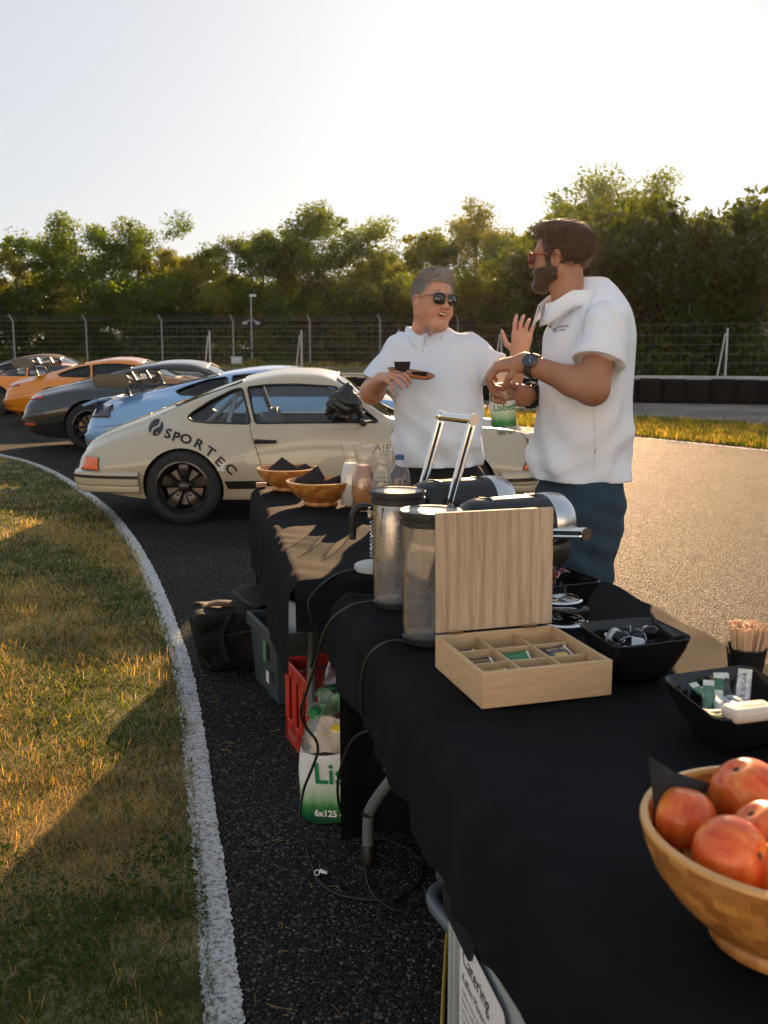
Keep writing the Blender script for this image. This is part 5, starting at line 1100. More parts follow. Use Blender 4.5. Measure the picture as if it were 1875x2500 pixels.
# ------------------------------------------------------------------ tables and cloths
TZ = .76
m_cloth = mat('black_tablecloth', (.008, .0092, .0105), .9, 0, var=.25, vscale=3, bump=.2, bscale=500, spec=.09)
m_steel = mat('grey_painted_tube', (.17, .19, .20), .45, .3); m_board = mat('table_board', (.35, .34, .32), .6)
def cloth(name, label, A, a, b, L, W, drops, seed, nL, nW, pucker=1., flare=.012):
    """A far left corner, a unit vector towards the camera, b unit vector to the right; drops: left, right, far, near"""
    rs = np.random.default_rng(seed); g = MB(); z0 = TZ+.012; rr = .018
    U = np.concatenate([[0], np.linspace(.012, W-.012, nW), [W]]); V = np.concatenate([[0], np.linspace(.012, L-.012, nL), [L]])
    def hgt(u, v):
        d = np.minimum(np.minimum(u, W-u), np.minimum(v, L-v)); e = np.exp(-u/.10); e2 = np.exp(-(W-u)/.12)
        w_ = 1.25*.0045*pucker*e*np.sin(v*34+3*np.sin(v*5.3)-u*30+1.5*np.sin(v*13))+.003*e2*np.sin(v*27+u*14); w_ += .0013*np.sin(v*19+u*7+2*np.sin(u*9))*np.sin(u*11+v*3)
        w_ += .0026*pucker*np.sin((u*1.0+v*.45)*38+2*np.sin(v*6))*np.exp(-u/.22)*smoothstep(.0, .03, u)
        return z0+w_-rr*.9*np.clip(1-d/.02, 0, 1)**2
    uu, vv = np.meshgrid(U, V, indexing='ij'); zz = hgt(uu, vv); P = [[A+b*u+a*v for v in V] for u in U]
    g.grid([[(P[i][j].x, P[i][j].y, zz[i, j]) for j in range(len(V))] for i in range(len(U))], flip=True)
    def skirt(line, out, drop, phase, amp, fl, flip):
        G = []; n = 16
        for k, (p, z, s) in enumerate(line):
            dr = drop(s) if callable(drop) else drop; row = []
            for j in range(n+1):
                t = j/n; dz = dr*t; o_ = rr*math.sin(min(1, dz/.03)*math.pi/2); fold = amp*(t**.8)*(math.sin(s*17+phase+1.6*math.sin(s*6))+.5*math.sin(s*41+phase*2))+.0035*pucker*min(1, dz/.015)*math.exp(-dz/.06)*math.sin(s*34+3*math.sin(s*5.3))
                q = p+out*(o_+fold+(fl(s) if callable(fl) else fl)*t); row.append((q.x, q.y, max(.006, z-dz)))
            G.append(row)
        g.grid(G, flip=flip)
    if drops[0]: skirt([(P[0][j], zz[0, j], V[j]) for j in range(len(V))], -b, drops[0], seed, .007, flare, True)
    if drops[1]: skirt([(P[-1][j], zz[-1, j], V[j]) for j in range(len(V))], b, drops[1], seed+1., .018, .03, False)
    if drops[2]: skirt([(P[i][0], zz[i, 0], U[i]) for i in range(len(U))], -a, drops[2], seed+2., .012, .015, False)
    if drops[3]: skirt([(P[i][-1], zz[i, -1], U[i]) for i in range(len(U))], a, drops[3], seed+3., .012, .02, True)
    o = g.build(name, m_cloth, None, 55); return tag(o, label, 'tablecloth', 'black tablecloths')
def folding_table(label, A, a, b, L, W, ins=.07):
    t = thing('folding_table', label, 'table', A+a*L/2+b*W/2); rz = math.atan2(b.y, b.x); t.rotation_euler = (0, 0, rz)
    g = MB(); g.box((0, 0, TZ-.026), (W-.07, L-.07, .03)); g.build('tabletop', m_board, t, bevel=.006)
    for s in (-1, 1):
        for e in (-1, 1):
            y0 = s*(L/2-.22); g = MB(); g.tube([(e*(W/2-ins), y0, TZ-.03), (e*(W/2-ins), y0, .30), (e*(W/2-ins-.04), y0+.0, .18), (e*(W/2-ins-.04), y0, .0)], .014, 8); g.build('leg', m_steel, t)
        g = MB(); g.tube([(-(W/2-.08), y0, .34), (W/2-.08, y0, .34)], .011, 8); g.build('crossbar', m_steel, t)
    return t
nA = Vector((-.124, 2.684, 0)); na = Vector((.213, -.977, 0)); nb_ = Vector((.977, .213, 0)); NL, NW = 2.05, .81
folding_table('near folding table under the black cloth with the wooden tea box', nA, na, nb_, NL, NW, .20)
cloth('tablecloth', 'black cloth on the near table under the tea box and fruit bowl', nA, na, nb_, NL, NW, (lambda s: .19-.05*math.exp(-s/.12)+.012*math.sin(s*7), .74, .74, .30), 3, 200, 80, 1., lambda s: .012+.02*math.exp(-s/.12))
fA = Vector((-.645, 4.85, 0)); fa = Vector((.185, -.983, 0)); fb = Vector((.983, .185, 0)); FL, FW = 2.06, .58
folding_table('far folding table under the black cloth with wooden napkin bowls', fA, fa, fb, FL, FW)
cloth('tablecloth', 'black cloth on the far table under the napkin bowls and carafes', fA, fa, fb, FL, FW, (lambda s: .30+.03*math.sin(s*5), .74, .74, .13), 8, 130, 50, .45)
# bent grey leg and foot tube that show below the near cloth
lg = thing('table_leg_frame', 'bent grey tube of the folding leg frame below the near cloth', 'table leg', (-.045, 2.60, 0))
g = MB(); g.tube(spline([(0, 0, .05), (0, 0, .13), (.012, -.01, .18), (.06, -.05, .27), (.16, -.10, .42), (.24, -.12, .55)], 5), .0165, 10); g.build('tube', m_steel, lg)
g = MB(); g.lathe([(.0, 0), (.021, 0), (.021, .055), (.017, .06)], 12); g.build('rubber_foot', m_blk, lg)
g = MB(); g.lathe([(.0175, -.006), (.020, -.006), (.020, .006), (.0175, .006)], 12, (0, 0, .155)); g.build('strap', m_blk, lg)
g = MB(); g.tube(spline([(.42, 2.52, .022), (.24, 2.475, .022), (.155, 2.44, .022), (.128, 2.385, .022), (.15, 2.30, .022), (.22, 2.15, .022), (.30, 2.0, .022)], 6), .019, 10)
tag(g.build('foot_tube', m_steel), 'grey U shaped foot tube on the asphalt by the catering box', 'table leg')

# ------------------------------------------------------------------ things on the ground by the tables
def label_print(o_c, X, Yv, N, rows, m, parent, name):
    """flat text rows on a surface: origin, x axis, y axis, normal; rows (text, size, x, y)"""
    for txt, sz, x, y, mm in rows:
        V, F = text_mesh(txt, sz); xs_ = min(a for a, _ in V); g = MB(); g.add([o_c+X*(a-xs_+x)+Yv*(b+y)+N*.0012 for a, b in V], F); g.build(name, mm, parent, 0)
m_dkprint = mat('black_ink', (.02, .02, .02), .6); m_redprint = mat('red_ink', (.5, .03, .03), .6); m_paper = mat('white_paper', (.8, .8, .8), .6)
def tote(name, label, cat, corner, along, into, L, W, Hh, m, rim=.03, taper=.03, wall=.006, ribs=0, group=None):
    """open plastic box; corner = near left bottom corner, along = unit vector of the long side, into = across"""
    t = thing(name, label, cat, corner, 0, group); al, it = along, into; q = []
    def ringz(z, inset, e=0.):
        k = inset; return [al*(k-e)+it*(k-e)+Vector((0, 0, z)), al*(L-k+e)+it*(k-e)+Vector((0, 0, z)), al*(L-k+e)+it*(W-k+e)+Vector((0, 0, z)), al*(k-e)+it*(W-k+e)+Vector((0, 0, z))]
    rings = [ringz(.0, taper), ringz(Hh, 0), ringz(Hh, wall), ringz(.012, taper+wall)]
    vs_ = [p for r in rings for p in r]; fs = [(3, 2, 1, 0)]
    for i in range(3):
        for k in range(4): fs.append((i*4+k, i*4+(k+1) % 4, (i+1)*4+(k+1) % 4, (i+1)*4+k))
    fs.append((12, 13, 14, 15)); g = MB(); g.add(vs_, fs); b_ = g.build('shell', m, t, 30, bevel=.003)
    g = MB(); r0, r1 = ringz(Hh-rim, .004, .014), ringz(Hh+.003, .004, .014); ri0, ri1 = ringz(Hh-rim, .003), ringz(Hh+.003, wall)
    vs_ = r0+r1+ri1+ri0; fs = []
    for i, j in ((0, 1), (1, 2), (3, 0)):
        for k in range(4): fs.append((i*4+k, i*4+(k+1) % 4, j*4+(k+1) % 4, j*4+k))
    g.add(vs_, fs); g.build('rim', m, t, 30, bevel=.003)
    for k in range(ribs):
        s = (k+1)/(ribs+1); g = MB(); p0 = al*(L*s)+it*(taper-.004)+Vector((0, 0, .01)); p1 = al*(L*s)+it*(-.006)+Vector((0, 0, Hh-rim)); e = al*.007
        g.add([p0-e, p0+e, p1+e, p1-e, p0-e+it*.02, p0+e+it*.02, p1+e+it*.02, p1-e+it*.02], [(0, 1, 2, 3), (0, 4, 5, 1), (2, 6, 7, 3), (1, 5, 6, 2), (0, 3, 7, 4)]); g.build('rib', m, t, 30, bevel=.002)
    return t
m_lgrey = mat('light_grey_plastic', (.38, .42, .42), .5, var=.06, vscale=5); m_dgrey = mat('slate_plastic', (.045, .062, .066), .5, var=.1, vscale=6); m_redp = mat('red_plastic', (.50, .035, .02), .42, var=.08, vscale=6)
al = Vector((.213, -.977, 0)); it = Vector((.977, .213, 0)); c0 = Vector((.116, 1.73, 0))
ct = tote('catering_box', 'light grey catering box with white printed label under the near table', 'storage box', c0, al, it, .60, .40, .55, m_lgrey, .045, .018, ribs=0)
N_ = -it; 
for s_ in (.03, .06, .43, .455, .55):
    g = MB(); g.box(c0*0+al*s_+it*.006+Vector((0, 0, .25)), (.01, .012, .48), math.atan2(al.y, al.x)); g.build('rib', m_lgrey, ct, 30, bevel=.003)
lo_ = al*.13-it*.004+Vector((0, 0, .20)); X_, Y_ = al, Vector((0, 0, 1)); w_, h2 = .24, .235
g = MB(); poly = corner_poly([(0, 0), (w_, 0), (w_, h2), (0, h2)], .02); g.add([lo_+X_*a+Y_*b+N_*.004 for a, b in poly], [tuple(range(len(poly)))]); g.build('label', m_paper, ct, 0)
label_print(lo_+N_*.004, X_, Y_, N_, [('Catering', .043, .018, .18, m_dkprint), ('Kaffee Material', .024, .018, .145, m_dkprint), ('Kaffee, Zucker, Rahm', .0135, .018, .122, m_dkprint), ('Becher, Löffel, Tee', .0135, .018, .104, m_dkprint), ('Servietten, Kapseln', .0135, .018, .086, m_dkprint), ('Teller, Besteck', .0135, .018, .068, m_dkprint), ('SPORTEC', .022, .075, .02, m_redprint), ('S|', .034, .03, .017, m_redprint)], None, ct, 'label_text')
g = MB(); poly = corner_poly([(.04, .415), (.20, .41), (.22, .46), (.02, .46)], .015); g.add([al*a-it*.003+Vector((0, 0, b)) for a, b in poly], [tuple(range(len(poly)))]); g.build('grip', m_blk, ct, 0, solid=.02)
# grey crate, red bottle crate
e1 = Vector((-.38, .925, 0)); i1 = Vector((.925, .38, 0)); g0 = Vector((-.445, 3.84, 0))
gt = tote('grey_crate', 'slate grey plastic crate between the backpack and the red crate', 'crate', g0, e1, i1, .40, .30, .30, m_dgrey, .05, .02)
for s_, cc, hh_ in ((.10, (.10, .22, .10), .09), (.06, (.65, .66, .65), .05)):
    g = MB(); p = e1*s_+Vector((0, 0, .16 if hh_ > .06 else .08))+i1*.0; g.add([p+e1*a-i1*(-.004-.0) +Vector((0, 0, b)) -i1*.010*0 for a, b in ((0, 0), (.045, 0), (.045, hh_), (0, hh_))], [(0, 1, 2, 3)]); o = g.build('sticker', mat('sticker%d' % int(hh_*100), cc, .5), gt, 0); o.location = -i1*.012
for k in range(2):
    g = MB(); p = e1*(.18+.05*k)+i1*.12; g.box(p+Vector((0, 0, .30)), (.19, .008, .16), math.atan2(e1.y, e1.x)+.25, M=Matrix.Rotation(.3+math.atan2(e1.y, e1.x), 3, 'Z') @ Matrix.Rotation(.35, 3, 'X')); o = g.build('pale_panel', mat('pale_panel', (.28, .32, .32), .4), None, bevel=.002); o.location = g0; tag(o, 'thin pale panel standing in the grey crate, %s one' % ('front', 'rear')[k], 'panel')
e2 = Vector((-.36, .933, 0)); i2 = Vector((.933, .36, 0)); r0 = on(776, 1690, .31); r0 = Vector((r0.x, r0.y, 0))
rt = thing('bottle_crate', 'red plastic bottle crate behind the shrink wrapped bottles', 'crate', r0); RL, RW, RH = .40, .30, .31
def slat(c, dx, dy, dz, name='wall_panel'):
    g = MB(); M = Matrix((e2, i2, Vector((0, 0, 1)))).transposed(); g.box(e2*c[0]+i2*c[1]+Vector((0, 0, c[2])), (dx, dy, dz), M=M); return g.build(name, m_redp, rt, 30, bevel=.004)
for w0 in (0, RW):
    slat((RL/2, w0, RH-.025), RL, .012, .05, 'rim'); slat((RL/2, w0, .045), RL, .012, .09)
    for k in range(5): slat((.02+k*(RL-.04)/4, w0, RH/2), .04, .012, RH-.02, 'post')
for l0 in (0, RL):
    slat((l0, RW/2, RH-.025), .012, RW, .05, 'rim'); slat((l0, RW/2, .13), .012, RW, .24)
slat((RL/2, RW/2, .008), RL, RW, .012, 'floor')
V, F = text_mesh('hugo', .05); g = MB(); g.add([e2*(.30-a)-i2*.0075+Vector((0, 0, .03+b)) for a, b in V], F); g.build('print', mat('pale_red_print', (.55, .25, .22), .5), rt, 0)
# bottles
m_pet = thinglass('clear_plastic', (.96, .97, .97), 1.6, .03, 1.5, .06); m_water = thinglass('water', (.93, .95, .95), .6, .0, 1.33, .10); m_bcap = mat('blue_cap', (.05, .13, .28), .4); m_gcap = mat('green_cap', (.03, .25, .08), .4)
def bottle(name, label, loc, Hh, r, cap, lab=None, water=.5, group=None, tilt=None, feet=5):
    t = thing(name, label, 'bottle', loc, 0, group)
    if tilt: t.rotation_euler = tilt
    prof = [(.0, .012), (r*.55, .006), (r*.86, .002), (r*.98, .02), (r, .05), (r, Hh*.36), (r*.97, Hh*.38), (r, Hh*.40), (r, Hh*.58), (r*.93, Hh*.68), (r*.72, Hh*.80), (r*.45, Hh*.88), (r*.30, Hh*.915), (r*.30, Hh*.95)]
    g = MB(); n = 40; rings = []
    for rr_, z in prof:
        rings.append([(rr_*(1-(.20*max(0, math.cos(k*2*math.pi/n*feet))**2 if z < .03 and rr_ > .2*r else 0))*math.cos(2*math.pi*k/n), rr_*(1-(.20*max(0, math.cos(k*2*math.pi/n*feet))**2 if z < .03 and rr_ > .2*r else 0))*math.sin(2*math.pi*k/n), z+(.014*max(0, math.cos(k*2*math.pi/n*feet))**2 if z < .03 and rr_ > .2*r else 0)) for k in range(n)]+[])
    for r_ in rings: r_.append(r_[0])
    g.grid(rings, flip=True); g.build('bottle_wall', m_pet, t, 60)
    if water:
        pw = [(q[0]*.965, q[1]+.002) for q in prof if q[1] < Hh*water]; pw.append((pw[-1][0], Hh*water)); pw.append((0, Hh*water)); g = MB(); g.lathe(pw, 28); g.build('water', m_water, t, 50)
    if cap:
        g = MB(); cr = r*.30+.004; g.lathe([(cr, Hh*.94), (cr+.001, Hh*.955), (cr+.001, Hh-.002), (cr-.002, Hh), (0, Hh)], 20); g.lathe([(cr+.002, Hh*.925), (cr+.002, Hh*.938)], 20); g.build('cap', cap, t, 40)
    if lab: lab(t, r, Hh)
    return t
def bandmat(name, lower, upper, z0, wob):
    """printed band: pale above, green hills below a wavy edge"""
    m = bpy.data.materials.new(name); m.use_nodes = True; t = m.node_tree; b = t.nodes['Principled BSDF']; b.inputs['Roughness'].default_value = .4; L = t.links.new; tc = t.nodes.new('ShaderNodeTexCoord'); sp = t.nodes.new('ShaderNodeSeparateXYZ'); L(tc.outputs['Object'], sp.inputs[0])
    n = t.nodes.new('ShaderNodeTexNoise'); n.inputs['Scale'].default_value = 60; n.inputs['Detail'].default_value = 4; mp = t.nodes.new('ShaderNodeMapping'); mp.inputs['Scale'].default_value = (1, 1, .15); L(tc.outputs['Object'], mp.inputs[0]); L(mp.outputs[0], n.inputs['Vector'])
    a = t.nodes.new('ShaderNodeMath'); a.operation = 'MULTIPLY_ADD'; a.inputs[1].default_value = wob; L(n.outputs[0], a.inputs[0]); L(sp.outputs[2], a.inputs[2])
    mr = t.nodes.new('ShaderNodeMapRange'); mr.inputs[1].default_value = z0[0]; mr.inputs[2].default_value = z0[1]; L(a.outputs[0], mr.inputs[0]); r = t.nodes.new('ShaderNodeValToRGB'); e = r.color_ramp.elements; e[0].color = (*lower, 1); e[1].color = (*upper, 1); e[0].position = .0; e[1].position = 1.
    k = e.new(.35); k.color = (.03, .22, .05, 1); k = e.new(.6); k.color = (.35, .55, .30, 1); L(mr.outputs[0], r.inputs[0]); L(r.outputs[0], b.inputs['Base Color']); MATS[name] = m; return m
m_green = mat('green_ink', (.0, .22, .07), .5)
def wraptext(s, size, r, z, phi, m, t, name='label_text'):
    V, F = text_mesh(s, size, 1., offset=.0006); g = MB(); g.add([((r+.0012)*math.cos(phi+a/r), (r+.0012)*math.sin(phi+a/r), z+b) for a, b in V], F); return g.build(name, m, t, 0)
def water_label(t, r, Hh):
    z0, z1 = Hh*.13, Hh*.48; g = MB(); g.lathe([(r+.0006, z0), (r+.0006, z1)], 40); g.build('label', bandmat('water_label_%d' % int(Hh*1000), (.005, .07, .02), (.72, .76, .70), (z0, z0+Hh*.30), Hh*.08), t, 60); wraptext('Lisbeth', r*.72, r, Hh*.355, R(-82), m_green, t)
# crate bottle and bottles lying in the crate
q = e2*.30+i2*.07; bottle('crate_bottle', 'clear bottle with blue cap standing at the back of the red crate', r0+q+Vector((0, 0, .02)), .31, .042, m_bcap, None, .0)
for k, (a_, b_) in enumerate(((.08, .09), (.17, .10), (.09, .20))):
    q = e2*a_+i2*b_; bottle('crate_bottle', ('clear bottle without cap in the near corner of the red crate', 'clear capless bottle in the middle of the red crate', 'capless clear bottle at the right side of the red crate')[k], r0+q+Vector((0, 0, .02)), .33, .041, None, None, .0)
# crumpled clear film in the crate
def film(c, sz, seed, label, m):
    rs = random.Random(seed); ph = [rs.uniform(0, 6) for _ in range(6)]; G = []
    for i in range(15):
        row = []
        for j in range(13):
            th = 2*math.pi*i/14; u = j/12; r_ = sz*(.55+.35*math.sin(u*2.6+.3))*(1+.16*math.sin(3*th+ph[0]+u*4)+.1*math.sin(7*th+ph[1]-u*6)); row.append((r_*math.cos(th), r_*math.sin(th), sz*1.5*u*(1+.15*math.sin(2*th+ph[2]))))
        row = row; G.append(row)
    G[-1] = G[0]; g = MB(); g.grid(G); o = g.build('clear_film', m, None, 50, c); return tag(o, label, 'film')
m_film = thinglass('crumpled_film', (.9, .92, .92), 2.2, .12, 1.5, .22)
film(r0+e2*.12+i2*.14+Vector((0, 0, .22)), .085, 4, 'crumpled clear film bag on the bottles in the red crate', m_film)
# shrink wrapped six pack
pk = on(790, 2003, 0); pk = Vector((pk.x+.055, pk.y+.06, 0)); pk = pk+Vector((-.005, .06, 0)); pt = thing('bottle_pack', 'shrink wrapped pack of water bottles with green print beside the red crate', 'bottle pack', pk, R(-14)); pt.scale = (1.12, 1.12, 1.12); pr_ = .046
for i in range(2):
    for j in range(3):
        bt = bottle('bottle', None, (0, 0, 0), .315, pr_-.002, None, None, .0); bt.parent = pt; bt.location = ((i-.5)*2*pr_, (j-1)*2*pr_, .004)
        for k_ in ('label', 'category'):
            if k_ in bt: del bt[k_]
        # joined down to one part each
for bt in [c for c in pt.children]:
    kids = list(bt.children); w0 = kids[0]; w0.parent = pt; w0.location = bt.location; w0.name = 'bottle'; bpy.data.objects.remove(bt)
    g = MB(); g.lathe([(.017, .285), (.0175, .313), (0, .315)], 14); o = g.build('cap', m_gcap, w0, 40)
def wrapring(z, o_, ph):
    out = []
    for k in range(48):
        th = 2*math.pi*k/48; sx, sy = pr_*2+o_, pr_*3+o_; c_, s_ = math.cos(th), math.sin(th); e = 5.; r_ = 1/(abs(c_/sx)**e+abs(s_/sy)**e)**(1/e); r_ *= 1+.012*math.sin(7*th+z*30+ph)+.008*math.sin(13*th-z*50); out.append((r_*c_, r_*s_, z+.006*math.sin(5*th+ph)))
    return out+[out[0]]
g = MB(); g.grid([wrapring(z, .002 if z < .19 else .002-(z-.19)*.20, 1.) for z in np.linspace(.008, .205, 12)], flip=True); o = g.build('printed_wrap', bandmat('wrap_print', (.0, .06, .02), (.74, .76, .74), (.03, .14), .035), pt, 60); 
g = MB(); g.grid([wrapring(z, .002-(z-.19)*.25, 1.+z*9) for z in np.linspace(.205, .30, 9)], flip=True); g.build('clear_wrap', m_film, pt, 60)
X_ = Vector((1, 0, 0))
def facetext(s, size, x, z, m, ang=0.):
    V, F = text_mesh(s, size, 1., offset=.001); g = MB(); ca, sa = math.cos(ang), math.sin(ang); g.add([(x+a*ca-b*sa, -(pr_*3+.0085), z+a*sa+b*ca) for a, b in V], F); g.build('wrap_text', m, pt, 0)
facetext('Lis', .085, .012, .125, m_green, .06); facetext('6x125 cl', .026, .012, .03, m_paper, .06)
V, F = text_mesh('beth', .045, 1., offset=.001); g = MB(); g.add([(-(pr_*2+.0085), .07-a, .085+b) for a, b in V], F); g.build('wrap_text', m_green, pt, 0)
rs = random.Random(12); m_gfilm = mat('green_printed_film', (.01, .25, .06), .3, col2=(.5, .6, .5), vscale=25)
for k in range(9):
    a = rs.uniform(0, 6.28); p = Vector((rs.uniform(-.07, .05), rs.uniform(-.12, .10), .285)); q = p+Vector((rs.uniform(-.03, .03), rs.uniform(-.03, .03), rs.uniform(.03, .065))); d = Vector((math.cos(a), math.sin(a), .2))*.03
    g = MB(); g.grid([[p-d, p+d*.3+Vector((0, 0, .01)), p+d], [(p+q)/2-d*1.2, (p+q)/2+Vector((.012, .01, 0)), (p+q)/2+d*1.1], [q-d*.6, q+Vector((-.01, .01, .006)), q+d*.8]]); g.build('film_flap', m_gfilm if k % 3 else m_film, pt, 60, solid=.0012, sub=1)
g = MB(); g.add([(.03+.022*math.cos(k*R(30)), -(pr_*3+.004)+.02, .275+.013*math.sin(k*R(30))) for k in range(12)], [tuple(range(12))]); g.build('yellow_sticker', mat('yellow_ink', (.75, .6, .03), .5), pt, 0)
# backpack
bp = thing('backpack', 'black backpack lying on the asphalt beside the far table', 'backpack', (-.65, 4.42, 0)); bp.rotation_euler = (0, 0, .2); bp.scale = (1.12, 1.1, 1.0); m_bag = mat('black_nylon', (.004, .004, .004), .75, bump=.25, bscale=160, col2=(.008, .0077, .007), vscale=12, spec=.25)
def fbag(p):
    p = [p[0]+.42*(p[2]-.12)*(p[2] > .02), p[1]+.15*(p[2]-.1), p[2]*1.08]; x, y, z = p; q = [np.abs(x-.0)-.125-.03*np.sin(z*14)+.25*np.abs(z-.14)*0, np.abs(y)-.10, np.abs(z-.155)-.105]; d = np.sqrt(np.maximum(q[0], 0)**2+np.maximum(q[1], 0)**2+np.maximum(q[2], 0)**2)+np.minimum(np.maximum(q[0], np.maximum(q[1], q[2])), 0)-.045
    d = smin(d, ell(p, (.03, -.12, .12), (.11, .055, .10)), .02); d = smin(d, ell(p, (-.10, -.01, .26), (.07, .09, .055)), .04); d = smin(d, ell(p, (-.13, -.04, .13), (.045, .08, .09)), .03); d = np.maximum(d, .004-z)
    return d+.011*wrinkle(p, 22)+.005*wrinkle(p, 50, 2.)
v, f_ = surface(fbag, (-.34, -.28, -.01), (.30, .24, .38), .009); mesh_obj('bag_body', np_mesh('bag', v, f_), m_bag, bp, 70)
for k, pts in enumerate(([(-.15, -.06, .29), (-.185, -.09, .22), (-.185, -.12, .10), (-.16, -.13, .02)], [(-.05, -.14, .30), (-.10, -.18, .20), (-.08, -.19, .08)], [(.06, -.15, .28), (.09, -.19, .16), (.10, -.185, .05)])):
    g = MB(); g.tube(spline(pts, 6), .016, 8, flat=.35); g.build('strap', m_bag, bp, 60)
g = MB(); g.tube(spline([(-.15, -.04, .285), (-.13, -.06, .305), (-.07, -.06, .30), (-.04, -.04, .28)], 6), .010, 8); g.build('carry_handle', mat('tan_webbing', (.14, .10, .06), .8), bp, 60)
g = MB(); g.tube(spline([(-.08, -.168, .19), (.02, -.185, .21), (.12, -.165, .19)], 6), .003, 5); g.build('zip', mat('zip', (.05, .05, .05), .3, .6), bp)
# dark flat board resting on the backpack
bd = at(640, 1452, 4.52); g = MB(); g.box((0, 0, 0), (.16, .26, .016), M=Matrix.Rotation(R(-35), 3, 'Z') @ Matrix.Rotation(R(24), 3, 'Y')); o = g.build('dark_board', mat('dark_board', (.05, .052, .055), .5), None, 30, bd, bevel=.004); tag(o, 'flat dark board with a light edge resting on the backpack', 'board')
g = MB(); g.grid([[Vector((-.52, 4.34, .003))+Vector((.16*u+.05*math.sin(v*5), .22*v, .10+.10*math.sin(u*3)*math.cos(v*2)+.04*math.sin(u*9+v*5))) for u in np.linspace(0, 1, 12)] for v in np.linspace(0, 1, 12)]); tag(g.build('black_jacket', m_bag, None, 70, solid=.012), 'black cloth heaped between backpack and far table', 'jacket')

# ------------------------------------------------------------------ cables
m_cab = mat('black_cable', (.012, .012, .012), .45); Kf = 1875/1659
def cable(name, label, pts, r=.0042, m=None, cat='cable'):
    P = [at(a*Kf, b*Kf, c) if c > 0 else on(a*Kf, b*Kf, .006) for a, b, c in pts]; g = MB(); g.tube(spline(P, 7), r, 7); return tag(g.build(name, m or m_cab), label, cat)
cable('power_cable', 'black cable from the white round base hanging behind the crates', [(792, 1233, 2.96), (755, 1233, 2.93), (715, 1248, 2.86), (683, 1275, 2.80), (667, 1300, 2.78), (672, 1335, 2.78), (690, 1375, 2.80), (684, 1400, 2.9), (672, 1440, 3.0)])
cable('power_cable', 'black cable in a long S curve past the bottle pack to the paper tag', [(808, 1300, 2.55), (770, 1305, 2.53), (735, 1322, 2.52), (708, 1352, 2.54), (692, 1395, 2.56), (680, 1440, 2.58), (660, 1500, 2.60), (650, 1540, 2.62), (662, 1572, 2.63), (682, 1598, 2.63), (686, 1625, 2.63), (672, 1665, 2.64), (655, 1710, 2.66), (648, 1770, 2.62), (662, 1830, 2.60), (676, 1875, -1), (690, 1905, -1), (730, 1932, -1), (800, 1944, -1), (862, 1940, -1), (905, 1905, -1), (915, 1860, -1), (908, 1820, -1)])
cable('power_cable', 'black cable looping from the near tank over the cloth edge', [(872, 1386, 2.18), (845, 1385, 2.16), (812, 1400, 2.15), (790, 1432, 2.16), (781, 1480, 2.18), (784, 1540, 2.2), (800, 1585, 2.25), (815, 1600, 2.35)])
cable('power_cable', 'black cable hanging in a bow before the black side cloth', [(820, 1582, 2.45), (790, 1581, 2.47), (762, 1598, 2.5), (742, 1640, 2.52), (730, 1690, 2.54), (732, 1735, 2.56), (742, 1765, 2.58)])
cable('coiled_cable', 'loose loop of thin black cable on the asphalt by the leg', [(830, 1800, -1), (800, 1830, -1), (790, 1880, -1), (805, 1930, -1), (850, 1965, -1), (900, 1960, -1), (935, 1925, -1), (930, 1880, -1), (890, 1840, -1), (840, 1815, -1), (810, 1812, -1)], .003)
cable('yellow_cable', 'yellow cable on the asphalt along the catering box', [(972, 1985, -1), (966, 2020, -1), (962, 2080, -1), (958, 2150, -1), (955, 2230, -1), (955, 2330, -1)], .005, mat('yellow_cable', (.42, .28, .02), .5))
tg = on(685*Kf, 1885*Kf, .012); g = MB(); g.lathe([(.006, -.006), (.008, -.006), (.008, .008), (.006, .008)], 12, tg, Matrix.Rotation(R(60), 3, 'X')); g.add([tg+Vector(v) for v in ((.004, -.004, .004), (.028, -.012, .002), (.030, -.002, .006), (.008, .008, .008))], [(0, 1, 2, 3)]); tag(g.build('cable_tag', m_paper, None, 40, solid=.0006), 'white paper tag wrapped round the black cable', 'tag')
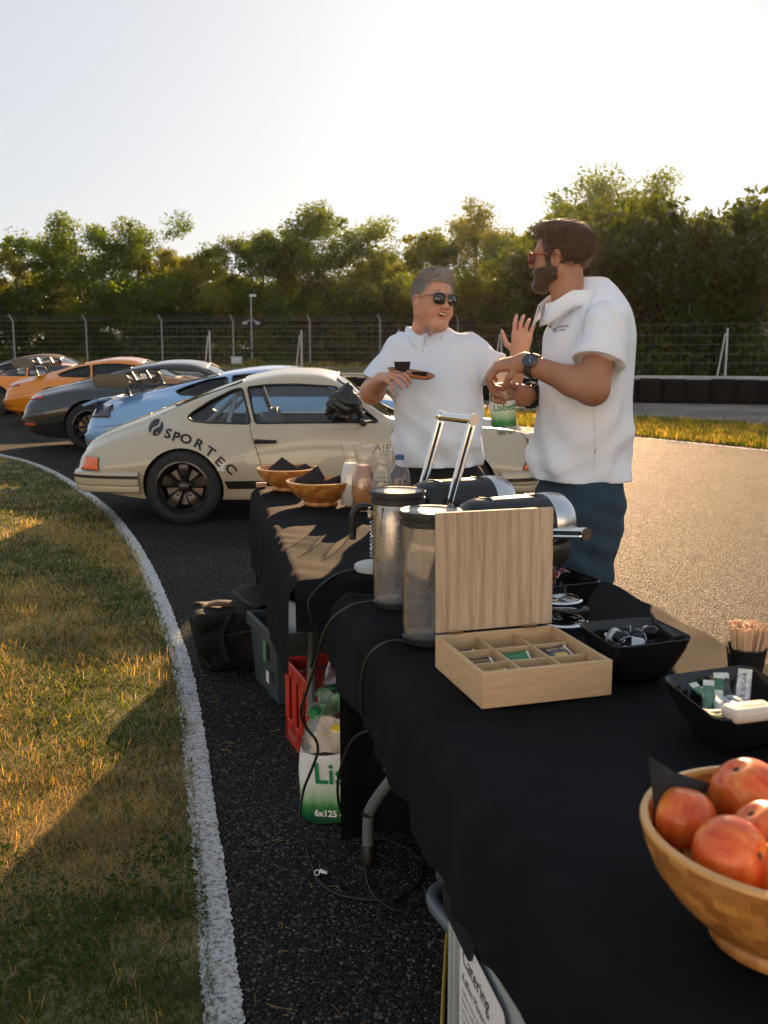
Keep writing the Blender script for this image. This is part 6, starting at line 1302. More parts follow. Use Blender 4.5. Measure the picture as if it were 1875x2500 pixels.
# ------------------------------------------------------------------ things on the tables
def bamboo(name, r0):
    """laminated bamboo blocks: brick pattern round the bowl"""
    m = bpy.data.materials.new(name); m.use_nodes = True; t = m.node_tree; b = t.nodes['Principled BSDF']; L = t.links.new; tc = t.nodes.new('ShaderNodeTexCoord'); sp = t.nodes.new('ShaderNodeSeparateXYZ'); L(tc.outputs['Object'], sp.inputs[0])
    an = t.nodes.new('ShaderNodeMath'); an.operation = 'ARCTAN2'; L(sp.outputs[1], an.inputs[0]); L(sp.outputs[0], an.inputs[1]); ml = t.nodes.new('ShaderNodeMath'); ml.operation = 'MULTIPLY'; ml.inputs[1].default_value = r0; L(an.outputs[0], ml.inputs[0])
    rr = t.nodes.new('ShaderNodeVectorMath'); rr.operation = 'LENGTH'; L(tc.outputs['Object'], rr.inputs[0]); cb = t.nodes.new('ShaderNodeCombineXYZ'); L(ml.outputs[0], cb.inputs[0]); L(rr.outputs['Value'], cb.inputs[1])
    ads = t.nodes.new('ShaderNodeMath'); ads.operation = 'MULTIPLY_ADD'; ads.inputs[1].default_value = .8; L(sp.outputs[2], ads.inputs[0]); ml2 = t.nodes.new('ShaderNodeMath'); ml2.operation = 'MULTIPLY'; ml2.inputs[1].default_value = .7; L(rr.outputs['Value'], ml2.inputs[0]); L(ml2.outputs[0], ads.inputs[2]); L(ads.outputs[0], cb.inputs[1])
    br = t.nodes.new('ShaderNodeTexBrick'); br.inputs['Scale'].default_value = 1.; br.inputs['Mortar Size'].default_value = .0003; br.inputs['Brick Width'].default_value = .024; br.inputs['Row Height'].default_value = .019; br.inputs['Bias'].default_value = -.05
    br.inputs['Color1'].default_value = (.64, .30, .075, 1); br.inputs['Color2'].default_value = (.30, .105, .022, 1); br.inputs['Mortar'].default_value = (.28, .13, .04, 1); L(cb.outputs[0], br.inputs['Vector'])
    n = t.nodes.new('ShaderNodeTexNoise'); n.inputs['Scale'].default_value = 180; mp = t.nodes.new('ShaderNodeMapping'); mp.inputs['Scale'].default_value = (1, .08, 1); L(cb.outputs[0], mp.inputs[0]); L(mp.outputs[0], n.inputs['Vector'])
    mx = t.nodes.new('ShaderNodeMix'); mx.data_type = 'RGBA'; mx.blend_type = 'OVERLAY'; mx.inputs[0].default_value = .18; L(br.outputs[0], mx.inputs[6]); L(n.outputs[0], mx.inputs[7]); L(mx.outputs[2], b.inputs['Base Color']); b.inputs['Roughness'].default_value = .38; b.inputs['Coat Weight'].default_value = .25; b.inputs['Coat Roughness'].default_value = .2; MATS[name] = m; return m
m_bam = bamboo('bamboo_blocks', .14); m_rim = mat('bamboo_rim', (.62, .31, .085), .35, coat=.3, var=.12, vscale=20, stretch=(1, 1, 6))
def bowl(label, loc, r, hgt, rz=0):
    t = thing('bamboo_bowl', label, 'bowl', loc, rz, 'bamboo bowls'); k = r/.145; h_ = hgt
    out = [(0, .0), (.070*k, .0), (.074*k, .004), (.074*k, .012), (.071*k, .018), (.088*k, .030), (.115*k, .030+(h_-.03)*.28), (.133*k, .030+(h_-.03)*.54), (.143*k, .030+(h_-.03)*.80), (.147*k, h_-.004)]
    g = MB(); g.lathe(out, 64); g.build('outer_wall', m_bam, t, 50)
    g = MB(); g.lathe([(.147*k, h_-.004), (.146*k, h_), (.139*k, h_+.001), (.1365*k, h_-.004)], 64); g.build('rim', m_rim, t, 60)
    g = MB(); g.lathe([(.1365*k, h_-.004), (.131*k, h_*.80), (.118*k, h_*.58), (.098*k, .045), (.070*k, .030), (.0, .026)], 64); g.build('inner_wall', m_bam, t, 50); return t
m_nap = mat('black_napkin', (.016, .015, .016), .85, bump=.1, bscale=300)
def napkin(label, loc, pts, cat='napkin'):
    """folded sheet: fan of corner points with slight belly, real thickness"""
    P = [Vector(p) for p in pts]; c = sum(P, Vector())/len(P); n_ = (P[1]-P[0]).cross(P[2]-P[0]).normalized(); g = MB(); m = len(P); vs_ = [c+n_*.006]+P+[(P[i]+P[(i+1) % m])/2+n_*.002 for i in range(m)]
    fs = []
    for i in range(m): fs += [(0, 1+i, 1+m+i), (0, 1+m+i, 1+(i+1) % m)]
    g.add(vs_, fs); o = g.build('napkin', m_nap, None, 70, loc, solid=.0022); return tag(o, label, cat, 'black napkins')
b1 = Vector((on(694, 1211, TZ+.012).x, 4.70, TZ+.016)); b2 = on(784, 1232, TZ+.014)
bowl('bamboo bowl of black napkins at the far table corner', b1, .147, .108); bowl('bamboo bowl of black napkins nearest the carafes', b2, .150, .108, .5)
napkin('black napkin standing as a peak in the far napkin bowl', b1, [(-.10, -.02, .06), (.05, -.05, .06), (.055, -.03, .105), (-.025, .0, .158), (-.10, .0, .095)])
napkin('small black napkin fold at the right of the far napkin bowl', b1, [(.03, .0, .07), (.12, -.02, .075), (.115, -.01, .108), (.085, .0, .128), (.04, .01, .105)])
napkin('upright curled black napkin in the near napkin bowl', b2, [(-.09, -.05, .06), (.0, -.07, .06), (.02, -.04, .125), (-.012, -.01, .172), (-.06, -.02, .140), (-.10, -.02, .11)])
napkin('black napkin rising to a point on the right of the near napkin bowl', b2, [(-.02, -.07, .05), (.09, -.06, .06), (.095, -.02, .138), (.03, -.05, .115), (-.04, -.05, .095)])
napkin('flat black napkin at the left rim of the near napkin bowl', b2, [(-.125, .02, .075), (-.05, -.03, .06), (-.02, .04, .11), (-.07, .06, .118), (-.11, .05, .112)])
# small pale block at the table corner
p = at(640, 1199, 4.83); g = MB(); g.box((0, 0, 0), (.05, .03, .022), .2); tag(g.build('pale_block', mat('pale_block_tone', (.45, .30, .20), .6), None, 30, Vector((p.x, 4.80, TZ+.026)), bevel=.003), 'small pale block at the far table corner', 'block')
# carafes
m_glass = thinglass('clear_glass', (.985, .99, .99), 1.6, .0, 1.5, .008)
def carafe(label, px, py, Y, hgt, liq, level):
    loc = at(px, py, Y); t = thing('carafe', label, 'carafe', (loc.x, Y, TZ+.014), 0, 'glass carafes on the far table'); s = hgt/.27
    prof = [(.0, .004), (.040, .002), (.046, .008), (.050, .05), (.052, .09), (.049, .13), (.038, .17), (.031, .195), (.030, .21), (.033, .23), (.040, .255), (.046, .27)]; prof = [(r_*.98, z*s) for r_, z in prof]
    g = MB(); g.lathe(prof, 36); g.lathe([(r_-.0025, z+.003) for r_, z in prof[1:]], 36); g.build('glass', m_glass, t, 60); g = MB(); g.lathe([(.046, .268*s), (.0475, .27*s), (.046, .273*s), (.0435, .27*s)], 36); g.build('lip', m_glass, t, 60)
    pl = [(r_-.004, z+.004) for r_, z in prof if z < level]; rl = float(np.interp(level, [z for _, z in prof], [r_ for r_, _ in prof]))-.004; pl += [(rl, level), (0, level)]; g = MB(); g.lathe(pl, 32); g.build('drink', liq, t, 50); return t
carafe('glass carafe of white milk, rearmost left', 858, 1250, 4.20, .275, mat('milk', (.78, .80, .78), .3, sub=.1), .19)
carafe('glass carafe of brown iced coffee', 888, 1254, 4.08, .272, mat('iced_coffee', (.46, .20, .075), .25, coat=.3), .195)
carafe('nearly empty glass carafe with pale yellow juice', 933, 1245, 4.00, .265, mat('pale_juice', (.60, .42, .16), .2, trans=.4), .055)
def small_label(t, r, Hh):
    g = MB(); g.lathe([(r+.001, Hh*.10), (r+.0045, Hh*.42), (r+.001, Hh*.46)], 30, a0=-2.6, a1=.9); g.build('napkin_wrap', mat('white_napkin', (.74, .75, .77), .8, bump=.2, bscale=80), t, 50)
    g = MB(); g.lathe([(r+.0055, Hh*.28), (r+.0055, Hh*.42)], 12, a0=-2.5, a1=-1.9); g.build('label', mat('green_yellow_label', (.05, .22, .06), .4, col2=(.7, .6, .05), vscale=60), t, 60)
q = at(975, 1235, 3.86); bottle('water_bottle', 'small clear bottle with blue cap wrapped in white paper', (q.x, 3.86, TZ+.014), .262, .046, m_bcap, small_label, .0)
# kettle on round base
q = at(905, 1393, 2.99); g = MB(); g.lathe([(0, .0), (.068, 0), (.072, .004), (.070, .018), (.062, .022), (0, .022)], 32); tag(g.build('round_stand', mat('pale_grey_plastic', (.42, .44, .42), .45), None, 40, (q.x+.02, 2.97, TZ+.013)), 'round pale grey base plate with cable on the far table', 'stand')
kt = thing('kettle', 'steel kettle with black riveted handle behind the tall water tank', 'kettle', (q.x+.075, 2.90, TZ+.014)); m_brush = mat('brushed_steel', (.55, .53, .50), .22, 1., var=.1, vscale=40, stretch=(1, 1, 12))
g = MB(); g.lathe([(0, 0), (.062, 0), (.066, .01), (.064, .08), (.058, .17), (.052, .215), (.048, .222), (0, .225)], 36); g.build('pot', m_brush, kt, 40)
hx = at(880, 1240, 2.85); hz_ = [at(a*Kf, b*Kf, 2.86)-kt.location for a, b in ((808, 1098), (790, 1094), (772, 1098), (763, 1115), (763, 1140), (762, 1165))]
g = MB(); g.tube(spline(hz_, 6), [.010]*7+[.012]*18+[.010]*6, 8); g.build('handle', m_blk, kt, 60)
pl_ = at(799*Kf, 1105*Kf, 2.86)-kt.location; g = MB(); g.box(pl_, (.014, .012, .04), .0); g.build('handle_bracket', m_chr, kt, 30, bevel=.002)
for dz in (-.012, .012):
    g = MB(); g.lathe([(0, .004), (.0035, .003), (.004, 0)], 10, pl_+Vector((0, -.007, dz)), Matrix.Rotation(R(90), 3, 'X')); g.build('rivet', m_chr, kt)
sx = at(804*Kf, 1125*Kf, 2.87)-kt.location; pts = [sx+Vector((.006*math.cos(k*.9), .006*math.sin(k*.9), -.0016*k)) for k in range(70)]; g = MB(); g.tube(pts, .0016, 5); g.build('steel_spring', m_chr, kt)
# coffee machines
m_mblk = mat('machine_black', (.012, .012, .013), .34, coat=.15, bump=.03, bscale=600); m_alu = mat('brushed_aluminium', (.62, .63, .64), .28, 1., bump=.02, bscale=500); m_tank = thinglass('tank_plastic', (.97, .97, .97), 1.7, .015, 1.5, .045)
ma = Vector((.89, .46, 0)).normalized(); mn = Vector((ma.y, -ma.x, 0))        # axis, near side
def machine(label, c, handle, tank, level, cyl=.285, rad=.072, ztop=1.085):
    t = thing('coffee_machine', label, 'coffee machine', Vector((c.x, c.y, TZ+.013)), 0, 'coffee machines'); zc = ztop-TZ-.013-rad; M = Matrix((mn, Vector((0, 0, 1)), ma)).transposed(); e0, e1 = -cyl*.5, cyl*.5
    o_ = Vector((0, 0, zc))
    g = MB(); g.lathe([(0, e0-.012), (rad*.55, e0-.010), (rad*.88, e0+.004), (rad, e0+.03), (rad, e1-.062)], 40, o_, M); g.build('barrel', m_mblk, t, 50)
    g = MB(); g.lathe([(rad, e1-.062), (rad+.0015, e1-.06), (rad+.001, e1-.03), (rad*.97, e1-.008), (rad*.82, e1+.006), (0, e1+.012)], 40, o_, M); g.build('metal_cap', m_alu, t, 40)
    for s in (-.30, .18):
        g = MB(); p = o_+ma*(cyl*s)+Vector((0, 0, rad-.001)); g.tube(spline([p-mn*.006-ma*.016, p+mn*.010, p+mn*.022+ma*.010-Vector((0, 0, .004))], 4), .0035, 6); g.build('slot', m_blk, t)
    g = MB(); g.box(-ma*.06+Vector((0, 0, zc*.5)), (.15, .135, zc), math.atan2(ma.y, ma.x)); g.build('column', m_mblk, t, 30, bevel=.02, seg=3)
    g = MB(); g.box(ma*.02+Vector((0, 0, .012)), (.34, .15, .024), math.atan2(ma.y, ma.x)); g.build('base', m_mblk, t, 30, bevel=.008)
    g = MB(); g.lathe([(0, -.03), (.048, -.03), (.052, -.02), (.052, .03), (.046, .045), (0, .045)], 30, o_+ma*(e1-.045)-Vector((0, 0, rad*.95)), M); g.build('brew_head', mat('brew_head', (.05, .045, .04), .3, .3), t, 40)
    g = MB(); g.lathe([(.010, -.03), (.014, 0), (.012, .02)], 14, o_+ma*(e1-.03)-Vector((0, 0, rad*.95+.06))); g.build('spout', m_chr, t)
    # lever: two side bars and a grip bar
    lv = bpy.data.objects.new('lever', None); C.objects.link(lv); lv.parent = t; lv.empty_display_size = .02; hw = rad+.010; piv = o_-ma*.09
    d = (ma*math.cos(R(73))+Vector((0, 0, math.sin(R(73))))) if handle == 'up' else (ma*.995+Vector((0, 0, -.10))); LB = .252 if handle == 'up' else .248
    for s in (-1, 1):
        a0 = piv+mn*hw*s; a1 = a0+d*LB; sd_ = d.cross(mn).normalized(); g = MB()
        for k in (-1, 1): g.tube([a0+sd_*.0075*k, a1+sd_*.0075*k], .0055, 8)
        g.lathe([(.0, -.007), (.015, -.007), (.016, 0), (.015, .007), (0, .007)], 18, a0, Matrix((ma, Vector((0, 0, 1)), mn)).transposed()); g.lathe([(.0, -.008), (.016, -.008), (.017, 0), (.016, .008), (0, .008)], 18, a1, Matrix((ma, Vector((0, 0, 1)), mn)).transposed()); g.build('side_bar', m_chr, lv, 40)
        g = MB(); g.box((a0+a1)/2, (.006, .004, .006)); g.tube([a0+d*.02, a1-d*.02], .004, 6); g.build('inlay', m_blk, lv)
    g = MB(); g.tube([piv-mn*hw+d*LB, piv+mn*hw+d*LB], .0125, 14); g.build('grip', m_chr, lv)
    # water tank: clear cylinder with rubber rimmed lid, foot and water
    tk = bpy.data.objects.new('water_tank', None); C.objects.link(tk); tk.parent = t; tk.empty_display_size = .02; tk.location = Vector((tank.x-c.x, tank.y-c.y, .004)); r = .066; hT = .285
    g = MB(); g.lathe([(.0, .012), (r*.95, .010), (r, .03), (r, hT-.03), (r*.97, hT-.012), (r*.97, hT)], 48); g.lathe([(r-.003, .016), (r-.003, hT-.01)], 48); g.build('tank_wall', m_tank, tk, 50)
    g = MB(); g.lathe([(0, .0), (r*.98, .0), (r*.98, .012), (r*.9, .016), (0, .016)], 40); g.build('tank_foot', m_mblk, tk, 40)
    g = MB(); g.lathe([(r-.004, .018), (r-.004, level), (0, level)], 40); g.build('water', m_water, tk, 50)
    g = MB(); g.lathe([(r+.001, hT-.012), (r+.006, hT-.010), (r+.006, hT+.004), (r+.003, hT+.006), (r+.003, hT+.010), (r+.008, hT+.012), (r+.008, hT+.020), (r+.004, hT+.023), (r-.004, hT+.022)], 48); g.build('lid_rim', mat('lid_rubber', (.02, .021, .02), .45), tk, 40)
    g = MB(); g.lathe([(r-.004, hT+.021), (r-.008, hT+.019), (0, hT+.020)], 40); ld = g.build('lid', mat('lid_grey', (.30, .30, .28), .35), tk, 40)
    g = MB(); g.lathe([(.014, .03), (.018, .034), (.030, .034), (.032, .024)], 24); g.lathe([(.045, .026), (.047, .032), (.049, .026)], 30); g.build('valve', m_tank, tk, 50)
    g = MB(); g.tube([(r+.0, -.012, .02), (r+.002, -.012, .06)], .004, 6); g.build('guide', m_tank, tk); 
    rs = random.Random(int(level*1000)); g = MB()
    for k in range(70):
        a = rs.uniform(-2.9, -.2); z = level+rs.uniform(.005, .13)**1.0; rr_ = rs.uniform(.0008, .0022); g.lathe([(0, -rr_*1.4), (rr_, 0), (0, rr_*1.2)], 6, ((r-.0035)*math.cos(a), (r-.0035)*math.sin(a), z))
    tag(g.build('droplet', mat('droplet', (.75, .75, .75), .05, trans=.6), tk, 60), kind='stuff')
    return t
c1 = Vector((.215, 2.72, 0)); c2 = Vector((.325, 2.42, 0))
machine('black coffee machine with its chrome lever raised', c1, 'up', Vector((.036, 2.545, 0)), .105, ztop=1.092)
machine('black coffee machine with its chrome lever folded down behind the tea box', c2, 'down', Vector((.108, 2.225, 0)), .085, ztop=1.088)
def dripgrid(label, c, z, r):
    t = thing('drip_tray', label, 'drip tray', c, 0, 'round drip trays'); g = MB(); g.lathe([(r-.004, -.016), (r, -.012), (r+.002, 0), (r-.002, .004), (r-.006, .002)], 40); g.build('ring', m_chr, t, 40)
    g = MB(); g.lathe([(0, -.017), (r-.004, -.017), (r-.005, -.010), (0, -.012)], 36); g.build('pan', m_mblk, t, 40)
    for k in range(1, 6):
        g = MB(); g.tube([((r-.004)*k/6*math.cos(a), (r-.004)*k/6*math.sin(a), .001) for a in np.linspace(0, 2*math.pi, 36, endpoint=False)], .0013, 5, closed=True); g.build('grate_ring', m_chr, t)
    g = MB(); g.tube([(-r+.004, 0, -.001), (r-.004, 0, -.001)], .0014, 5); g.tube([(0, -r+.004, -.001), (0, r-.004, -.001)], .0014, 5); g.build('grate_bar', m_chr, t); return t
g1 = on(1365, 1462, .845); dripgrid('raised round chrome cup grate behind the tea box lid', g1, 0, .055)
g2 = on(1372, 1520, .792); dripgrid('lower round wire drip tray beside the black capsule bowl', Vector((g2.x, g2.y, .797)), 0, .062)
g = MB(); g.tube([Vector((g1.x-.03, g1.y, .83)), Vector((g1.x-.07, g1.y, .83)), Vector((g1.x-.08, g1.y, .775))], .008, 6); g.lathe([(0, 0), (.02, 0), (.018, .004), (0, .004)], 14, (g1.x-.08, g1.y, TZ+.013)); tag(g.build('grate_arm', m_mblk), 'black arm that carries the raised cup grate', 'bracket')
# wooden tea box with upright lid
wfl = Vector((.185, 1.772, 0)); wx = Vector((.262, .079, 0)).normalized(); wy = Vector((-wx.y, wx.x, 0)); WX, WY, WH = .275, .265, .072; wt_ = .008
m_pau = mat('paulownia', (.54, .36, .19), .55, 0, col2=(.66, .47, .28), vscale=26, stretch=(.35, 1, 4), bump=.06, bscale=120)
def lidmat():
    m = bpy.data.materials.new('lid_grain'); m.use_nodes = True; t = m.node_tree; b = t.nodes['Principled BSDF']; L = t.links.new; tc = t.nodes.new('ShaderNodeTexCoord'); mp = t.nodes.new('ShaderNodeMapping'); mp.inputs['Scale'].default_value = (1, 1, .10); L(tc.outputs['Object'], mp.inputs[0])
    w1 = t.nodes.new('ShaderNodeTexWave'); w1.wave_type = 'BANDS'; w1.bands_direction = 'X'; w1.inputs['Scale'].default_value = 11; w1.inputs['Distortion'].default_value = 5.; w1.inputs['Detail'].default_value = 3; w1.inputs['Detail Scale'].default_value = 1.3; L(mp.outputs[0], w1.inputs['Vector'])
    mp2 = t.nodes.new('ShaderNodeMapping'); mp2.inputs['Scale'].default_value = (1, 1, .03); L(tc.outputs['Object'], mp2.inputs[0]); n = t.nodes.new('ShaderNodeTexNoise'); n.inputs['Scale'].default_value = 420; n.inputs['Detail'].default_value = 4; L(mp2.outputs[0], n.inputs['Vector'])
    n3 = t.nodes.new('ShaderNodeTexNoise'); n3.inputs['Scale'].default_value = 14; L(mp.outputs[0], n3.inputs['Vector'])
    r = t.nodes.new('ShaderNodeValToRGB'); e = r.color_ramp.elements; e[0].position = .05; e[0].color = (.43, .32, .215, 1); e[1].position = .55; e[1].color = (.52, .40, .275, 1); L(w1.outputs[0], r.inputs[0])
    r2 = t.nodes.new('ShaderNodeValToRGB'); e = r2.color_ramp.elements; e[0].position = .35; e[0].color = (.45, .42, .40, 1); e[1].position = .6; e[1].color = (1, 1, 1, 1); L(n.outputs[0], r2.inputs[0])
    mx = t.nodes.new('ShaderNodeMix'); mx.data_type = 'RGBA'; mx.blend_type = 'MULTIPLY'; mx.inputs[0].default_value = .55; L(r.outputs[0], mx.inputs[6]); L(r2.outputs[0], mx.inputs[7])
    mx2 = t.nodes.new('ShaderNodeMix'); mx2.data_type = 'RGBA'; mx2.blend_type = 'SOFT_LIGHT'; mx2.inputs[0].default_value = .6; L(mx.outputs[2], mx2.inputs[6]); L(n3.outputs[0], mx2.inputs[7]); L(mx2.outputs[2], b.inputs['Base Color']); b.inputs['Roughness'].default_value = .6
    bp = t.nodes.new('ShaderNodeBump'); bp.inputs['Strength'].default_value = .15; bp.inputs['Distance'].default_value = .002; L(n.outputs[0], bp.inputs['Height']); L(bp.outputs[0], b.inputs['Normal']); MATS['lid_grain'] = m; return m
tb = thing('tea_box', 'open wooden tea box with nine compartments and upright lid', 'box', wfl+Vector((0, 0, TZ+.016)), math.atan2(wx.y, wx.x))
def wpart(name, c, d, m=m_pau, bevel=.0015): g = MB(); g.box((0, 0, 0), d); o = g.build(name, m, tb, 30, c, bevel=bevel); return o
wpart('front_wall', (WX/2, wt_/2, WH/2), (WX, wt_, WH)); wpart('rear_wall', (WX/2, WY-wt_/2, WH/2-.001), (WX-.002, wt_, WH-.002)); wpart('side_wall', (wt_/2, WY/2, WH/2-.0005), (wt_, WY-2*wt_-.001, WH-.001)); wpart('side_wall', (WX-wt_/2, WY/2, WH/2-.0005), (wt_, WY-2*wt_-.001, WH-.001)); wpart('floor', (WX/2, WY/2, .004), (WX-2*wt_-.001, WY-2*wt_-.001, .006))
for k in (1, 2):
    wpart('divider', (wt_+(WX-2*wt_)*k/3, WY/2, WH/2-.004), (.005, WY-2*wt_-.002, WH-.014)); wpart('divider', (WX/2, wt_+(WY-2*wt_)*k/3, WH/2-.005), (WX-2*wt_-.002, .005, WH-.016))
LH = .258; ld = wpart('lid', (WX/2, WY+.004, WH+LH/2+.003), (WX-.004, .008, LH), lidmat()); ld.rotation_euler = (R(-2), 0, 0)
for k in (.17, .80):
    g = MB(); g.box((WX*k, WY-.004, WH+.001), (.028, .014, .002)); g.box((WX*k, WY-.0015, WH+.011), (.028, .002, .016)); g.tube([(WX*k-.015, WY-.003, WH+.004), (WX*k+.015, WY-.003, WH+.004)], .0032, 8)
    for e in (-.009, .009): g.lathe([(0, .0015), (.002, .001), (.0025, 0)], 8, (WX*k+e, WY-.006, WH+.0022))
    g.build('hinge', mat('old_brass', (.30, .21, .12), .4, .9), tb, 40)
def sachet(label, i, j, col, rot, z=.022, tilt=.0, txt=None, gold=(.65, .45, .08), flat=True):
    cw, cd_ = (WX-2*wt_)/3, (WY-2*wt_)/3; c = Vector((wt_+cw*(i+.5), wt_+cd_*(j+.5), z)); o = thing('tea_sachet', label, 'tea sachet', (0, 0, 0), 0, 'tea sachets in the box'); M4 = tb.matrix_basis @ Matrix.Translation(c) @ Matrix.Rotation(rot, 4, 'Z') @ Matrix.Rotation(tilt, 4, 'X'); o.matrix_basis = M4
    m = mat('sachet_%02d%02d%02d' % tuple(int(v*99) for v in col), col, .35, coat=.3); w2, h2 = .064, .056; G = [[(w2*(u-.5), h2*(v-.5), .005*math.sin(math.pi*u)*math.sin(math.pi*v)+.0015*math.sin(u*9)) for v in np.linspace(0, 1, 7)] for u in np.linspace(0, 1, 9)]
    g = MB(); g.grid(G); g.build('packet', m, o, 60, solid=.003)
    g = MB(); g.grid([[(w2*.5-.0005, h2*(v-.5), .0035), (w2*.5-.006, h2*(v-.5), .004)] for v in np.linspace(.05, .95, 6)]); g.build('white_edge', m_paper, o, 0)
    if txt:
        V, F = text_mesh(txt, .011); g = MB(); g.add([(a, b+.008, .0082) for a, b in V], F); g.build('print', mat('gold_ink', gold, .4), o, 0); g = MB(); g.add([(.022*math.cos(k*R(24))*(1-.3*math.cos(k*R(48))), -.010+.008*math.sin(k*R(24)), .0078) for k in range(15)], [tuple(range(15))]); g.build('print_shape', mat('gold_ink', gold, .4), o, 0)
    return o
navy = (.012, .022, .045)
sachet('navy tea sachet in the rear left compartment', 0, 2, navy, .1, .030, .25, 'oriental'); sachet('navy tea sachet in the rear middle compartment', 1, 2, navy, -.05, .026, .2, 'oriental')
sachet('navy and gold tea sachet leaning in the right middle compartment', 2, 1, navy, .15, .046, .30, 'power tea'); sachet('navy and yellow tea sachet in the left middle compartment', 0, 1, navy, .0, .036, .35, 'darjeeling', (.75, .6, .05)); sachet('green tea sachet on edge in the centre compartment', 1, 1, (.03, .20, .07), .2, .034, .75)
sachet('yellow tea sachet in the front left compartment', 0, 0, (.70, .50, .03), .05, .038, .35, 'tee', (.85, .85, .8)); sachet('dark green tea sachet low in the front middle compartment', 1, 0, (.02, .12, .05), 0, .016, .05)
# black square bowls
m_mel = mat('black_melamine', (.010, .010, .0105), .16, coat=.3)
def sqbowl(label, corners, hgt, zb=TZ+.013):
    """corners of the rim in order, at height zb+hgt"""
    c = sum(corners, Vector())/4; t = thing('square_bowl', label, 'bowl', Vector((c.x, c.y, zb)), 0, 'black square bowls'); q = [Vector((p.x-c.x, p.y-c.y, 0)) for p in corners]
    def ring(f, z, rc):
        pl = corner_poly([(p.x*f, p.y*f) for p in q], rc, 6); sag = []
        n = len(pl)
        for i, (a, b) in enumerate(pl): sag.append((a, b, z))
        return sag+[sag[0]]
    rings = [ring(.02, 0, .001), ring(.50, 0, .03), ring(.60, .006, .035), ring(.78, hgt*.35, .035), ring(.91, hgt*.70, .03), ring(.985, hgt*.97, .028), ring(1., hgt, .028), ring(.985, hgt+.002, .027), ring(.955, hgt-.004, .025), ring(.88, hgt*.70, .028), ring(.74, hgt*.35, .033), ring(.56, .012, .034), ring(.02, .010, .001)]
    g = MB(); g.grid(rings); o = g.build('bowl_wall', m_mel, t, 50); return t, c
def square(c, w_, d_, ang, z): 
    ca, sa = math.cos(ang), math.sin(ang); return [Vector((c.x+x*ca-y*sa, c.y+x*sa+y*ca, z)) for x, y in ((-w_/2, -d_/2), (w_/2, -d_/2), (w_/2, d_/2), (-w_/2, d_/2))]
ba = math.atan2(wx.y, wx.x); zr_ = TZ+.013+.095
cA = sum((on(a, b, zr_) for a, b in ((1406, 1522), (1588, 1506), (1700, 1560), (1504, 1584))), Vector())/4
qa = [on(a, b, zr_) for a, b in ((1504, 1584), (1700, 1560), (1588, 1506), (1406, 1522))]
tA, cA = sqbowl('black square bowl of coffee capsules right of the tea box', qa, .095)
d_ = (qa[1]-qa[0]); e_ = (qa[3]-qa[0]); qb0 = on(1754, 1764, zr_-.01); qb3 = on(1611, 1652, zr_-.01); f_ = (qb3-qb0); qb = [qb0, qb0+d_*1.05, qb0+d_*1.05+f_, qb3]
tB, cB = sqbowl('black square bowl of sugar sticks at the right edge', qb, .085)
qc1 = on(1475, 1421, zr_); qc2 = on(1371, 1383, zr_); qc = [qc1-d_*1.0, qc1, qc2, qc2-d_*1.0]; tC, cC = sqbowl('black square bowl of red capsules behind the cup grate', qc, .095)
def capsule(label, c, ang, col, group, r=.0185):
    o = thing('coffee_capsule', label, 'capsule', c, 0, group); o.rotation_euler = ang; g = MB(); g.lathe([(0, .022), (r*.45, .021), (r*.62, .018), (r*.80, .006), (r*.86, 0)], 16); g.build('cup', col, o, 40); g = MB(); g.lathe([(r*.86, 0), (r, 0), (r, -.0012), (0, -.002)], 18); g.build('foil', m_alu, o, 40); return o
rs = random.Random(4); m_cb = mat('capsule_black', (.02, .022, .025), .3, .6); m_cs = mat('capsule_silver', (.45, .47, .48), .3, .8); m_cr = mat('capsule_red', (.16, .012, .02), .3, .5)
def wob(): return (rs.uniform(-1.4, 1.4), rs.uniform(-1.4, 1.4), rs.uniform(0, 6))
ux = (d_/d_.length); uy = (e_/e_.length)
for k in range(26):
    p = cA+ux*rs.uniform(-.055, .05)+uy*rs.uniform(-.055, .055); capsule('small coffee capsule lying in the black bowl right of the tea box', Vector((p.x, p.y, TZ+.060+.022*(k % 3)*.8)), wob(), m_cs if k % 5 == 0 else m_cb, 'capsules in the near black bowl')
for k in range(7):
    p = cC+ux*rs.uniform(-.02, .055)+uy*rs.uniform(-.04, .04); capsule('dark red coffee capsule in the bowl behind the cup grate', Vector((p.x, p.y, TZ+.068+.018*(k % 3))), wob(), m_cr if k % 3 else m_cs, 'capsules in the far black bowl')
ux2 = ux; uy2 = f_/f_.length
STK = [('green sugar stick with dotted end at the left wall of the bowl', (-.075, .02), .5, (.10, .22, .15)), ('second green sugar stick from the left wall of the bowl', (-.055, .03), .3, (.09, .20, .13)), ('pale green sugar stick lying across the left of the bowl', (-.06, -.01), .2, (.45, .52, .46)), ('grey patterned sugar stick in the middle of the bowl', (-.03, .02), .15, (.40, .44, .46)), ('white dotted sugar stick lying flat in the bowl', (-.02, -.01), -.2, (.60, .63, .63)), ('dark green sugar stick standing at the rear of the bowl', (-.03, .05), .55, (.06, .16, .09)), ('black sugar stick behind the white ones', (-.01, .05), .5, (.05, .05, .05)), ('grey sugar stick at the bottom of the bowl', (.0, .0), .05, (.42, .45, .46)), ('cream sugar stick along the near left wall of the bowl', (-.065, -.05), .1, (.50, .48, .30)), ('yellow green sugar stick at the near corner of the bowl', (-.055, -.065), .05, (.36, .38, .15))]
